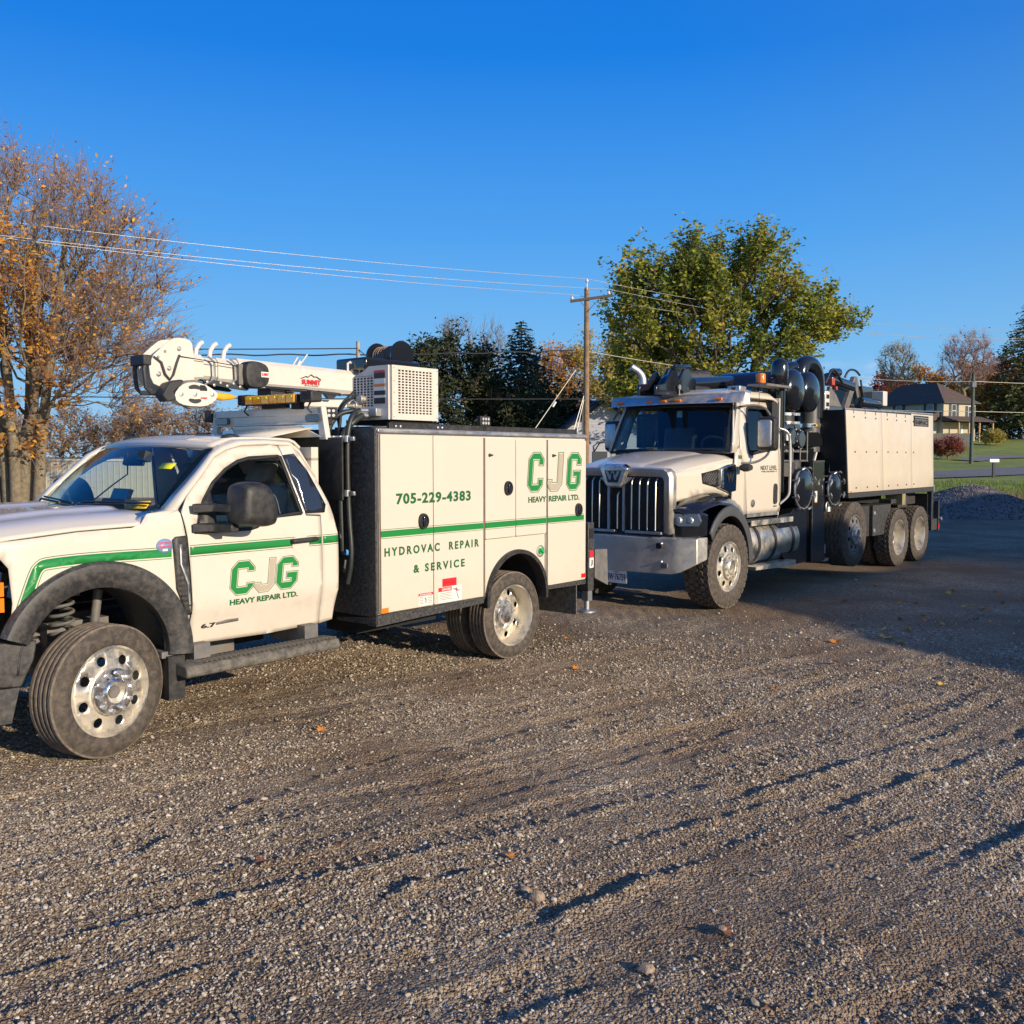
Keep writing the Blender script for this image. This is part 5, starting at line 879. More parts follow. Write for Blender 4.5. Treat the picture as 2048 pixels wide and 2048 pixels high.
MB().box(7.66,7.69,.10,.65,.55,1.16).build('mud_flap','plastic',T2); MB().box(6.70,7.62,.30,.32,.98,1.2).build('fender_panel','plasticd',T2)
rb2=MB().box(7.74,7.82,.05,.13,.66,1.25).box(7.66,8.0,.02,.10,.50,.70).box(7.98,8.04,-.0,.08,.48,1.02).build('rear_frame','dusty',T2); MB().obox((8.05,-.02,.70),(.08,.04,.05),(0,.4,0)).build('rear_hook','galv',rb2); MB().box(7.985,8.045,-.006,.0,.52,.60).build('reflector','red',rb2)
MB().box(7.70,8.0,.1,2.0,.70,.78).box(7.75,7.80,.2,.7,.16,.5).build('rear_bumper','dusty',T2)
# hydraulic valve at the bottom of the housing
v_=MB().cyl((3.28,.2,.42),(3.28,.2,.55),.04).box(3.22,3.40,.16,.3,.30,.34).cyl((3.45,.22,1.02),(3.45,.22,1.12),.06).build('drain_valve','galv',T2)
MB().tube([(3.22+.05*math.cos(2*PI*k/14),.12,1.10+.07*math.sin(2*PI*k/14)) for k in range(15)],.010,6,False).build('hand_wheel','galv',T2)
# wheels
wheel(T2,(.06,-.005,.515),.515,.36,.292,'front','blocks',rm='alu',hm='alu',nuts=10)
wheel(T2,(.06,2*V2+.005,.515),.515,.36,.292,'front','blocks',rm='alu',far=True,flip=True)
wheel(T2,(4.03,.0,.655),.49,.36,.285,'front','zig',rm='grey',hm='galv',nuts=10,label='lifted axle wheel hanging clear of the ground')
wheel(T2,(4.03,2*V2,.655),.49,.36,.285,'rear','zig',rm='grey',far=True,flip=True)
for u in (5.97,7.02):
    wheel(T2,(u,0,.487),.487,.27,.285,'rear','blocks',nuts=10,rm='alu'); wheel(T2,(u,.33,.487),.487,.27,.285,'rear','blocks',inner=True)
    wheel(T2,(u,2*V2,.487),.487,.27,.285,'rear','blocks',far=True,flip=True); wheel(T2,(u,2*V2-.33,.487),.487,.27,.285,'rear','blocks',inner=True,flip=True)
# exhaust on the far side
MB().tube(smooth_poly([(1.62,2.26,1.0),(1.62,2.26,2.86),(1.62,2.26,2.98),(1.58,2.31,3.07),(1.50,2.38,3.13)],2,False),.056,18).build('exhaust_stack','brushed',T2,smooth=60)
# hose boom over the cab
MB().tube([(1.05,1.15,2.79),(3.2,1.15,2.96)],.10,22).build('boom_tube','black',T2,smooth=40)
MB().tube([(.95,1.38,2.87),(1.9,1.38,2.95)],.10,18).build('corrugated_hose','dusty',T2,smooth=40)
for k in range(24): MB().lathe([(.098,-.012),(.108,0),(.098,.012)],(.98+k*.037,1.38,2.873+k*.0031),'x',18).build('hose_ring','dusty',T2)
MB().tube(smooth_poly([(.34,1.12,2.64),(.34,1.12,2.74),(.48,1.12,2.82),(.70,1.13,2.82),(1.1,1.15,2.79)],2,False),.085,18).build('boom_elbow','black',T2,smooth=60)
MB().prism([(.02,2.60),(.03,2.72),(.22,2.75),(.36,2.88),(.44,2.99),(.52,2.93),(.56,2.80),(.70,2.98),(.80,2.99),(.88,2.90),(1.05,2.72),(1.05,2.62)],'y',1.02,1.06).prism([(.0,2.60),(.02,2.74),(.22,2.76),(.36,2.90),(.44,2.93),(.56,2.80),(.70,2.98),(.80,2.99),(.88,2.90),(1.05,2.72),(1.05,2.62)],'y',1.26,1.30).tube([(.40,1.0,2.97),(.78,1.0,3.0)],.03,8).build('boom_head','black',T2,bevel=.008)
MB().lathe([(.001,-.02),(.035,-.02),(.03,0)],(.52,1.0,2.72),'y',14).tube([(.52,.99,2.70),(.53,.99,2.62)],.006,4).build('pivot_pin','galv',T2)
MB().box(.55,1.6,.95,1.4,2.62,2.68).box(.95,1.05,1.0,1.3,2.66,2.76).build('boom_rest','soot',T2)
# equipment on top of the body
kp=[(5.0,2.62),(5.62,2.62),(5.95,3.05),(6.06,3.22),(6.16,3.22),(6.24,2.9),(6.10,2.64),(5.9,2.62)]
MB().prism([(4.95,2.60),(5.05,2.98),(5.3,2.86),(5.62,2.60)],'y',.86,.92).prism([(5.62,2.66),(5.98,3.12),(6.05,3.20),(6.16,3.20),(6.10,3.05),(5.82,2.66)],'y',.84,.92).prism([(6.0,3.1),(6.16,3.2),(6.42,2.66),(6.30,2.62),(6.12,2.95)],'y',.84,.92).build('pivot_arm','grey',T2,bevel=.008)
MB().cyl((5.0,.9,3.10),(6.0,.9,3.02),.10).cyl((5.9,.7,2.75),(6.8,.7,2.75),.085).box(6.3,6.8,.8,1.3,2.75,3.05).cyl((5.1,.85,3.2),(5.35,.85,3.22),.07).box(4.6,7.2,.7,1.5,2.55,2.64).build('hydraulic_unit','black',T2,bevel=.01)
MB().box(4.86,4.98,.75,.9,2.98,3.10).box(5.15,5.22,.8,.88,2.92,2.98).build('red_valve_block',mat('red_paint',(.42,.06,.03),.45),T2,bevel=.01); MB().box(6.75,6.95,.6,.9,2.72,2.98).build('control_box','crane',T2,bevel=.012)
MB().box(3.98,4.17,.5,.62,2.55,2.84).build('white_bracket','crane',T2,bevel=.02); MB().box(4.03,4.12,.49,.50,2.60,2.66).box(4.03,4.12,.49,.50,2.72,2.78).build('bracket_slot','dark',T2)
for p in ([(5.5,.8,3.15),(5.6,.78,3.28),(5.9,.78,3.30),(6.1,.78,3.22)],[(6.2,.8,3.15),(6.25,.78,2.9),(6.4,.76,2.7),(6.8,.76,2.68)],[(4.7,.8,3.0),(4.9,.78,3.26),(5.1,.78,3.22),(5.4,.8,3.05)],[(6.9,.8,2.8),(6.6,.6,2.62),(6.3,.5,2.6)]): MB().tube(smooth_poly(p,2,False),.018,8).build('hose','hose',T2,smooth=60)
# ================= GROUND =================
def sm(x,a,b): t=np.clip((x-a)/(b-a),0,1); return t*t*(3-2*t)
def terrain(X,Y):
    z=np.interp(Y,[-1e4,38,66,83,100,113,130,160,5000],[0,0,.5,1.17,2.5,3.6,4.3,4.8,5.5]); k=sm(X,0,22); return z*(.12+.88*k)
RUTS=[([(.06,3.56),(.53,3.98),(.76,4.13),(1.04,4.39),(1.41,4.65),(1.99,5.07),(2.7,5.6),(3.36,6.15),(4.2,7.0)],.030,.05),([(.24,4.74),(.84,5.08),(1.12,5.19),(1.41,5.28)],.030,.06),([(-1.3,4.45),(-.81,4.7),(-.33,4.98),(0,5.14),(.3,5.37),(.78,5.7),(1.6,6.3)],.022,.05),
([(-2.4,3.85),(-2.01,4.01),(-1.75,4.2),(-1.54,4.7),(-1.14,5.31),(-.63,5.8),(-.06,6.04),(1.0,6.6)],.018,.05),([(-1.8,3.0),(-1.36,3.14),(-1.13,3.3),(-.92,3.43),(-.8,3.49)],.02,.035),([(-2.1,3.1),(-1.8,3.24),(-1.58,3.37),(-1.32,3.5)],.020,.04),([(-.62,3.81),(-.52,3.87),(-.41,3.98),(-.27,4.05),(.05,4.15)],.034,.05),
([(1.72,4.01),(1.96,4.13),(2.47,4.49),(3.2,5.2)],.025,.05),([(-.1,3.45),(.19,3.71),(.54,3.95)],.014,.04),([(1.0,4.85),(1.63,5.28),(2.31,5.81),(2.88,6.21),(3.9,7.3)],.018,.06),([(.3,4.3),(.73,4.55),(1.16,4.79),(1.51,5.03)],.024,.05),([(-2.9,4.3),(-2.48,4.5),(-1.89,4.8),(-1.64,5.2)],.015,.05),
([(-.5,6.9),(1.2,7.6),(3.4,8.4),(5.5,9.6)],.014,.07),([(-1.2,5.6),(.2,6.3),(1.8,7.2),(3.6,8.2)],.012,.06),([(2.6,4.3),(3.3,5.0),(4.4,6.2)],.02,.06)]
def lanes(X,Y,ac,al,seed): # streaks along the way the trucks drive
    return fbm((X*.60-Y*.80)*ac,(X*.80+Y*.60)*al,1.,3,seed)
TRACKS=[[(-3.4,2.8),(-1.9,3.55),(-.6,4.3),(1.4,5.6),(3.4,7.1),(5.8,9.2)],[(-3.6,4.9),(-1.2,6.1),(1,7.3),(3.4,8.9)],[(-.9,2.6),(.8,3.65),(2.4,4.75),(4.2,6.3),(6,8.1)],[(-3.3,3.7),(-1.8,4.5),(-.2,5.35),(1.6,6.5),(3.8,8.3)],[(.6,2.6),(2.2,3.5),(3.8,4.8)]]
def line_uv(x,y,pl):
    b=np.full(x.shape,1e9); s=np.zeros(x.shape); t=np.zeros(x.shape); L=0
    for (x0,y0),(x1,y1) in zip(pl,pl[1:]):
        dx,dy=x1-x0,y1-y0; l=math.hypot(dx,dy); q=np.clip(((x-x0)*dx+(y-y0)*dy)/l/l,0,1); d=np.hypot(x-x0-q*dx,y-y0-q*dy); c=((x-x0)*dy-(y-y0)*dx)/l
        u=d<b; b[u]=d[u]; s[u]=c[u]; t[u]=L+q[u]*l; L+=l
    return b,s,t
def dens(X,Y): # where loose stone lies
    return np.clip((.6*fbm(X,Y,.55,4,11)+.5*lanes(X,Y,2.2,.3,13)-.46)*4.2,0,1)
def relief(X,Y):
    z=np.zeros_like(X,dtype=float); near=1-sm(np.hypot(X-.5,Y-5),6.0,11.0)
    z+=(fbm(X*.8,Y,1.3,3,3)-.5)*.035*near+(fbm(X,Y,6,3,5)-.5)*.022*near+(fbm(X,Y,22,3,6)-.5)*.014*near
    z+=((lanes(X,Y,7,.45,17)-.5)*.034+(lanes(X,Y,17,.9,18)-.5)*.017)*near*(.35+1.2*np.clip((fbm(X,Y,.9,3,19)-.4)*3,0,1))
    for k,pl in enumerate(TRACKS):
        b,s_,t=line_uv(X,Y,pl); w_=.13+.02*(fbm(X,Y,1.5,2,35+k)-.5); inn=np.clip((w_-b)/.03,0,1); keep=np.clip((fbm(X,Y,1.3,3,45+k)-.36)*5,0,1)
        z+=keep*(-.010*inn+.010*np.exp(-((b-w_-.02)/.03)**2)+inn*.0045*np.sign(np.sin(2*PI*(t/.085+.35*np.abs(s_)/.13)))*(np.abs(s_)>.02))
    wob=(fbm(X,Y,5,3,21)-.5)*.10
    for k,(pl,h,w) in enumerate(RUTS):
        best=np.full(X.shape,1e9); sd=np.zeros(X.shape); tt=np.zeros(X.shape); L=0; P=np.array(pl); tot=np.hypot(*np.diff(P,axis=0).T).sum()
        m=(X>P[:,0].min()-.6)&(X<P[:,0].max()+.6)&(Y>P[:,1].min()-.6)&(Y<P[:,1].max()+.6)
        if not m.any(): continue
        x=X[m]; y=Y[m]; b=np.full(x.shape,1e9); s=np.zeros(x.shape); t=np.zeros(x.shape)
        for (x0,y0),(x1,y1) in zip(pl,pl[1:]):
            dx,dy=x1-x0,y1-y0; l=math.hypot(dx,dy); q=np.clip(((x-x0)*dx+(y-y0)*dy)/l/l,0,1); d=np.hypot(x-x0-q*dx,y-y0-q*dy); c=((x-x0)*dy-(y-y0)*dx)/l
            u=d<b; b[u]=d[u]; s[u]=c[u]; t[u]=L+q[u]*l; L+=l
        s=s+wob[m]*.5; env=.8*sm(t,0,.25)*(1-sm(t,tot-.3,tot))*(.35+1.1*np.clip((fbm(t*1.0+k*7,np.zeros_like(t)+k,3.1,3,31)-.3)*2,0,1))
        bb=np.where(np.abs(s)<b+.08,s,b)
        lump=.55+1.5*(fbm(x,y,14,4,41)-.35)
        z[m]+=env*(h*1.15*lump*np.exp(-((bb-w*.7)/(w*.75))**2)*(b<.5)-h*.75*np.exp(-((bb+w*.9)/(w*1.1))**2)*(b<.5))
    return z
def pile(X,Y):
    r=np.hypot((X-14.35)/2.25,(Y-29.6)/2.4)+.10*(fbm(X,Y,.9,3,51)-.5); r2=np.hypot((X-17.5)/2.4,(Y-31)/2.0); return .98*np.clip(1-r**1.5,0,1)+.5*np.clip(1-r2**1.6,0,1)
def H(X,Y): return terrain(X,Y)+relief(X,Y)
def axis_pts(lo,a,b,hi,d,g):
    m=list(np.arange(a,b,d)); s=d; x=b; r=[]
    while x<hi: r.append(x); s*=g; x+=s
    s=d; x=a-d; l=[]
    while x>lo: l.append(x); s*=g; x-=s
    return np.array(l[::-1]+m+r+[hi])
xs=axis_pts(-900,-3.4,4.4,900,.021,1.07); ys=axis_pts(-60,2.5,8.2,2500,.021,1.045)
GX,GY=np.meshgrid(xs,ys); GZ=H(GX,GY); nx,ny=len(xs),len(ys)
def edge_y(X): return 44+2.5*np.sin(X*.3)+3*(fbm(X,X*0,.5,3,61)-.5)+np.where(X>9,-np.minimum((X-9)*.9,10),0)
def np_mesh(name,V,F,m,smooth=True):
    me=bpy.data.meshes.new(name); V=np.asarray(V,dtype=np.float32); F=np.asarray(F,dtype=np.int32); k=F.shape[1]
    me.vertices.add(len(V)); me.vertices.foreach_set('co',V.ravel()); me.loops.add(F.size); me.loops.foreach_set('vertex_index',F.ravel()); me.polygons.add(len(F)); me.polygons.foreach_set('loop_start',np.arange(0,F.size,k,dtype=np.int32)); me.polygons.foreach_set('loop_total',np.full(len(F),k,dtype=np.int32))
    if smooth: me.polygons.foreach_set('use_smooth',np.ones(len(F),dtype=bool))
    me.update(calc_edges=True); me.materials.append(m); o=bpy.data.objects.new(name,me); COL.objects.link(o); return o
def gravel_mat():
    m=bpy.data.materials.new('crushed_gravel'); m.use_nodes=True; t=m.node_tree; n=t.nodes.new; l=t.links.new; b=t.nodes['Principled BSDF']; b.inputs['Roughness'].default_value=.9; b.inputs['Specular IOR Level'].default_value=.25
    g=n('ShaderNodeNewGeometry')
    def vor(sc,rand=1.):
        v=n('ShaderNodeTexVoronoi'); v.inputs['Scale'].default_value=sc; l(g.outputs['Position'],v.inputs['Vector']); return v
    def noi(sc,d=5,r=.6):
        v=n('ShaderNodeTexNoise'); v.inputs['Scale'].default_value=sc; v.inputs['Detail'].default_value=d; v.inputs['Roughness'].default_value=r; l(g.outputs['Position'],v.inputs['Vector']); return v
    def rng_(src,a,b_,c,d):
        v=n('ShaderNodeMapRange'); v.inputs[1].default_value=a; v.inputs[2].default_value=b_; v.inputs[3].default_value=c; v.inputs[4].default_value=d; l(src,v.inputs[0]); return v.outputs[0]
    def ramp(src,pts):
        v=n('ShaderNodeValToRGB'); l(src,v.inputs[0]); r=v.color_ramp
        r.elements[0].position=pts[0][0]; r.elements[0].color=(*pts[0][1],1); r.elements[1].position=pts[-1][0]; r.elements[1].color=(*pts[-1][1],1)
        for p,c in pts[1:-1]: e=r.elements.new(p); e.color=(*c,1)
        return v.outputs[0]
    def mix(f,a,b_,mode='MIX'):
        v=n('ShaderNodeMixRGB'); v.blend_type=mode
        for i,s in ((0,f),(1,a),(2,b_)):
            if isinstance(s,(int,float)): v.inputs[i].default_value=s
            elif isinstance(s,tuple): v.inputs[i].default_value=(*s,1)
            else: l(s,v.inputs[i])
        return v.outputs[0]
    v1=vor(62); v2=vor(120); sp=n('ShaderNodeSeparateColor'); l(v1.outputs['Color'],sp.inputs[0]); sp2=n('ShaderNodeSeparateColor'); l(v2.outputs['Color'],sp2.inputs[0])
    st=ramp(sp.outputs[0],[(0,(0.139,0.103,0.0722)),(.35,(0.298,0.232,0.164)),(.7,(0.447,0.364,0.27)),(.93,(0.595,0.503,0.385)),(1,(0.708,0.651,0.519))])
    fine=ramp(sp2.outputs[0],[(0,(0.124,0.0838,0.053)),(.5,(0.249,0.177,0.117)),(1,(0.387,0.296,0.203))])
    big=noi(.55,6,.62); patch=rng_(big.outputs[0],.40,.62,0,1)
    col=mix(patch,fine,st)
    brown=noi(.9,5,.6); bm=rng_(brown.outputs[0],.5,.68,0,.55); col=mix(bm,col,(0.198,0.133,0.0819))
    col=mix(1.,col,ramp(noi(.23,4).outputs[0],[(.3,(.78,.76,.74)),(.7,(1.34,1.30,1.22))]),'MULTIPLY')
    l(col,b.inputs['Base Color'])
    h=n('ShaderNodeMath'); h.operation='MULTIPLY_ADD'; l(v1.outputs['Distance'],h.inputs[0]); h.inputs[1].default_value=-1.0
    h2=n('ShaderNodeMath'); h2.operation='MULTIPLY'; l(v2.outputs['Distance'],h2.inputs[0]); h2.inputs[1].default_value=-.5; l(h2.outputs[0],h.inputs[2])
    bu=n('ShaderNodeBump'); bu.inputs['Strength'].default_value=1.; bu.inputs['Distance'].default_value=.02; l(h.outputs[0],bu.inputs['Height']); l(bu.outputs[0],b.inputs['Normal'])
    return m
GM=gravel_mat()
grass_m=mat('mown_grass',(.20,.26,.04),.9,var=.35,vs=.35,dirt=((.28,.25,.07),.6,1.1,None),bump=.8,bs=14,dist=.05)
idx=np.arange(nx*ny).reshape(ny,nx); q=np.stack([idx[:-1,:-1],idx[:-1,1:],idx[1:,1:],idx[1:,:-1]],-1).reshape(-1,4)
cx_=(GX[:-1,:-1]+GX[1:,1:]).ravel()/2; cy_=(GY[:-1,:-1]+GY[1:,1:]).ravel()/2; lot=cy_<edge_y(cx_)
V=np.stack([GX.ravel(),GY.ravel(),GZ.ravel()],-1)
def sub(F):
    u,inv=np.unique(F,return_inverse=True); return V[u],inv.reshape(F.shape)
a,b=sub(q[lot]); tag(np_mesh('ground',a,b,GM),kind='structure')
a,b=sub(q[~lot]); tag(np_mesh('lawn',a,b,grass_m),kind='structure')
# gravel pile
px_=np.linspace(11.2,20.5,150); py_=np.linspace(26.3,34,120); PX,PY=np.meshgrid(px_,py_); PZ=pile(PX,PY); PZ=PZ+(fbm(PX,PY,9,3,71)-.5)*.05*(PZ>0.01)-.03
ii=np.arange(PX.size).reshape(PX.shape); F=np.stack([ii[:-1,:-1],ii[:-1,1:],ii[1:,1:],ii[1:,:-1]],-1).reshape(-1,4)
po=np_mesh('gravel_pile',np.stack([PX.ravel(),PY.ravel(),PZ.ravel()],-1),F,mat('dark_gravel',(.20,.18,.17),.9,var=.5,vs=38,bump=1.,bs=30,dist=.03)); tag(po,'dark mound of crushed gravel heaped at the edge of the yard behind the trucks','gravel pile',kind='stuff')
# scattered stones as instances
def stones(name,P,S,m,seed=0):
    me=bpy.data.meshes.new(name); me.vertices.add(len(P)); me.vertices.foreach_set('co',np.asarray(P,dtype=np.float32).ravel())
    at=me.attributes.new('size','FLOAT_VECTOR','POINT'); at.data.foreach_set('vector',np.asarray(S,dtype=np.float32).ravel()); g=np.random.default_rng(seed)
    ar=me.attributes.new('turn','FLOAT_VECTOR','POINT'); rr=g.random((len(P),3))*np.array([.7,.7,6.28]); ar.data.foreach_set('vector',rr.astype(np.float32).ravel()); me.update()
    o=bpy.data.objects.new(name,me); COL.objects.link(o)
    gt=bpy.data.node_groups.new(name,'GeometryNodeTree'); gt.interface.new_socket('Geometry',in_out='INPUT',socket_type='NodeSocketGeometry'); gt.interface.new_socket('Geometry',in_out='OUTPUT',socket_type='NodeSocketGeometry')
    n=gt.nodes.new; l=gt.links.new; gi_=n('NodeGroupInput'); go=n('NodeGroupOutput'); ip=n('GeometryNodeInstanceOnPoints'); ic=n('GeometryNodeMeshIcoSphere'); ic.inputs['Subdivisions'].default_value=1; ic.inputs['Radius'].default_value=.5
    sm_=n('GeometryNodeSetMaterial'); sm_.inputs['Material'].default_value=m; ss=n('GeometryNodeSetShadeSmooth'); ss.inputs['Shade Smooth'].default_value=False
    a1=n('GeometryNodeInputNamedAttribute'); a1.data_type='FLOAT_VECTOR'; a1.inputs[0].default_value='size'; a2=n('GeometryNodeInputNamedAttribute'); a2.data_type='FLOAT_VECTOR'; a2.inputs[0].default_value='turn'
    l(ic.outputs[0],ss.inputs[0]); l(ss.outputs[0],sm_.inputs[0]); mp_=n('GeometryNodeMeshToPoints'); l(gi_.outputs[0],mp_.inputs[0]); l(mp_.outputs[0],ip.inputs['Points']); l(sm_.outputs[0],ip.inputs['Instance']); l(a1.outputs[0],ip.inputs['Scale']); l(a2.outputs[0],ip.inputs['Rotation']); l(ip.outputs[0],go.inputs[0])
    md=o.modifiers.new('n','NODES'); md.node_group=gt; return o
def rnd_mat(name,pts,rough=.85,island=False,trans=0.,src='inst'):
    m=bpy.data.materials.new(name); m.use_nodes=True; t=m.node_tree; n=t.nodes.new; l=t.links.new; b=t.nodes['Principled BSDF']; b.inputs['Roughness'].default_value=rough; b.inputs['Specular IOR Level'].default_value=.3
    r=n('ShaderNodeValToRGB'); e=r.color_ramp; e.elements[0].position=pts[0][0]; e.elements[0].color=(*pts[0][1],1); e.elements[1].position=pts[-1][0]; e.elements[1].color=(*pts[-1][1],1)
    for p,c in pts[1:-1]: x=e.elements.new(p); x.color=(*c,1)
    if island:
        g=n('ShaderNodeNewGeometry'); ns=n('ShaderNodeTexNoise'); ns.inputs['Scale'].default_value=.45; ns.inputs['Detail'].default_value=3; l(g.outputs['Position'],ns.inputs['Vector'])
        ma=n('ShaderNodeMath'); ma.operation='MULTIPLY_ADD'; l(g.outputs['Random Per Island'],ma.inputs[0]); ma.inputs[1].default_value=.55; 
        mb_=n('ShaderNodeMapRange'); mb_.inputs[1].default_value=.3; mb_.inputs[2].default_value=.7; mb_.inputs[4].default_value=.45; l(ns.outputs[0],mb_.inputs[0]); l(mb_.outputs[0],ma.inputs[2]); l(ma.outputs[0],r.inputs[0])
    else: oi=n('ShaderNodeObjectInfo'); l(oi.outputs['Random'],r.inputs[0])
    l(r.outputs[0],b.inputs['Base Color'])
    if trans:
        tr=n('ShaderNodeBsdfTranslucent'); mx_=n('ShaderNodeMixShader'); mx_.inputs[0].default_value=trans; l(r.outputs[0],tr.inputs[0]); o=t.nodes['Material Output']; l(b.outputs[0],mx_.inputs[1]); l(tr.outputs[0],mx_.inputs[2]); l(mx_.outputs[0],o.inputs[0])
    return m
stone_m=rnd_mat('stone_chips',[(0,(0.158,0.119,0.0819)),(.35,(0.298,0.237,0.168)),(.7,(0.437,0.36,0.264)),(.92,(0.556,0.473,0.362)),(1,(0.708,0.651,0.519))])
def scatter(n,x0,x1,y0,y1,seed):
    g=np.random.default_rng(seed); Y=y0*(y1/y0)**(g.random(n)); X=x0+(x1-x0)*g.random(n)
    keep=(np.abs(X)<.60*Y+.8); X,Y=X[keep],Y[keep]
    rel=relief(X,Y); k=g.random(len(X))<(.05+.80*dens(X,Y)+np.clip(rel*22,0,.6))*(1-sm(Y,5.5,11.5)); return X[k],Y[k],rel[k]
X,Y,rz_=scatter(620000,-6.5,7.5,2.6,11.5,1); g_r=np.random.default_rng(5); s=np.exp(g_r.normal(math.log(.0082),.38,len(X))); s=np.clip(s,.004,.035)*(.85+.07*Y)
S=np.stack([s*(.8+.7*g_r.random(len(s))),s*(.7+.4*g_r.random(len(s))),s*(.40+.35*g_r.random(len(s)))],-1)
stones_o=stones('loose_gravel',np.stack([X,Y,terrain(X,Y)+rz_+s*.12],-1),S,stone_m); tag(stones_o,kind='stuff')
print('stones',len(X))
g_r=np.random.default_rng(15); n=16000; X=11.5+8*g_r.random(n); Y=27+6*g_r.random(n); Z=pile(X,Y); k=Z>.03; X,Y,Z=X[k],Y[k],Z[k]; s=.02+.025*g_r.random(len(X)); tag(stones('pile_stones',np.stack([X,Y,Z-.02],-1),np.stack([s*1.3,s,s*.8],-1),rnd_mat('pile_chips',[(0,(.06,.055,.055)),(.5,(.15,.135,.125)),(1,(.36,.33,.30))]),3),kind='stuff')
# larger single stones
for i,(x,y,s) in enumerate(((.47,3.27,.026),(.10,3.83,.03),(.81,3.56,.022),(.06,3.90,.02))):
    b_=bmesh.new(); bmesh.ops.create_icosphere(b_,subdivisions=2,radius=s)
    for v in b_.verts: v.co=Vector((v.co.x*1.2,v.co.y*.9,v.co.z*.7))*(1+.25*math.sin(v.co.x*90+i)+.2*math.sin(v.co.y*110+i*2))
    me=bpy.data.meshes.new('stone'); b_.to_mesh(me); b_.free(); o=finish('stone',me,mat('pale_stone',(.33,.25,.18),.95,var=.4,vs=60,bump=1.,bs=150),smooth=25,loc=(x,y,float(H(np.array([x]),np.array([y]))[0])+s*.4)); tag(o,('pale brown stone by itself low in the picture, right of a brown leaf','crumbly tan lump left of the middle foreground','small tan stone beside a dry brown leaf in the foreground','smaller crumbly lump just above another tan lump')[i],'stone',group='loose lumps in the foreground')
# fallen leaves
LM=[mat('leaf_orange',(.62,.22,.03),.7,var=.3,vs=40),mat('leaf_yellow',(.68,.42,.06),.7,var=.3,vs=40),mat('leaf_brown',(.22,.085,.045),.8,var=.3,vs=40)]
def leaf_mesh(k):
    pts=[(0,-1.0),(.25,-.55),(.75,-.7),(.55,-.25),(1,.05),(.5,.2),(.55,.65),(.15,.5),(0,1.05),(-.15,.5),(-.55,.65),(-.5,.2),(-1,.05),(-.55,-.25),(-.75,-.7),(-.25,-.55)]
    vs=[(0,0,.05)]+[(p[0],p[1],.30*abs(p[0])+.12*math.sin(p[1]*3+k)+.05) for p in pts]; m=MB().add(vs,[(0,i+1,(i+1)%16+1) for i in range(16)]); me=m.mesh('fallen_leaf',False); me.materials.append(LM[k]); return me
LMs=[leaf_mesh(k) for k in range(3)]
big=[(.81,3.53,.05,2,'curled dark brown leaf beside a tan stone in the foreground'),(-1.12,4.15,.048,2,'rust brown leaf lying flat at the lower left of the yard'),(.85,3.02,.045,2,'dull brown leaf at the bottom edge of the picture'),(-.81,4.36,.035,2,'small reddish leaf just above a larger rust brown leaf'),(-.01,4.22,.035,0,'orange leaf behind a tan lump near the middle foreground'),(3.76,9.46,.085,1,'long yellow leaf lying at the edge of the big shadow'),(3.19,9.26,.075,0,'bright orange leaf in the sun left of the long yellow leaf'),(2.07,7.38,.06,0,'single orange leaf in the open middle of the yard'),(.55,8.09,.05,0,'orange leaf on pale gravel right of the service truck rear wheel'),(-.39,3.40,.03,1,'tiny yellow leaf at the bottom of the yard'),(2.57,6.49,.04,1,'yellow leaf in the right half of the sunlit gravel')]
for x,y,s_,k,lab in big:
    o=bpy.data.objects.new('fallen_leaf',LMs[k]); COL.objects.link(o); o.location=(x,y,float(H(np.array([x]),np.array([y]))[0])+.012); o.scale=(s_,s_*.75,s_); o.rotation_euler=(random.uniform(-.3,.3),random.uniform(-.3,.3),random.uniform(0,6)); tag(o,lab,'leaf',group='fallen leaves on the gravel')
for i,(x,y) in enumerate([(.55,9.44),(2.55,7.82),(5.52,11.49),(5.59,11.23),(3.78,11.91),(4.85,10.38),(5.26,10.38),(6.08,11.69),(6.54,12.25),(4.18,9.46),(-1.27,6.22),(1.23,8.94),(2.88,8.3),(3.43,7.5),(4.66,10.21),(5.19,10.55),(4.6,10.5),(3.8,9.2)]+[(random.uniform(3.6,8.5),random.uniform(9.6,15)) for _ in range(36)]):
    o=bpy.data.objects.new('fallen_leaf',LMs[i%2 if y<9.4 else (0,0,1,2)[i%4]]); COL.objects.link(o); s_=random.uniform(.035,.06); o.location=(x,y,.01); o.scale=(s_,s_*.8,s_); o.rotation_euler=(random.uniform(-.3,.3),random.uniform(-.3,.3),random.uniform(0,6)); inshade=i>17 or x>4.1
    tag(o,'small fallen leaf among many others in the shaded right part of the yard' if inshade else 'small fallen leaf by itself on the sunlit gravel','leaf',group='leaves in the shaded yard' if inshade else 'small leaves on sunlit gravel')
# road and driveway
def ribbon(name,pts,w,m,dz,kind='structure'):
    pts=smooth_poly(pts,3,False); vs=[];fs=[]
    for i,p in enumerate(pts):
        p=Vector(p); t=(Vector(pts[min(i+1,len(pts)-1)])-Vector(pts[max(i-1,0)])).normalized(); n_=Vector((-t.y,t.x))
        for k in range(7): q_=p+n_*w*(k/6-.5); vs.append((q_.x,q_.y,float(terrain(np.array([q_.x]),np.array([q_.y]))[0])+dz))
    for i in range(len(pts)-1):
        for k in range(6): a=i*7+k; fs.append((a,a+1,a+8,a+7))
    return tag(MB().add(vs,fs).build(name,m,None,fix=False),kind=kind)
asph=mat('old_asphalt',(.17,.165,.16),.9,var=.15,vs=3,bump=.3,bs=30)
def dense_line(p,n=8): 
    o=[]
    for a,b in zip(p,p[1:]): o+=[(a[0]+(b[0]-a[0])*i/n,a[1]+(b[1]-a[1])*i/n) for i in range(n)]
    return o+[p[-1]]
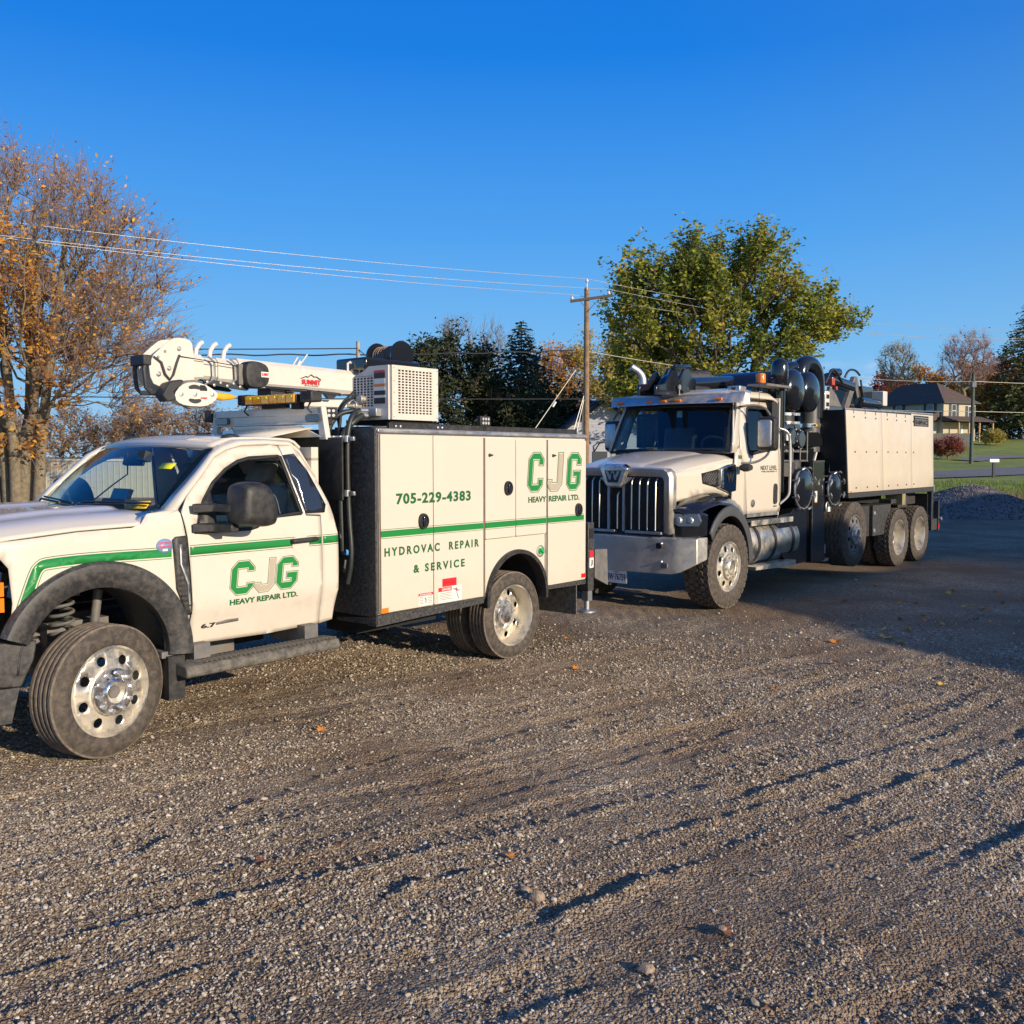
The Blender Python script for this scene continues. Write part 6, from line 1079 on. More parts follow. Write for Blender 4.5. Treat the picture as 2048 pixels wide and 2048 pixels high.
ribbon('road',dense_line([(-60,60),(-10,58),(10,58),(19,59),(29,65),(39,72),(55,83),(90,108),(150,150)]),5.6,asph,.08)
ribbon('driveway',dense_line([(41,86),(45,89.5),(52,91.5),(64,95),(90,104)]),2.6,mat('gravel_drive',(.20,.19,.19),.9,var=.2,vs=2),.09)

# grass tufts on the lawn edge
def blades(name,n,f,hgt,col,seed):
    g=np.random.default_rng(seed); X,Y=f(g,n); Z=terrain(X,Y); a=g.random(n)*6.28; w=.012+.012*g.random(n); h=hgt*(.5+g.random(n)); lx=(g.random(n)-.5)*h; ly=(g.random(n)-.5)*h
    V=np.stack([np.stack([X-w*np.cos(a),Y-w*np.sin(a),Z],-1),np.stack([X+w*np.cos(a),Y+w*np.sin(a),Z],-1),np.stack([X+lx,Y+ly,Z+h],-1)],1).reshape(-1,3); return tag(np_mesh(name,V,np.arange(3*n).reshape(-1,3),col,False),kind='stuff')
gr_m=rnd_mat('grass_blades',[(0,(.10,.17,.03)),(.6,(.20,.27,.05)),(1,(.34,.34,.10))],island=True,trans=.3); dry=rnd_mat('dry_stalks',[(0,(.16,.12,.05)),(1,(.42,.32,.16))],island=True,trans=.2)
def fA(g,n):
    X=10+34*g.random(n); Y=edge_y(X)-.5+(g.random(n)**2)*22; return X,Y
blades('grass',30000,fA,.14,gr_m,81)
blades('dry_weeds',2600,lambda g,n:(17.5+5*g.random(n),33.6+3.5*g.random(n)),.42,dry,82)
blades('verge_weeds',5000,lambda g,n:(10+14*g.random(n),edge_y(10+14*g.random(n))+.8*g.random(n)),.22,gr_m,83)
# ================= TREES AND PLANTS =================
def tubes(P0,P1,R0,R1,k=5):
    """many tapered k-sided pieces in one go"""
    d=P1-P0; L=np.linalg.norm(d,axis=1,keepdims=True); d=d/np.maximum(L,1e-6); up=np.where(np.abs(d[:,2:3])<.9,np.array([[0,0,1.]]),np.array([[1.,0,0]])); a=np.cross(d,up); a/=np.linalg.norm(a,axis=1,keepdims=True); b=np.cross(a,d)
    t=np.arange(k)*2*PI/k; ca=np.cos(t)[None,:,None]; sa=np.sin(t)[None,:,None]; off=a[:,None,:]*ca+b[:,None,:]*sa
    V=np.concatenate([P0[:,None,:]+off*R0[:,None,None],P1[:,None,:]+off*R1[:,None,None]],1).reshape(-1,3); n=len(P0); i=np.arange(k); j=(i+1)%k
    F=(np.stack([i,j,j+k,i+k],-1)[None]+(np.arange(n)*2*k)[:,None,None]).reshape(-1,4); return V,F
def skeleton(base,fork,att,w=.25,step=.5,seed=0):
    g=np.random.default_rng(seed); nodes=[np.array(base),np.array(fork)]; par=[-1,0]; pl=[0,np.linalg.norm(nodes[1]-nodes[0])]
    att=att[np.argsort(np.linalg.norm(att-nodes[1],axis=1))]; N=np.zeros((40000,3)); N[0],N[1]=nodes; PL=np.zeros(40000); PL[1]=pl[1]; PR=np.full(40000,-1); PR[1]=0; n=2
    for p in att:
        d=np.linalg.norm(N[1:n]-p,axis=1); c=d+w*PL[1:n]; c=np.where(N[1:n,2]>p[2]+.6,c+1.5,c); q=int(np.argmin(c))+1; k=max(1,int(d[q-1]/step)); s=N[q]; 
        for i in range(1,k+1):
            x=s+(p-s)*i/k+(g.normal(0,.035,3)*d[q-1] if i<k else 0); x[2]-=0 if i==k else -.06*d[q-1]*math.sin(PI*i/k); N[n]=x; PR[n]=q if i==1 else n-1; PL[n]=PL[PR[n]]+np.linalg.norm(x-N[PR[n]]); n+=1
    N=N[:n]; PR=PR[:n]; cnt=np.zeros(n); 
    ch=np.bincount(PR[1:],minlength=n); cnt[ch==0]=1
    for i in range(n-1,0,-1): cnt[PR[i]]+=cnt[i]
    return N,PR,cnt
def leaves(C,s,g,flat=.5,asp=.7):
    n=len(C); a=g.normal(size=(n,3)); a[:,2]*=flat; a/=np.linalg.norm(a,axis=1,keepdims=True); b=np.cross(a,g.normal(size=(n,3))); b/=np.linalg.norm(b,axis=1,keepdims=True); s=np.asarray(s).reshape(-1,1)*(.6+.8*g.random((n,1)))
    V=np.stack([C-a*s,C+b*s*asp*.5,C+a*s,C-b*s*asp*.5],1).reshape(-1,3); return V,np.arange(4*n).reshape(-1,4)
bark=lambda nm,c:mat(nm,c,.95,var=.35,vs=6,bump=1.,bs=18,dist=.03)
BK=bark('grey_brown_bark',(.20,.165,.11)); BKd=bark('dark_bark',(.10,.08,.06)); TW=mat('twig_grey',(.27,.20,.18),.9,var=.3,vs=3); TWp=mat('twig_pale',(.26,.21,.18),.9,var=.2,vs=3)
def tree(label,base,fork,att,leafm,nl,ls,r0,tw=0,twm=None,twl=.5,w=.25,sig=.25,seed=0,bk=None,group=None,lsel=None,cat='tree',up=.4,name='tree',p=.45,stems=()):
    g=np.random.default_rng(seed); t=thing(name,label,cat,base,0,group); b=np.array(base); att=att-b
    N,PR,cnt=skeleton((0,0,0),np.array(fork)-b,att,w,seed=seed); rad=r0*(cnt/cnt[1])**p; rad=np.maximum(rad,.006*1); i=np.arange(1,len(N)); r_a=rad[PR[i]]; r_a=np.minimum(r_a,rad[i]*1.6); 
    V,F=tubes(N[PR[i]],N[i],r_a,rad[i],6)
    for s in stems: 
        sp=np.array(smooth_poly([tuple(np.array(x)-b) for x in s[0]],2,False)); v2,f2=tubes(sp[:-1],sp[1:],np.linspace(s[1],s[2],len(sp))[:-1],np.linspace(s[1],s[2],len(sp))[1:],8); F=np.concatenate([F,f2+len(V)]); V=np.concatenate([V,v2])
    o=np_mesh('trunk',V,F,bk or BK); o.parent=t
    tip=np.where(cnt<=4)[0]; tip=tip[tip>1]
    if tw:
        s=N[g.choice(tip,tw)]; c=np.array([0,0,(np.array(fork)-b)[2]]); d=(s-c); d/=np.linalg.norm(d,axis=1,keepdims=True); d=d+g.normal(size=d.shape)*.55; d[:,2]+=up; d/=np.linalg.norm(d,axis=1,keepdims=True); l=twl*(.4+g.random((tw,1))); m=s+d*l*.5; e=s+d*l+g.normal(size=s.shape)*.10*l
        V,F=tubes(np.concatenate([s,m]),np.concatenate([m,e]),np.concatenate([np.full(tw,.011),np.full(tw,.008)]),np.concatenate([np.full(tw,.008),np.full(tw,.004)]),3); o=np_mesh('twigs',V,F,twm or TW); o.parent=t; uq=g.random((tw*6,1)); ix=g.integers(0,tw,tw*6); tip_pts=s[ix]+(e[ix]-s[ix])*uq
    else: tip_pts=N[tip]
    for lm,n_,s_,sel in ([(leafm,nl,ls,lsel)] if not isinstance(leafm,list) else leafm):
        q=tip_pts; 
        if sel is not None: k=sel(q+b); q=q[k] if k.any() else q
        C=q[g.integers(0,len(q),n_)]+g.normal(size=(n_,3))*sig; V,F=leaves(C,s_,g,asp=.95); o=np_mesh('crown',V,F,lm,False); o.parent=t
    return t
def blob(n,c,r,seed,lo=-.55,bias=.8,holes=.0):
    g=np.random.default_rng(seed); p=g.normal(size=(n*3,3)); p/=np.linalg.norm(p,axis=1,keepdims=True); p*=(g.random((n*3,1))**(1/3*bias)); p=p[p[:,2]>lo][:n]; bump=.80+.35*fbm(np.arctan2(p[:,1],p[:,0])*1.2+5,p[:,2]*2+5,1.4,3,seed)
    return p*bump[:,None]*np.array(r)+np.array(c)
LO=rnd_mat('autumn_leaf',[(0,(.22,.08,.03)),(.35,(.50,.23,.06)),(.7,(.80,.42,.06)),(1,(.85,.60,.12))],island=True,trans=.35)
LG=rnd_mat('maple_leaf',[(0,(.035,.075,.020)),(.30,(.13,.185,.032)),(.6,(.32,.33,.045)),(.85,(.45,.38,.05)),(1,(.58,.30,.05))],island=True,trans=.3)
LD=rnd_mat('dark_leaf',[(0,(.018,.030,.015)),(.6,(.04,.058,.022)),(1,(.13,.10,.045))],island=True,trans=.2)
LY=rnd_mat('olive_yellow_leaf',[(0,(.18,.15,.04)),(.5,(.42,.34,.08)),(1,(.66,.50,.12))],island=True,trans=.3)
LB=rnd_mat('brown_leaf',[(0,(.13,.08,.05)),(.6,(.28,.17,.09)),(1,(.46,.26,.09))],island=True,trans=.3)
LR=rnd_mat('red_leaf',[(0,(.16,.035,.03)),(.6,(.32,.08,.055)),(1,(.45,.19,.08))],island=True,trans=.3)
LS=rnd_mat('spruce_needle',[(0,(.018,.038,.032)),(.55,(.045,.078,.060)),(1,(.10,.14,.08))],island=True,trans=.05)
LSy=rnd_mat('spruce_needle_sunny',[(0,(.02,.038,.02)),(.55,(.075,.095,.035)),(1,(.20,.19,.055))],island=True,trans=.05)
# big half-bare tree at the left edge
def far12(p,k=1.2):
    p=np.array(p,dtype=float); q=p*k; q[...,2]=1.83+(p[...,2]-1.83)*k; return q
att=far12(np.concatenate([blob(900,(-16.3,30,7.5),(5.5,4.8,3.95),3,lo=-.75),blob(120,(-13.0,29.8,5.2),(2.9,3,2.1),4,lo=-1),blob(90,(-18.5,30,6),(3,3,2.5),14,lo=-1),blob(50,(-15.7,29.6,4.3),(1.9,1.2,2.4),15,lo=-1),blob(90,(-12.6,30,4.5),(2.4,2.4,1.5),16,lo=-1)]))
st=[([(-18.5+x,36+y,0),(-18.5+x*1.25,36+y,2.6),(-18.5+x*2.2,36+y*1.6,6.0),(-18.5+x*3.2,36+y*2,9.8)],.25,.09) for x,y in ((-.62,.1),(-.18,-.2),(.22,.15),(.60,-.1),(.0,.5),(-1.1,.2))]
tree('tall half-bare autumn tree with several grey stems and golden leaves at the left edge',(-18.5,36,0),(-18.4,36,2.6),att,[(LO,12000,.075,None),(LO,11000,.105,lambda p:(p[:,0]<-16.3)&(p[:,2]<9.8)&(p[:,0]>-21.5))],0,0,.24,tw=11000,twl=1.15,w=.6,sig=.10,seed=3,stems=st,up=.30,p=.5)
# green and yellow maple behind the vacuum truck
att=np.concatenate([blob(n_,(x,50,z),(rx,ry,rz),7+k,lo=-1,holes=0) for k,(n_,x,z,rx,ry,rz) in enumerate(((90,7.4,10.2,2.0,2.5,1.9),(110,10.0,10.6,2.0,2.6,2.1),(100,12.9,10.8,1.8,2.4,2.3),(70,15.0,8.9,1.6,2.2,1.6),(90,7.3,7.6,2.1,2.5,2.1),(130,10.3,8.0,2.5,3.0,2.3),(80,13.6,6.7,2.0,2.4,1.7),(26,16.6,8.4,1.0,1.2,.6),(80,10.0,5.4,2.2,2.6,1.3),(60,6.6,5.3,1.6,2,1.2)))])
tree('large green maple turning yellow, with several rounded lobes, behind the vacuum truck',(11.6,50,.1),(11.8,50,3.0),att,[(LG,50000,.12,None)],0,0,.42,tw=1700,twl=1.25,w=.30,sig=.15,seed=8,up=.75,p=.5,bk=BKd)
def spruce(label,c,h,r,n,seed,m=LS,low=.06,group=None):
    g=np.random.default_rng(seed); t=thing('spruce_tree',label,'tree',c,0,group); V,F=tubes(np.array([[0,0,0.]]),np.array([[0,0,h*.97]]),np.array([h*.018]),np.array([.02]),10); np_mesh('trunk',V,F,BKd).parent=t
    P0=[];P1=[];C=[];S=[]; z=h*low
    while z<h*.985:
        f=1-z/h; L=r*(f**.80)*(.82+.28*g.random())+.06; k=int(7+5*f)
        for a in g.random()*6.28+np.arange(k)*2*PI/k+g.normal(0,.15,k):
            l=L*(.72+.4*g.random()); d=np.array([math.cos(a),math.sin(a),0]); e=d*l; ez=-.22*l+.10*l*l/max(r,1)+ (.10*h*.02); s=np.array([0,0,z]); P0.append(s); P1.append(s+e+np.array([0,0,ez]))
            nn=max(3,int(n*l/r)); u=g.random(nn)**.7; q=s+np.outer(u,e)+np.outer(u*u,[0,0,ez])+g.normal(size=(nn,3))*np.array([.10,.10,.06])*(.4+l*.35); q[:,2]-=.10*u*l*.6; C.append(q); S.append(np.full(nn,.10+.03*l))
        z+=h*(.016+.018*f)
    V,F=tubes(np.array(P0),np.array(P1),np.full(len(P0),.03),np.full(len(P0),.008),4); np_mesh('branches',V,F,BKd).parent=t
    C=np.concatenate(C); V,F=leaves(C,np.concatenate(S)*1.15,g,flat=.35,asp=.75); o=np_mesh('crown',V,F,m,False); o.parent=t; return t
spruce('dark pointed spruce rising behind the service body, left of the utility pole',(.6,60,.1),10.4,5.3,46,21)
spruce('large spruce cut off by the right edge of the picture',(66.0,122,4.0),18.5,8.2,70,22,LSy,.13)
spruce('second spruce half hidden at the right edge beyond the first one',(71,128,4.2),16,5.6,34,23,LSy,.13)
spruce('tiny far conifer above the service truck roof',(-33.5,92,0),4.6,1.6,10,24)
# shaded broad-leaved trees between the compressor and the spruce
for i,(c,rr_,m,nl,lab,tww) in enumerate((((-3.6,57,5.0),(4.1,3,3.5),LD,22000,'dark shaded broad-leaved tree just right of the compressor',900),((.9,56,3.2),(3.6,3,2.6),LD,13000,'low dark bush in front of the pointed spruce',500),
 ((-3.2,68,8.2),(3.0,2.5,3.4),LB,260,'thin bare branching tree sticking up left of the pointed spruce',1700),((3.2,71,6.4),(2.4,2.5,3.2),LO,5200,'small orange-leaved tree right of the pointed spruce',700),
 ((6.6,72,6.6),(3.6,3,4.2),LY,15000,'olive yellow tree left of the utility pole',1800),((10.4,74,8.0),(3.6,3,4.4),LY,15000,'yellowish feathery tree right behind the utility pole',2200),((4.6,62,2.8),(3.2,3,2.8),LB,5200,'brown scrubby bush at the foot of the guy wires',1500),((12.6,66,4.6),(3.8,3,3.4),LY,11000,'pale yellow-green tree under the big maple, right of the chrome exhaust',1600))):
    z0=0.; tree(lab,(c[0],c[1],z0),(c[0],c[1],max(.8,c[2]-rr_[2]*.8)),blob(130,c,rr_,40+i,lo=-.8),[(m,nl,.13 if i<2 else .11,None)],0,0,.16,tw=tww//(2 if i>3 else 1),twl=1.0,w=.3,sig=.28,seed=50+i,up=.7,bk=BKd,p=.5,twm=TWp if i in(2,5) else TW,group='trees behind the trucks')
# brown thicket on the left
for i in range(9):
    x=-44+i*3.3; rr_=1.9+1.0*random.random(); tree(('leftmost','second','third','fourth','middle','sixth','seventh','eighth','rightmost')[i]+' of the brown scrub trees in the row beyond the left-hand white shed',(x,63+2*(i%3),0),(x,63+2*(i%3),.8),blob(70,(x,63+2*(i%3),2.6),(2.4,2,rr_),70+i,lo=-.8),[(LB,2600,.10,None),(LO,500,.10,None)],0,0,.12,tw=1500,twl=1.0,w=.3,sig=.25,seed=90+i,up=.6,group='scrub trees beyond the white shed',p=.5)
tree('small bare tree seen over the cab roof of the service truck',(-30.5,80,0),(-30.5,80,1.6),blob(90,(-30.5,80,4.0),(2.3,2,2.6),111,lo=-.8),[(LB,60,.06,None)],0,0,.13,tw=1300,twl=.9,w=.3,sig=.2,seed=112,up=.5,twm=TWp)
# right-hand background
tree('round bare tree left of the house, pale leafless twigs',(51.3,127,4.2),(51.3,127,8.0),blob(150,(51.3,127,13.6),(2.7,2.4,3.0),120,lo=-.9),[(LY,1500,.12,None)],0,0,.20,tw=1900,twl=.9,w=.35,sig=.25,seed=121,up=.6,twm=TWp,p=.5)
tree('wide bare tree with reddish twigs rising behind the brown roof',(57.0,120,4),(57.0,120,8.4),blob(210,(57.2,120,13.6),(3.5,3,3.6),122,lo=-.9),[(LR,1100,.11,None)],0,0,.24,tw=3400,twl=1.0,w=.35,sig=.3,seed=123,up=.8,twm=mat('twig_mauve',(.34,.23,.22),.9,var=.2),p=.5)
for i,(x,y,rx,rzz,m) in enumerate(((59,150,3.0,4.0,LR),(67.6,156,4.2,5.0,LO),(63,158,3.5,3.6,LB),(72.3,150,3.5,5.0,LO),(76.6,148,3.0,5.6,LR),(66,134,2.6,3.4,LO),(84,150,6,5.0,LB),(64,128,2.2,3.2,LO),(53,150,4,3.0,LB),(46,150,4,2.6,LB))):
    lab=('low red tree showing over the tail of the vacuum truck','orange-brown tree left behind the brown roof','brown tree behind the middle of the brown roof','orange tree right of the brown roof','bright red maple beside the right-hand spruce','orange tree at the foot of the right-hand spruce','brown tree far behind the right-hand spruce','orange-brown tree close behind the house','low brown tree far behind the vacuum truck, nearer the house','low brown tree far behind the vacuum truck')[i]
    z0=float(terrain(np.array([x*1.]),np.array([y*1.]))[0]); tree(lab,(x,y,z0),(x,y,z0+1.5),blob(90,(x,y,z0+1.8+rzz),(rx,3,rzz),130+i,lo=-.8),[(m,5200,.22,None)],0,0,.2,tw=500,twl=1.2,w=.3,sig=.35,seed=150+i,up=.6,group='autumn trees behind the house',p=.5)
tree('yellow shrub under the right-hand spruce',(54.0,107,3.1),(54.0,107,3.4),blob(70,(54.0,107,3.9),(.9,.9,.55),141,lo=-.8),[(LY,2600,.13,None)],0,0,.06,tw=300,twl=.5,sig=.2,seed=161,up=.4,cat='shrub',name='shrub')
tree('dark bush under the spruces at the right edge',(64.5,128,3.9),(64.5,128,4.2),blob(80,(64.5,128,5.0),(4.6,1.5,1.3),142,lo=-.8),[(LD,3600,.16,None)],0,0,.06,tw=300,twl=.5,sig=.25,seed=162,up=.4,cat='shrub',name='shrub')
tree('round reddish bush on the lawn just behind the tail of the vacuum truck',(40.3,88,1.5),(40.3,88,1.9),blob(140,(40.3,88,2.62),(1.35,1.2,.85),143,lo=-.85),[(LR,6500,.075,None)],0,0,.07,tw=1300,twl=.35,sig=.12,seed=163,up=.4,cat='shrub',name='shrub')
# ================= POLES AND WIRES =================
wood=mat('weathered_pole',(.26,.165,.10),.9,var=.35,vs=5,bump=.8,bs=12,dist=.02); porc=mat('porcelain',(.72,.70,.66),.3)
up_=thing('utility_pole','tall brown wooden utility pole with a crossarm between the two trucks','utility pole',(3.5,45,0))
MB().cyl((0,0,-.3),(0,0,9.72),.155,.115,n=18).build('pole_shaft',wood,up_)
MB().obox((.21,-.15,9.2),(2.0,.10,.12),(0,-.139,.0)).build('crossarm',mat('crossarm_wood',(.10,.075,.06),.9),up_)
MB().tube([(.05,-.16,8.6),(.62,-.16,9.25)],.018,5).tube([(-.05,-.16,8.75),(-.35,-.16,9.12)],.018,5).build('arm_brace','grey',up_)
MB().cyl((0,-.12,9.6),(0,-.12,9.95),.02).build('top_pin','galv',up_)
for x,z in ((-.70,9.15),(1.02,9.38),(0,9.95)): MB().lathe([(.03,-.02),(.075,.02),(.08,.07),(.05,.09),(.055,.13),(.03,.16),(.001,.16)],(x,-.15 if x else -.12,z),'z',14).build('insulator',porc,up_)
MB().box(-.06,.02,-.20,-.14,4.4,4.8).cyl((-.17,-.05,1.0),(-.17,-.05,4.6),.03).build('conduit','grey',up_)
p2=thing('utility_pole','short grey pole standing behind the compressor','utility pole',(-6.75,42,0)); MB().cyl((0,0,-.3),(0,0,6.86),.10,.085,n=14).build('pole_shaft',mat('grey_pole_wood',(.36,.31,.25),.9,var=.3,bump=.5,bs=10),p2); MB().tube([(.05,-.1,6.5),(.45,-.1,6.15),(.55,-.1,5.6)],.02,5).build('drop_cable','soot',p2)
p3=thing('utility_pole','slim dark pole on the lawn in front of the house at right','utility pole',(40.05,83,1.2)); MB().cyl((0,0,-.3),(0,0,7.8),.17,.13,n=14).build('pole_shaft',mat('green_grey_pole',(.085,.10,.085),.8,var=.3),p3); MB().obox((.0,0,6.85),(.35,.5,.45),(0,0,0)).build('pole_bracket','grey',p3)
p4=thing('utility_pole','thin pale post far off above the service truck cab roof','utility pole',(-28.4,69,0)); MB().cyl((0,0,-.3),(0,0,4.0),.09,.08).build('pole_shaft',mat('pale_post',(.5,.42,.3),.9),p4)
for x,y in ((-38.7,17.0),(46.5,71.0)):
    q_=thing('utility_pole','wooden utility pole of the same line, outside the picture','utility pole',(x,y,0),group='line poles out of the picture'); MB().cyl((0,0,-.3),(0,0,10.6),.155,.115).build('pole_shaft',wood,q_)
wl=mat('pale_wire',(.55,.52,.47),.4,.6); wd=mat('black_cable',(.03,.03,.035),.6)
def wire(label,a,b,sag,r,m,n=40,wave=0,group='overhead wires'):
    a,b=Vector(a),Vector(b); pts=[]
    for i in range(n+1):
        t=i/n; p=a.lerp(b,t); p.z-=sag*4*t*(1-t); p.z+=wave*math.sin(t*n*1.3); pts.append(p)
    return tag(MB().tube(pts,r,5).build('overhead_wire',m,None,smooth=80),label,'wire',group)
for k,(zl,px,pz) in enumerate(((10.55,3.5,10.10),(10.3,2.76,9.38),(9.95,4.52,9.62))):
    o=(0,.0,0)[k]; lab=('uppermost','middle','lowest')[k]
    wire('%s of the three pale power lines left of the crossarm pole'%lab,(-38.7+o,17.0,zl),(px,44.85,pz),.80,.009,wl); wire('%s of the three pale power lines crossing the green maple'%lab,(px,44.85,pz),(46.5+o,71.0,(11.6,11.2,10.9)[k]),1.25,.010,wl)
wire('upper black cable running in to the short pole behind the compressor',(-32,36,6.2),(-6.75,41.9,6.55),.15,.025,wd); wire('thick twisted black cable ending in a loop beside the tall pole',(-32,37,6.3),(2.7,44.6,6.75),.35,.032,wd,70,.03)
tag(MB().tube(smooth_poly([(2.3,44.6,6.72),(2.75,44.6,6.80),(2.88,44.6,6.62),(2.62,44.6,6.42),(2.3,44.6,6.45),(1.9,44.6,6.55),(1.4,44.6,6.46)],3,False),.028,6).build('cable_loop',wd),'slack loop of black cable hanging left of the tall pole','cable',None)
wire('low straight cable crossing left to right at the height of the compressor',(-32,36,4.3),(3.4,44.9,4.53),.10,.022,wd); wire('cable from the tall pole to the right above the cab of the vacuum truck',(3.6,45,6.75),(16.5,53,5.9),.10,.02,wl); wire('low cable from the tall pole towards the white shed',(3.6,45,4.65),(9,49,4.1),.1,.02,wd)
wire('upper wire in front of the brown roof at right',(17,66,8.0),(40.05,83,8.35),.35,.022,wl); wire('upper wire right of the slim pole',(40.05,83,8.35),(70,92,9.0),.3,.022,wl); wire('lower wire crossing in front of the house at right',(17,66,5.6),(40.05,83,5.75),.2,.022,wl); wire('lower wire right of the slim pole',(40.05,83,5.75),(70,92,6.6),.3,.022,wl)
gy=mat('guy_wire',(.62,.60,.50),.5,.4)
for a,b,lab in (((3.4,44.9,4.75),(1.9,43.0,.0),'left guy wire'),((3.4,44.9,4.6),(2.3,43.2,.0),'second guy wire close to the pole'),((3.0,44.9,5.9),(-1.1,41.2,.0),'long slanting guy wire farther left')): tag(MB().tube([a,b],.018,6).build('guy_wire',gy),lab+' anchoring the tall pole','guy wire',group='guy wires of the tall pole')
tag(MB().tube([(2.02,44.2,4.35),(1.88,44.1,4.12)],.05,8).build('guy_insulator',porc),'small white insulator on the long slanting guy wire','insulator')
# ================= BUILDINGS =================
sid=mat('lap_siding_tan',(.50,.43,.30),.7,var=.05); sid2=mat('lap_siding_white',(.40,.41,.47),.7,var=.08); shin=mat('brown_shingles',(.105,.072,.062),.95,var=.3,vs=3,bump=.6,bs=8,dist=.03); wtrim=mat('white_trim',(.70,.70,.68),.5); shut=mat('dark_shutter',(.035,.045,.055),.6)
hc=(51.1,113,3.55); ang=math.atan2(.43,.9); hs_t=thing('house','two-storey tan house with brown hipped roof and front porch at right','house',hc,ang)
LW,LD2,ZE=5.4,10.4,4.75   # width along local x, depth along +y
MB().box(0,LW,0,LD2,-.6,ZE).build('wall',sid,hs_t)
lap=MB()
for i in range(24): z=.05+i*.195; lap.box(-.02,LW+.02,-.02,.0,z,z+.17).box(-.02,.0,0,LD2,z,z+.17)
tag(lap.build('siding',sid,hs_t),kind='stuff')
e=.45; rf=MB(); rx=LW/2; zt=ZE+2.6
rf.add([(-e,-e,ZE-.05),(LW+e,-e,ZE-.05),(LW+e,LD2+e,ZE-.05),(-e,LD2+e,ZE-.05),(rx,3.4,zt),(rx,LD2-1.5,zt)],[(0,1,4),(1,2,5,4),(2,3,5),(3,0,4,5),(0,3,2,1)]); rf.build('roof',shin,hs_t,smooth=None)
MB().box(-e,LW+e,-e-.02,-e+.06,ZE-.16,ZE-.02).box(-e-.02,-e+.06,-e,LD2+e,ZE-.16,ZE-.02).build('eave_board',shut,hs_t)
def win(par,x,z,w,h,face,sh=True):
    B=(lambda a0,a1,d0,d1,z0,z1:MB().box(a0,a1,-d1,-d0,z0,z1)) if face=='f' else (lambda a0,a1,d0,d1,z0,z1:MB().box(-d1,-d0,a0,a1,z0,z1))
    o=B(x-w/2-.07,x+w/2+.07,.02,.06,z-h/2-.07,z+h/2+.07).build('window',wtrim,par); B(x-w/2,x+w/2,.06,.075,z-h/2,z+h/2).build('pane','winglass',o); B(x-w/2,x+w/2,.075,.085,z-.025,z+.025).build('sash_bar',wtrim,o)
    if sh:
        for sg in (-1,1): c=x+sg*(w/2+.32); B(c-.2,c+.2,.02,.055,z-h/2-.07,z+h/2+.07).build('shutter',shut,par)
for y in (1.9,6.6): win(hs_t,y,3.85,.85,1.35,'s')
win(hs_t,1.7,3.75,.62,1.35,'f'); win(hs_t,4.5,3.6,.6,1.3,'f'); win(hs_t,4.7,1.2,.6,1.3,'f',False)
pr=MB().box(-.3,LW+.9,-2.2,0,2.35,2.5).prism([(-2.5,2.35),(0,2.35),(0,3.1)],'x',-.3,LW+.9).build('porch_roof',shin,hs_t)
for x in (.1,1.8,3.6,5.9): MB().box(x,x+.16,-2.1,-1.94,-.3,2.35).build('porch_post',mat('porch_wood',(.50,.30,.14),.8),hs_t)
MB().box(2.5,3.3,-.05,.0,.0,2.05).build('door',wtrim,hs_t); MB().box(-.2,LW+.8,-2.2,0,-.4,-.02).build('porch_floor','grey',hs_t); MB().box(.1,1.8,-2.05,-2.0,.75,.82).build('porch_rail',wtrim,hs_t)
for k in range(5): MB().box(.3+k*.3,.35+k*.3,-2.04,-2.01,0,.75).build('baluster',wtrim,hs_t)
lr=MB().prism([(-3.8,2.35),(0,2.6),(0,3.7)],'y',.4,8.6).build('lower_roof',shin,hs_t); MB().box(-3.5,0,.7,8.3,-.6,2.4).build('side_wing',sid,hs_t); win(hs_t,1.6,1.5,.6,.8,'s',False)

fe=thing('fence','dark board fence beside the house behind the tail of the vacuum truck','fence',(46.0,104,2.75),.25)
for i in range(14): MB().box(i*.36,i*.36+.33,0,.03,-.3,1.6+.03*(i%3)).build('board','soot',fe)
MB().box(0,5.0,.03,.08,.3,.4).box(0,5.0,.03,.08,1.2,1.3).build('rail','soot',fe)
# small white house behind the pole
wh=thing('house','small white-sided house with a steep dark roof between the pole and the vacuum truck','house',(4.9,51,0),.10)
MB().prism([(-2.1,-.3),(2.1,-.3),(2.1,3.35),(0,4.75),(-2.1,3.35)],'y',0,7).build('wall',sid2,wh)
lp2=MB()
for i in range(30): z=i*.16; hw=2.1 if z<3.3 else max(.05,2.1-(z-3.3)*1.5); lp2.box(-hw,hw,-.025,.0,z,z+.14)
tag(lp2.build('siding',sid2,wh),kind='stuff')
droof=mat('dark_blue_shingles',(.035,.04,.055),.8,var=.2,vs=3)
for sg in (-1,1): MB().loft([[(sg*2.45,-.35,3.05),(sg*2.45,7.3,3.05)],[(0,-.35,4.82),(0,7.3,4.82)]],closed=False).build('roof',droof,wh,fix=False,solid=.14)
MB().box(-.15,.55,4.5,5.3,4.6,5.1).build('chimney',droof,wh)
win(wh,.55,2.85,.42,.62,'f',False); MB().box(-.6,.2,-.06,-.02,-.2,2.1).build('door',shut,wh); MB().box(.5,1.25,-.06,-.02,1.2,2.2).build('window','winglass',wh)
MB().tube([(-.5,-.05,2.1),(-.3,-.3,2.5),(.1,-.5,2.75),(.7,-.55,2.8)],.035,6).build('lamp_arm','soot',wh)
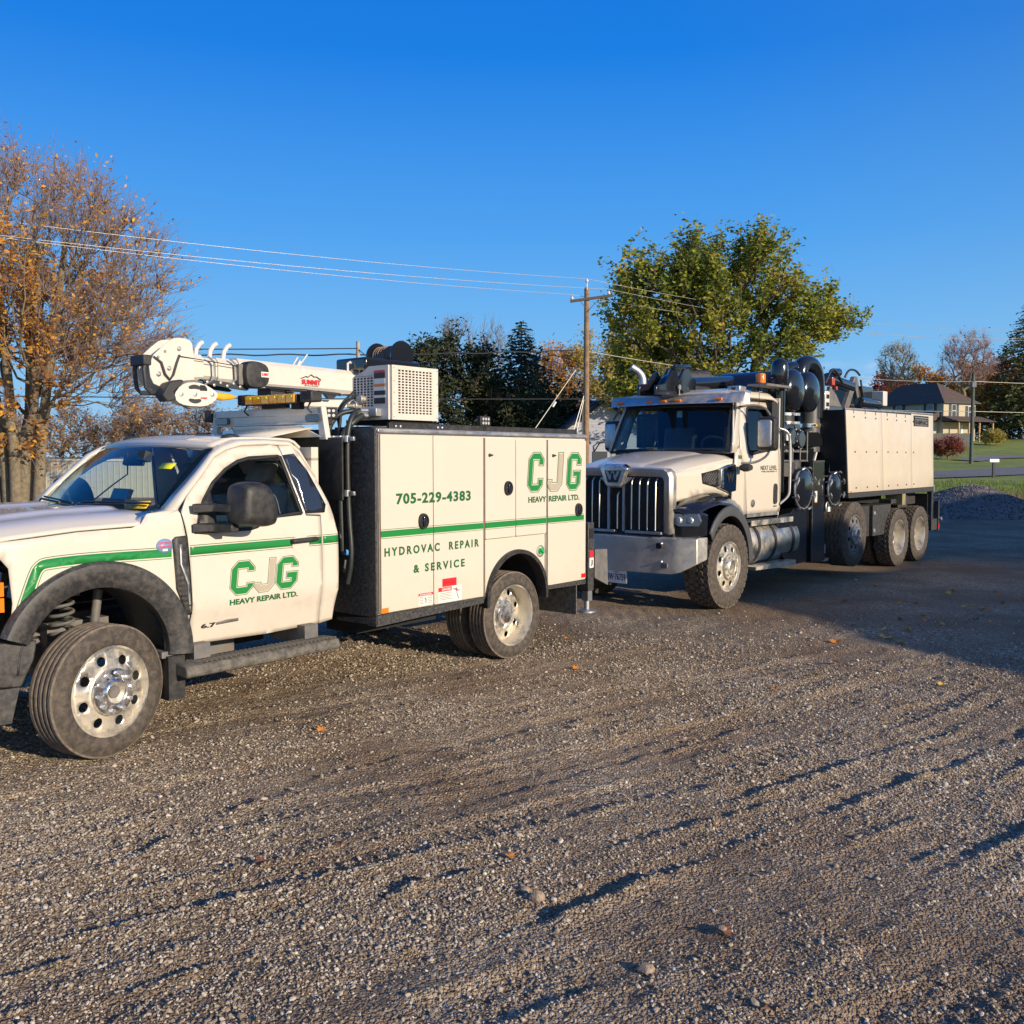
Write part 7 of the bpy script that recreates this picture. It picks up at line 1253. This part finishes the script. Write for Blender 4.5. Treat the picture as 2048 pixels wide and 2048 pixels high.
# long white shed at left
ls_=thing('shed','long low white metal-sided shed behind the left tree and the service truck cab','shed',(-23,42,0),.03)
MB().box(0,11,0,4,-.2,1.62).build('wall',mat('shed_metal',(.44,.43,.38),.6,var=.08),ls_)
rbm=MB().box(0,.03,-.02,0,-.1,1.6).mesh('rib'); rbm.materials.append(mat('shed_rib',(.50,.49,.43),.6))
for i in range(44):
    o=bpy.data.objects.new('rib',rbm); COL.objects.link(o); o.parent=ls_; o.location=(.1+i*.25,0,0)
MB().box(-.1,11.1,-.06,4.1,1.62,1.72).build('roof_edge','crane',ls_); MB().box(8.4,9.6,-.03,-.02,.0,1.45).build('door','dark',ls_); MB().box(2.0,2.4,-.1,-.06,1.66,1.78).build('vent','decal_w',ls_)
bh_=thing('building','pale metal building beyond the service truck cab, seen through its windshield','building',(-13.2,40,0),.02); MB().box(0,5.5,0,5,-.2,1.72).build('wall',mat('pale_green_metal',(.55,.60,.50),.6),bh_); MB().box(3.2,4.4,-.03,-.02,0,1.5).build('door','dark',bh_)
for i in range(22):
    o=bpy.data.objects.new('rib',rbm); COL.objects.link(o); o.parent=bh_; o.location=(.1+i*.25,0,0)
# mailbox
mb2=thing('mailbox','silver mailbox on a dark post beside the road at right','mailbox',(31.7,62.6,.40)); MB().box(-.07,.07,-.07,.07,-.3,1.05).build('post','soot',mb2); MB().loft([[(x,.12*math.cos(a),1.18+.14*math.sin(a)) for a in [PI*k/8 for k in range(9)]]+[(x,-.12,1.06),(x,.12,1.06)] for x in (-.30,.30)]).build('box','galv',mb2)
tag(MB().cyl((17.6,32.0,0),(17.5,32,1.0),.05).build('stake','yellow'),'short wooden stake in the dry weeds behind the gravel pile','stake')
# ================= UNSEEN BLOCK, ADDED AND SHAPED TO SHADE THE YARD =================
T1o=Vector((.0527,8.510)); uu=Vector((.636,.772)); vv=Vector((-.772,.636)); sh=thing('house','unseen block added outside the picture to the right, its outline shaped to shade the yard','house',(T1o.x-20*vv.x,T1o.y-20*vv.y,0),A1)
h0=20*math.tan(R(SUN_EL))
MB().prism([(0.57,-.2),(0.57,h0-1.9),(1.57,h0-1.15),(2.37,h0-.60),(3.17,h0-.36),(3.67,h0-.02),(4.47,h0+.66),(5.77,h0+.80),(6.57,h0+.90),(7.27,h0+.55),(7.87,h0-.05),(8.57,h0-.10),(10.17,h0-.02),(10.97,h0+.2),(12.37,h0+.6),(15.37,h0+.9),(19.37,h0+1.2),(21.37,h0+1.3),(23.87,h0+1.3),(26.37,h0+.6),(33.37,h0+.6),(33.37,-.2)],'y',-9,0).build('wall',mat('shade_block',(.3,.25,.2),.8),sh)
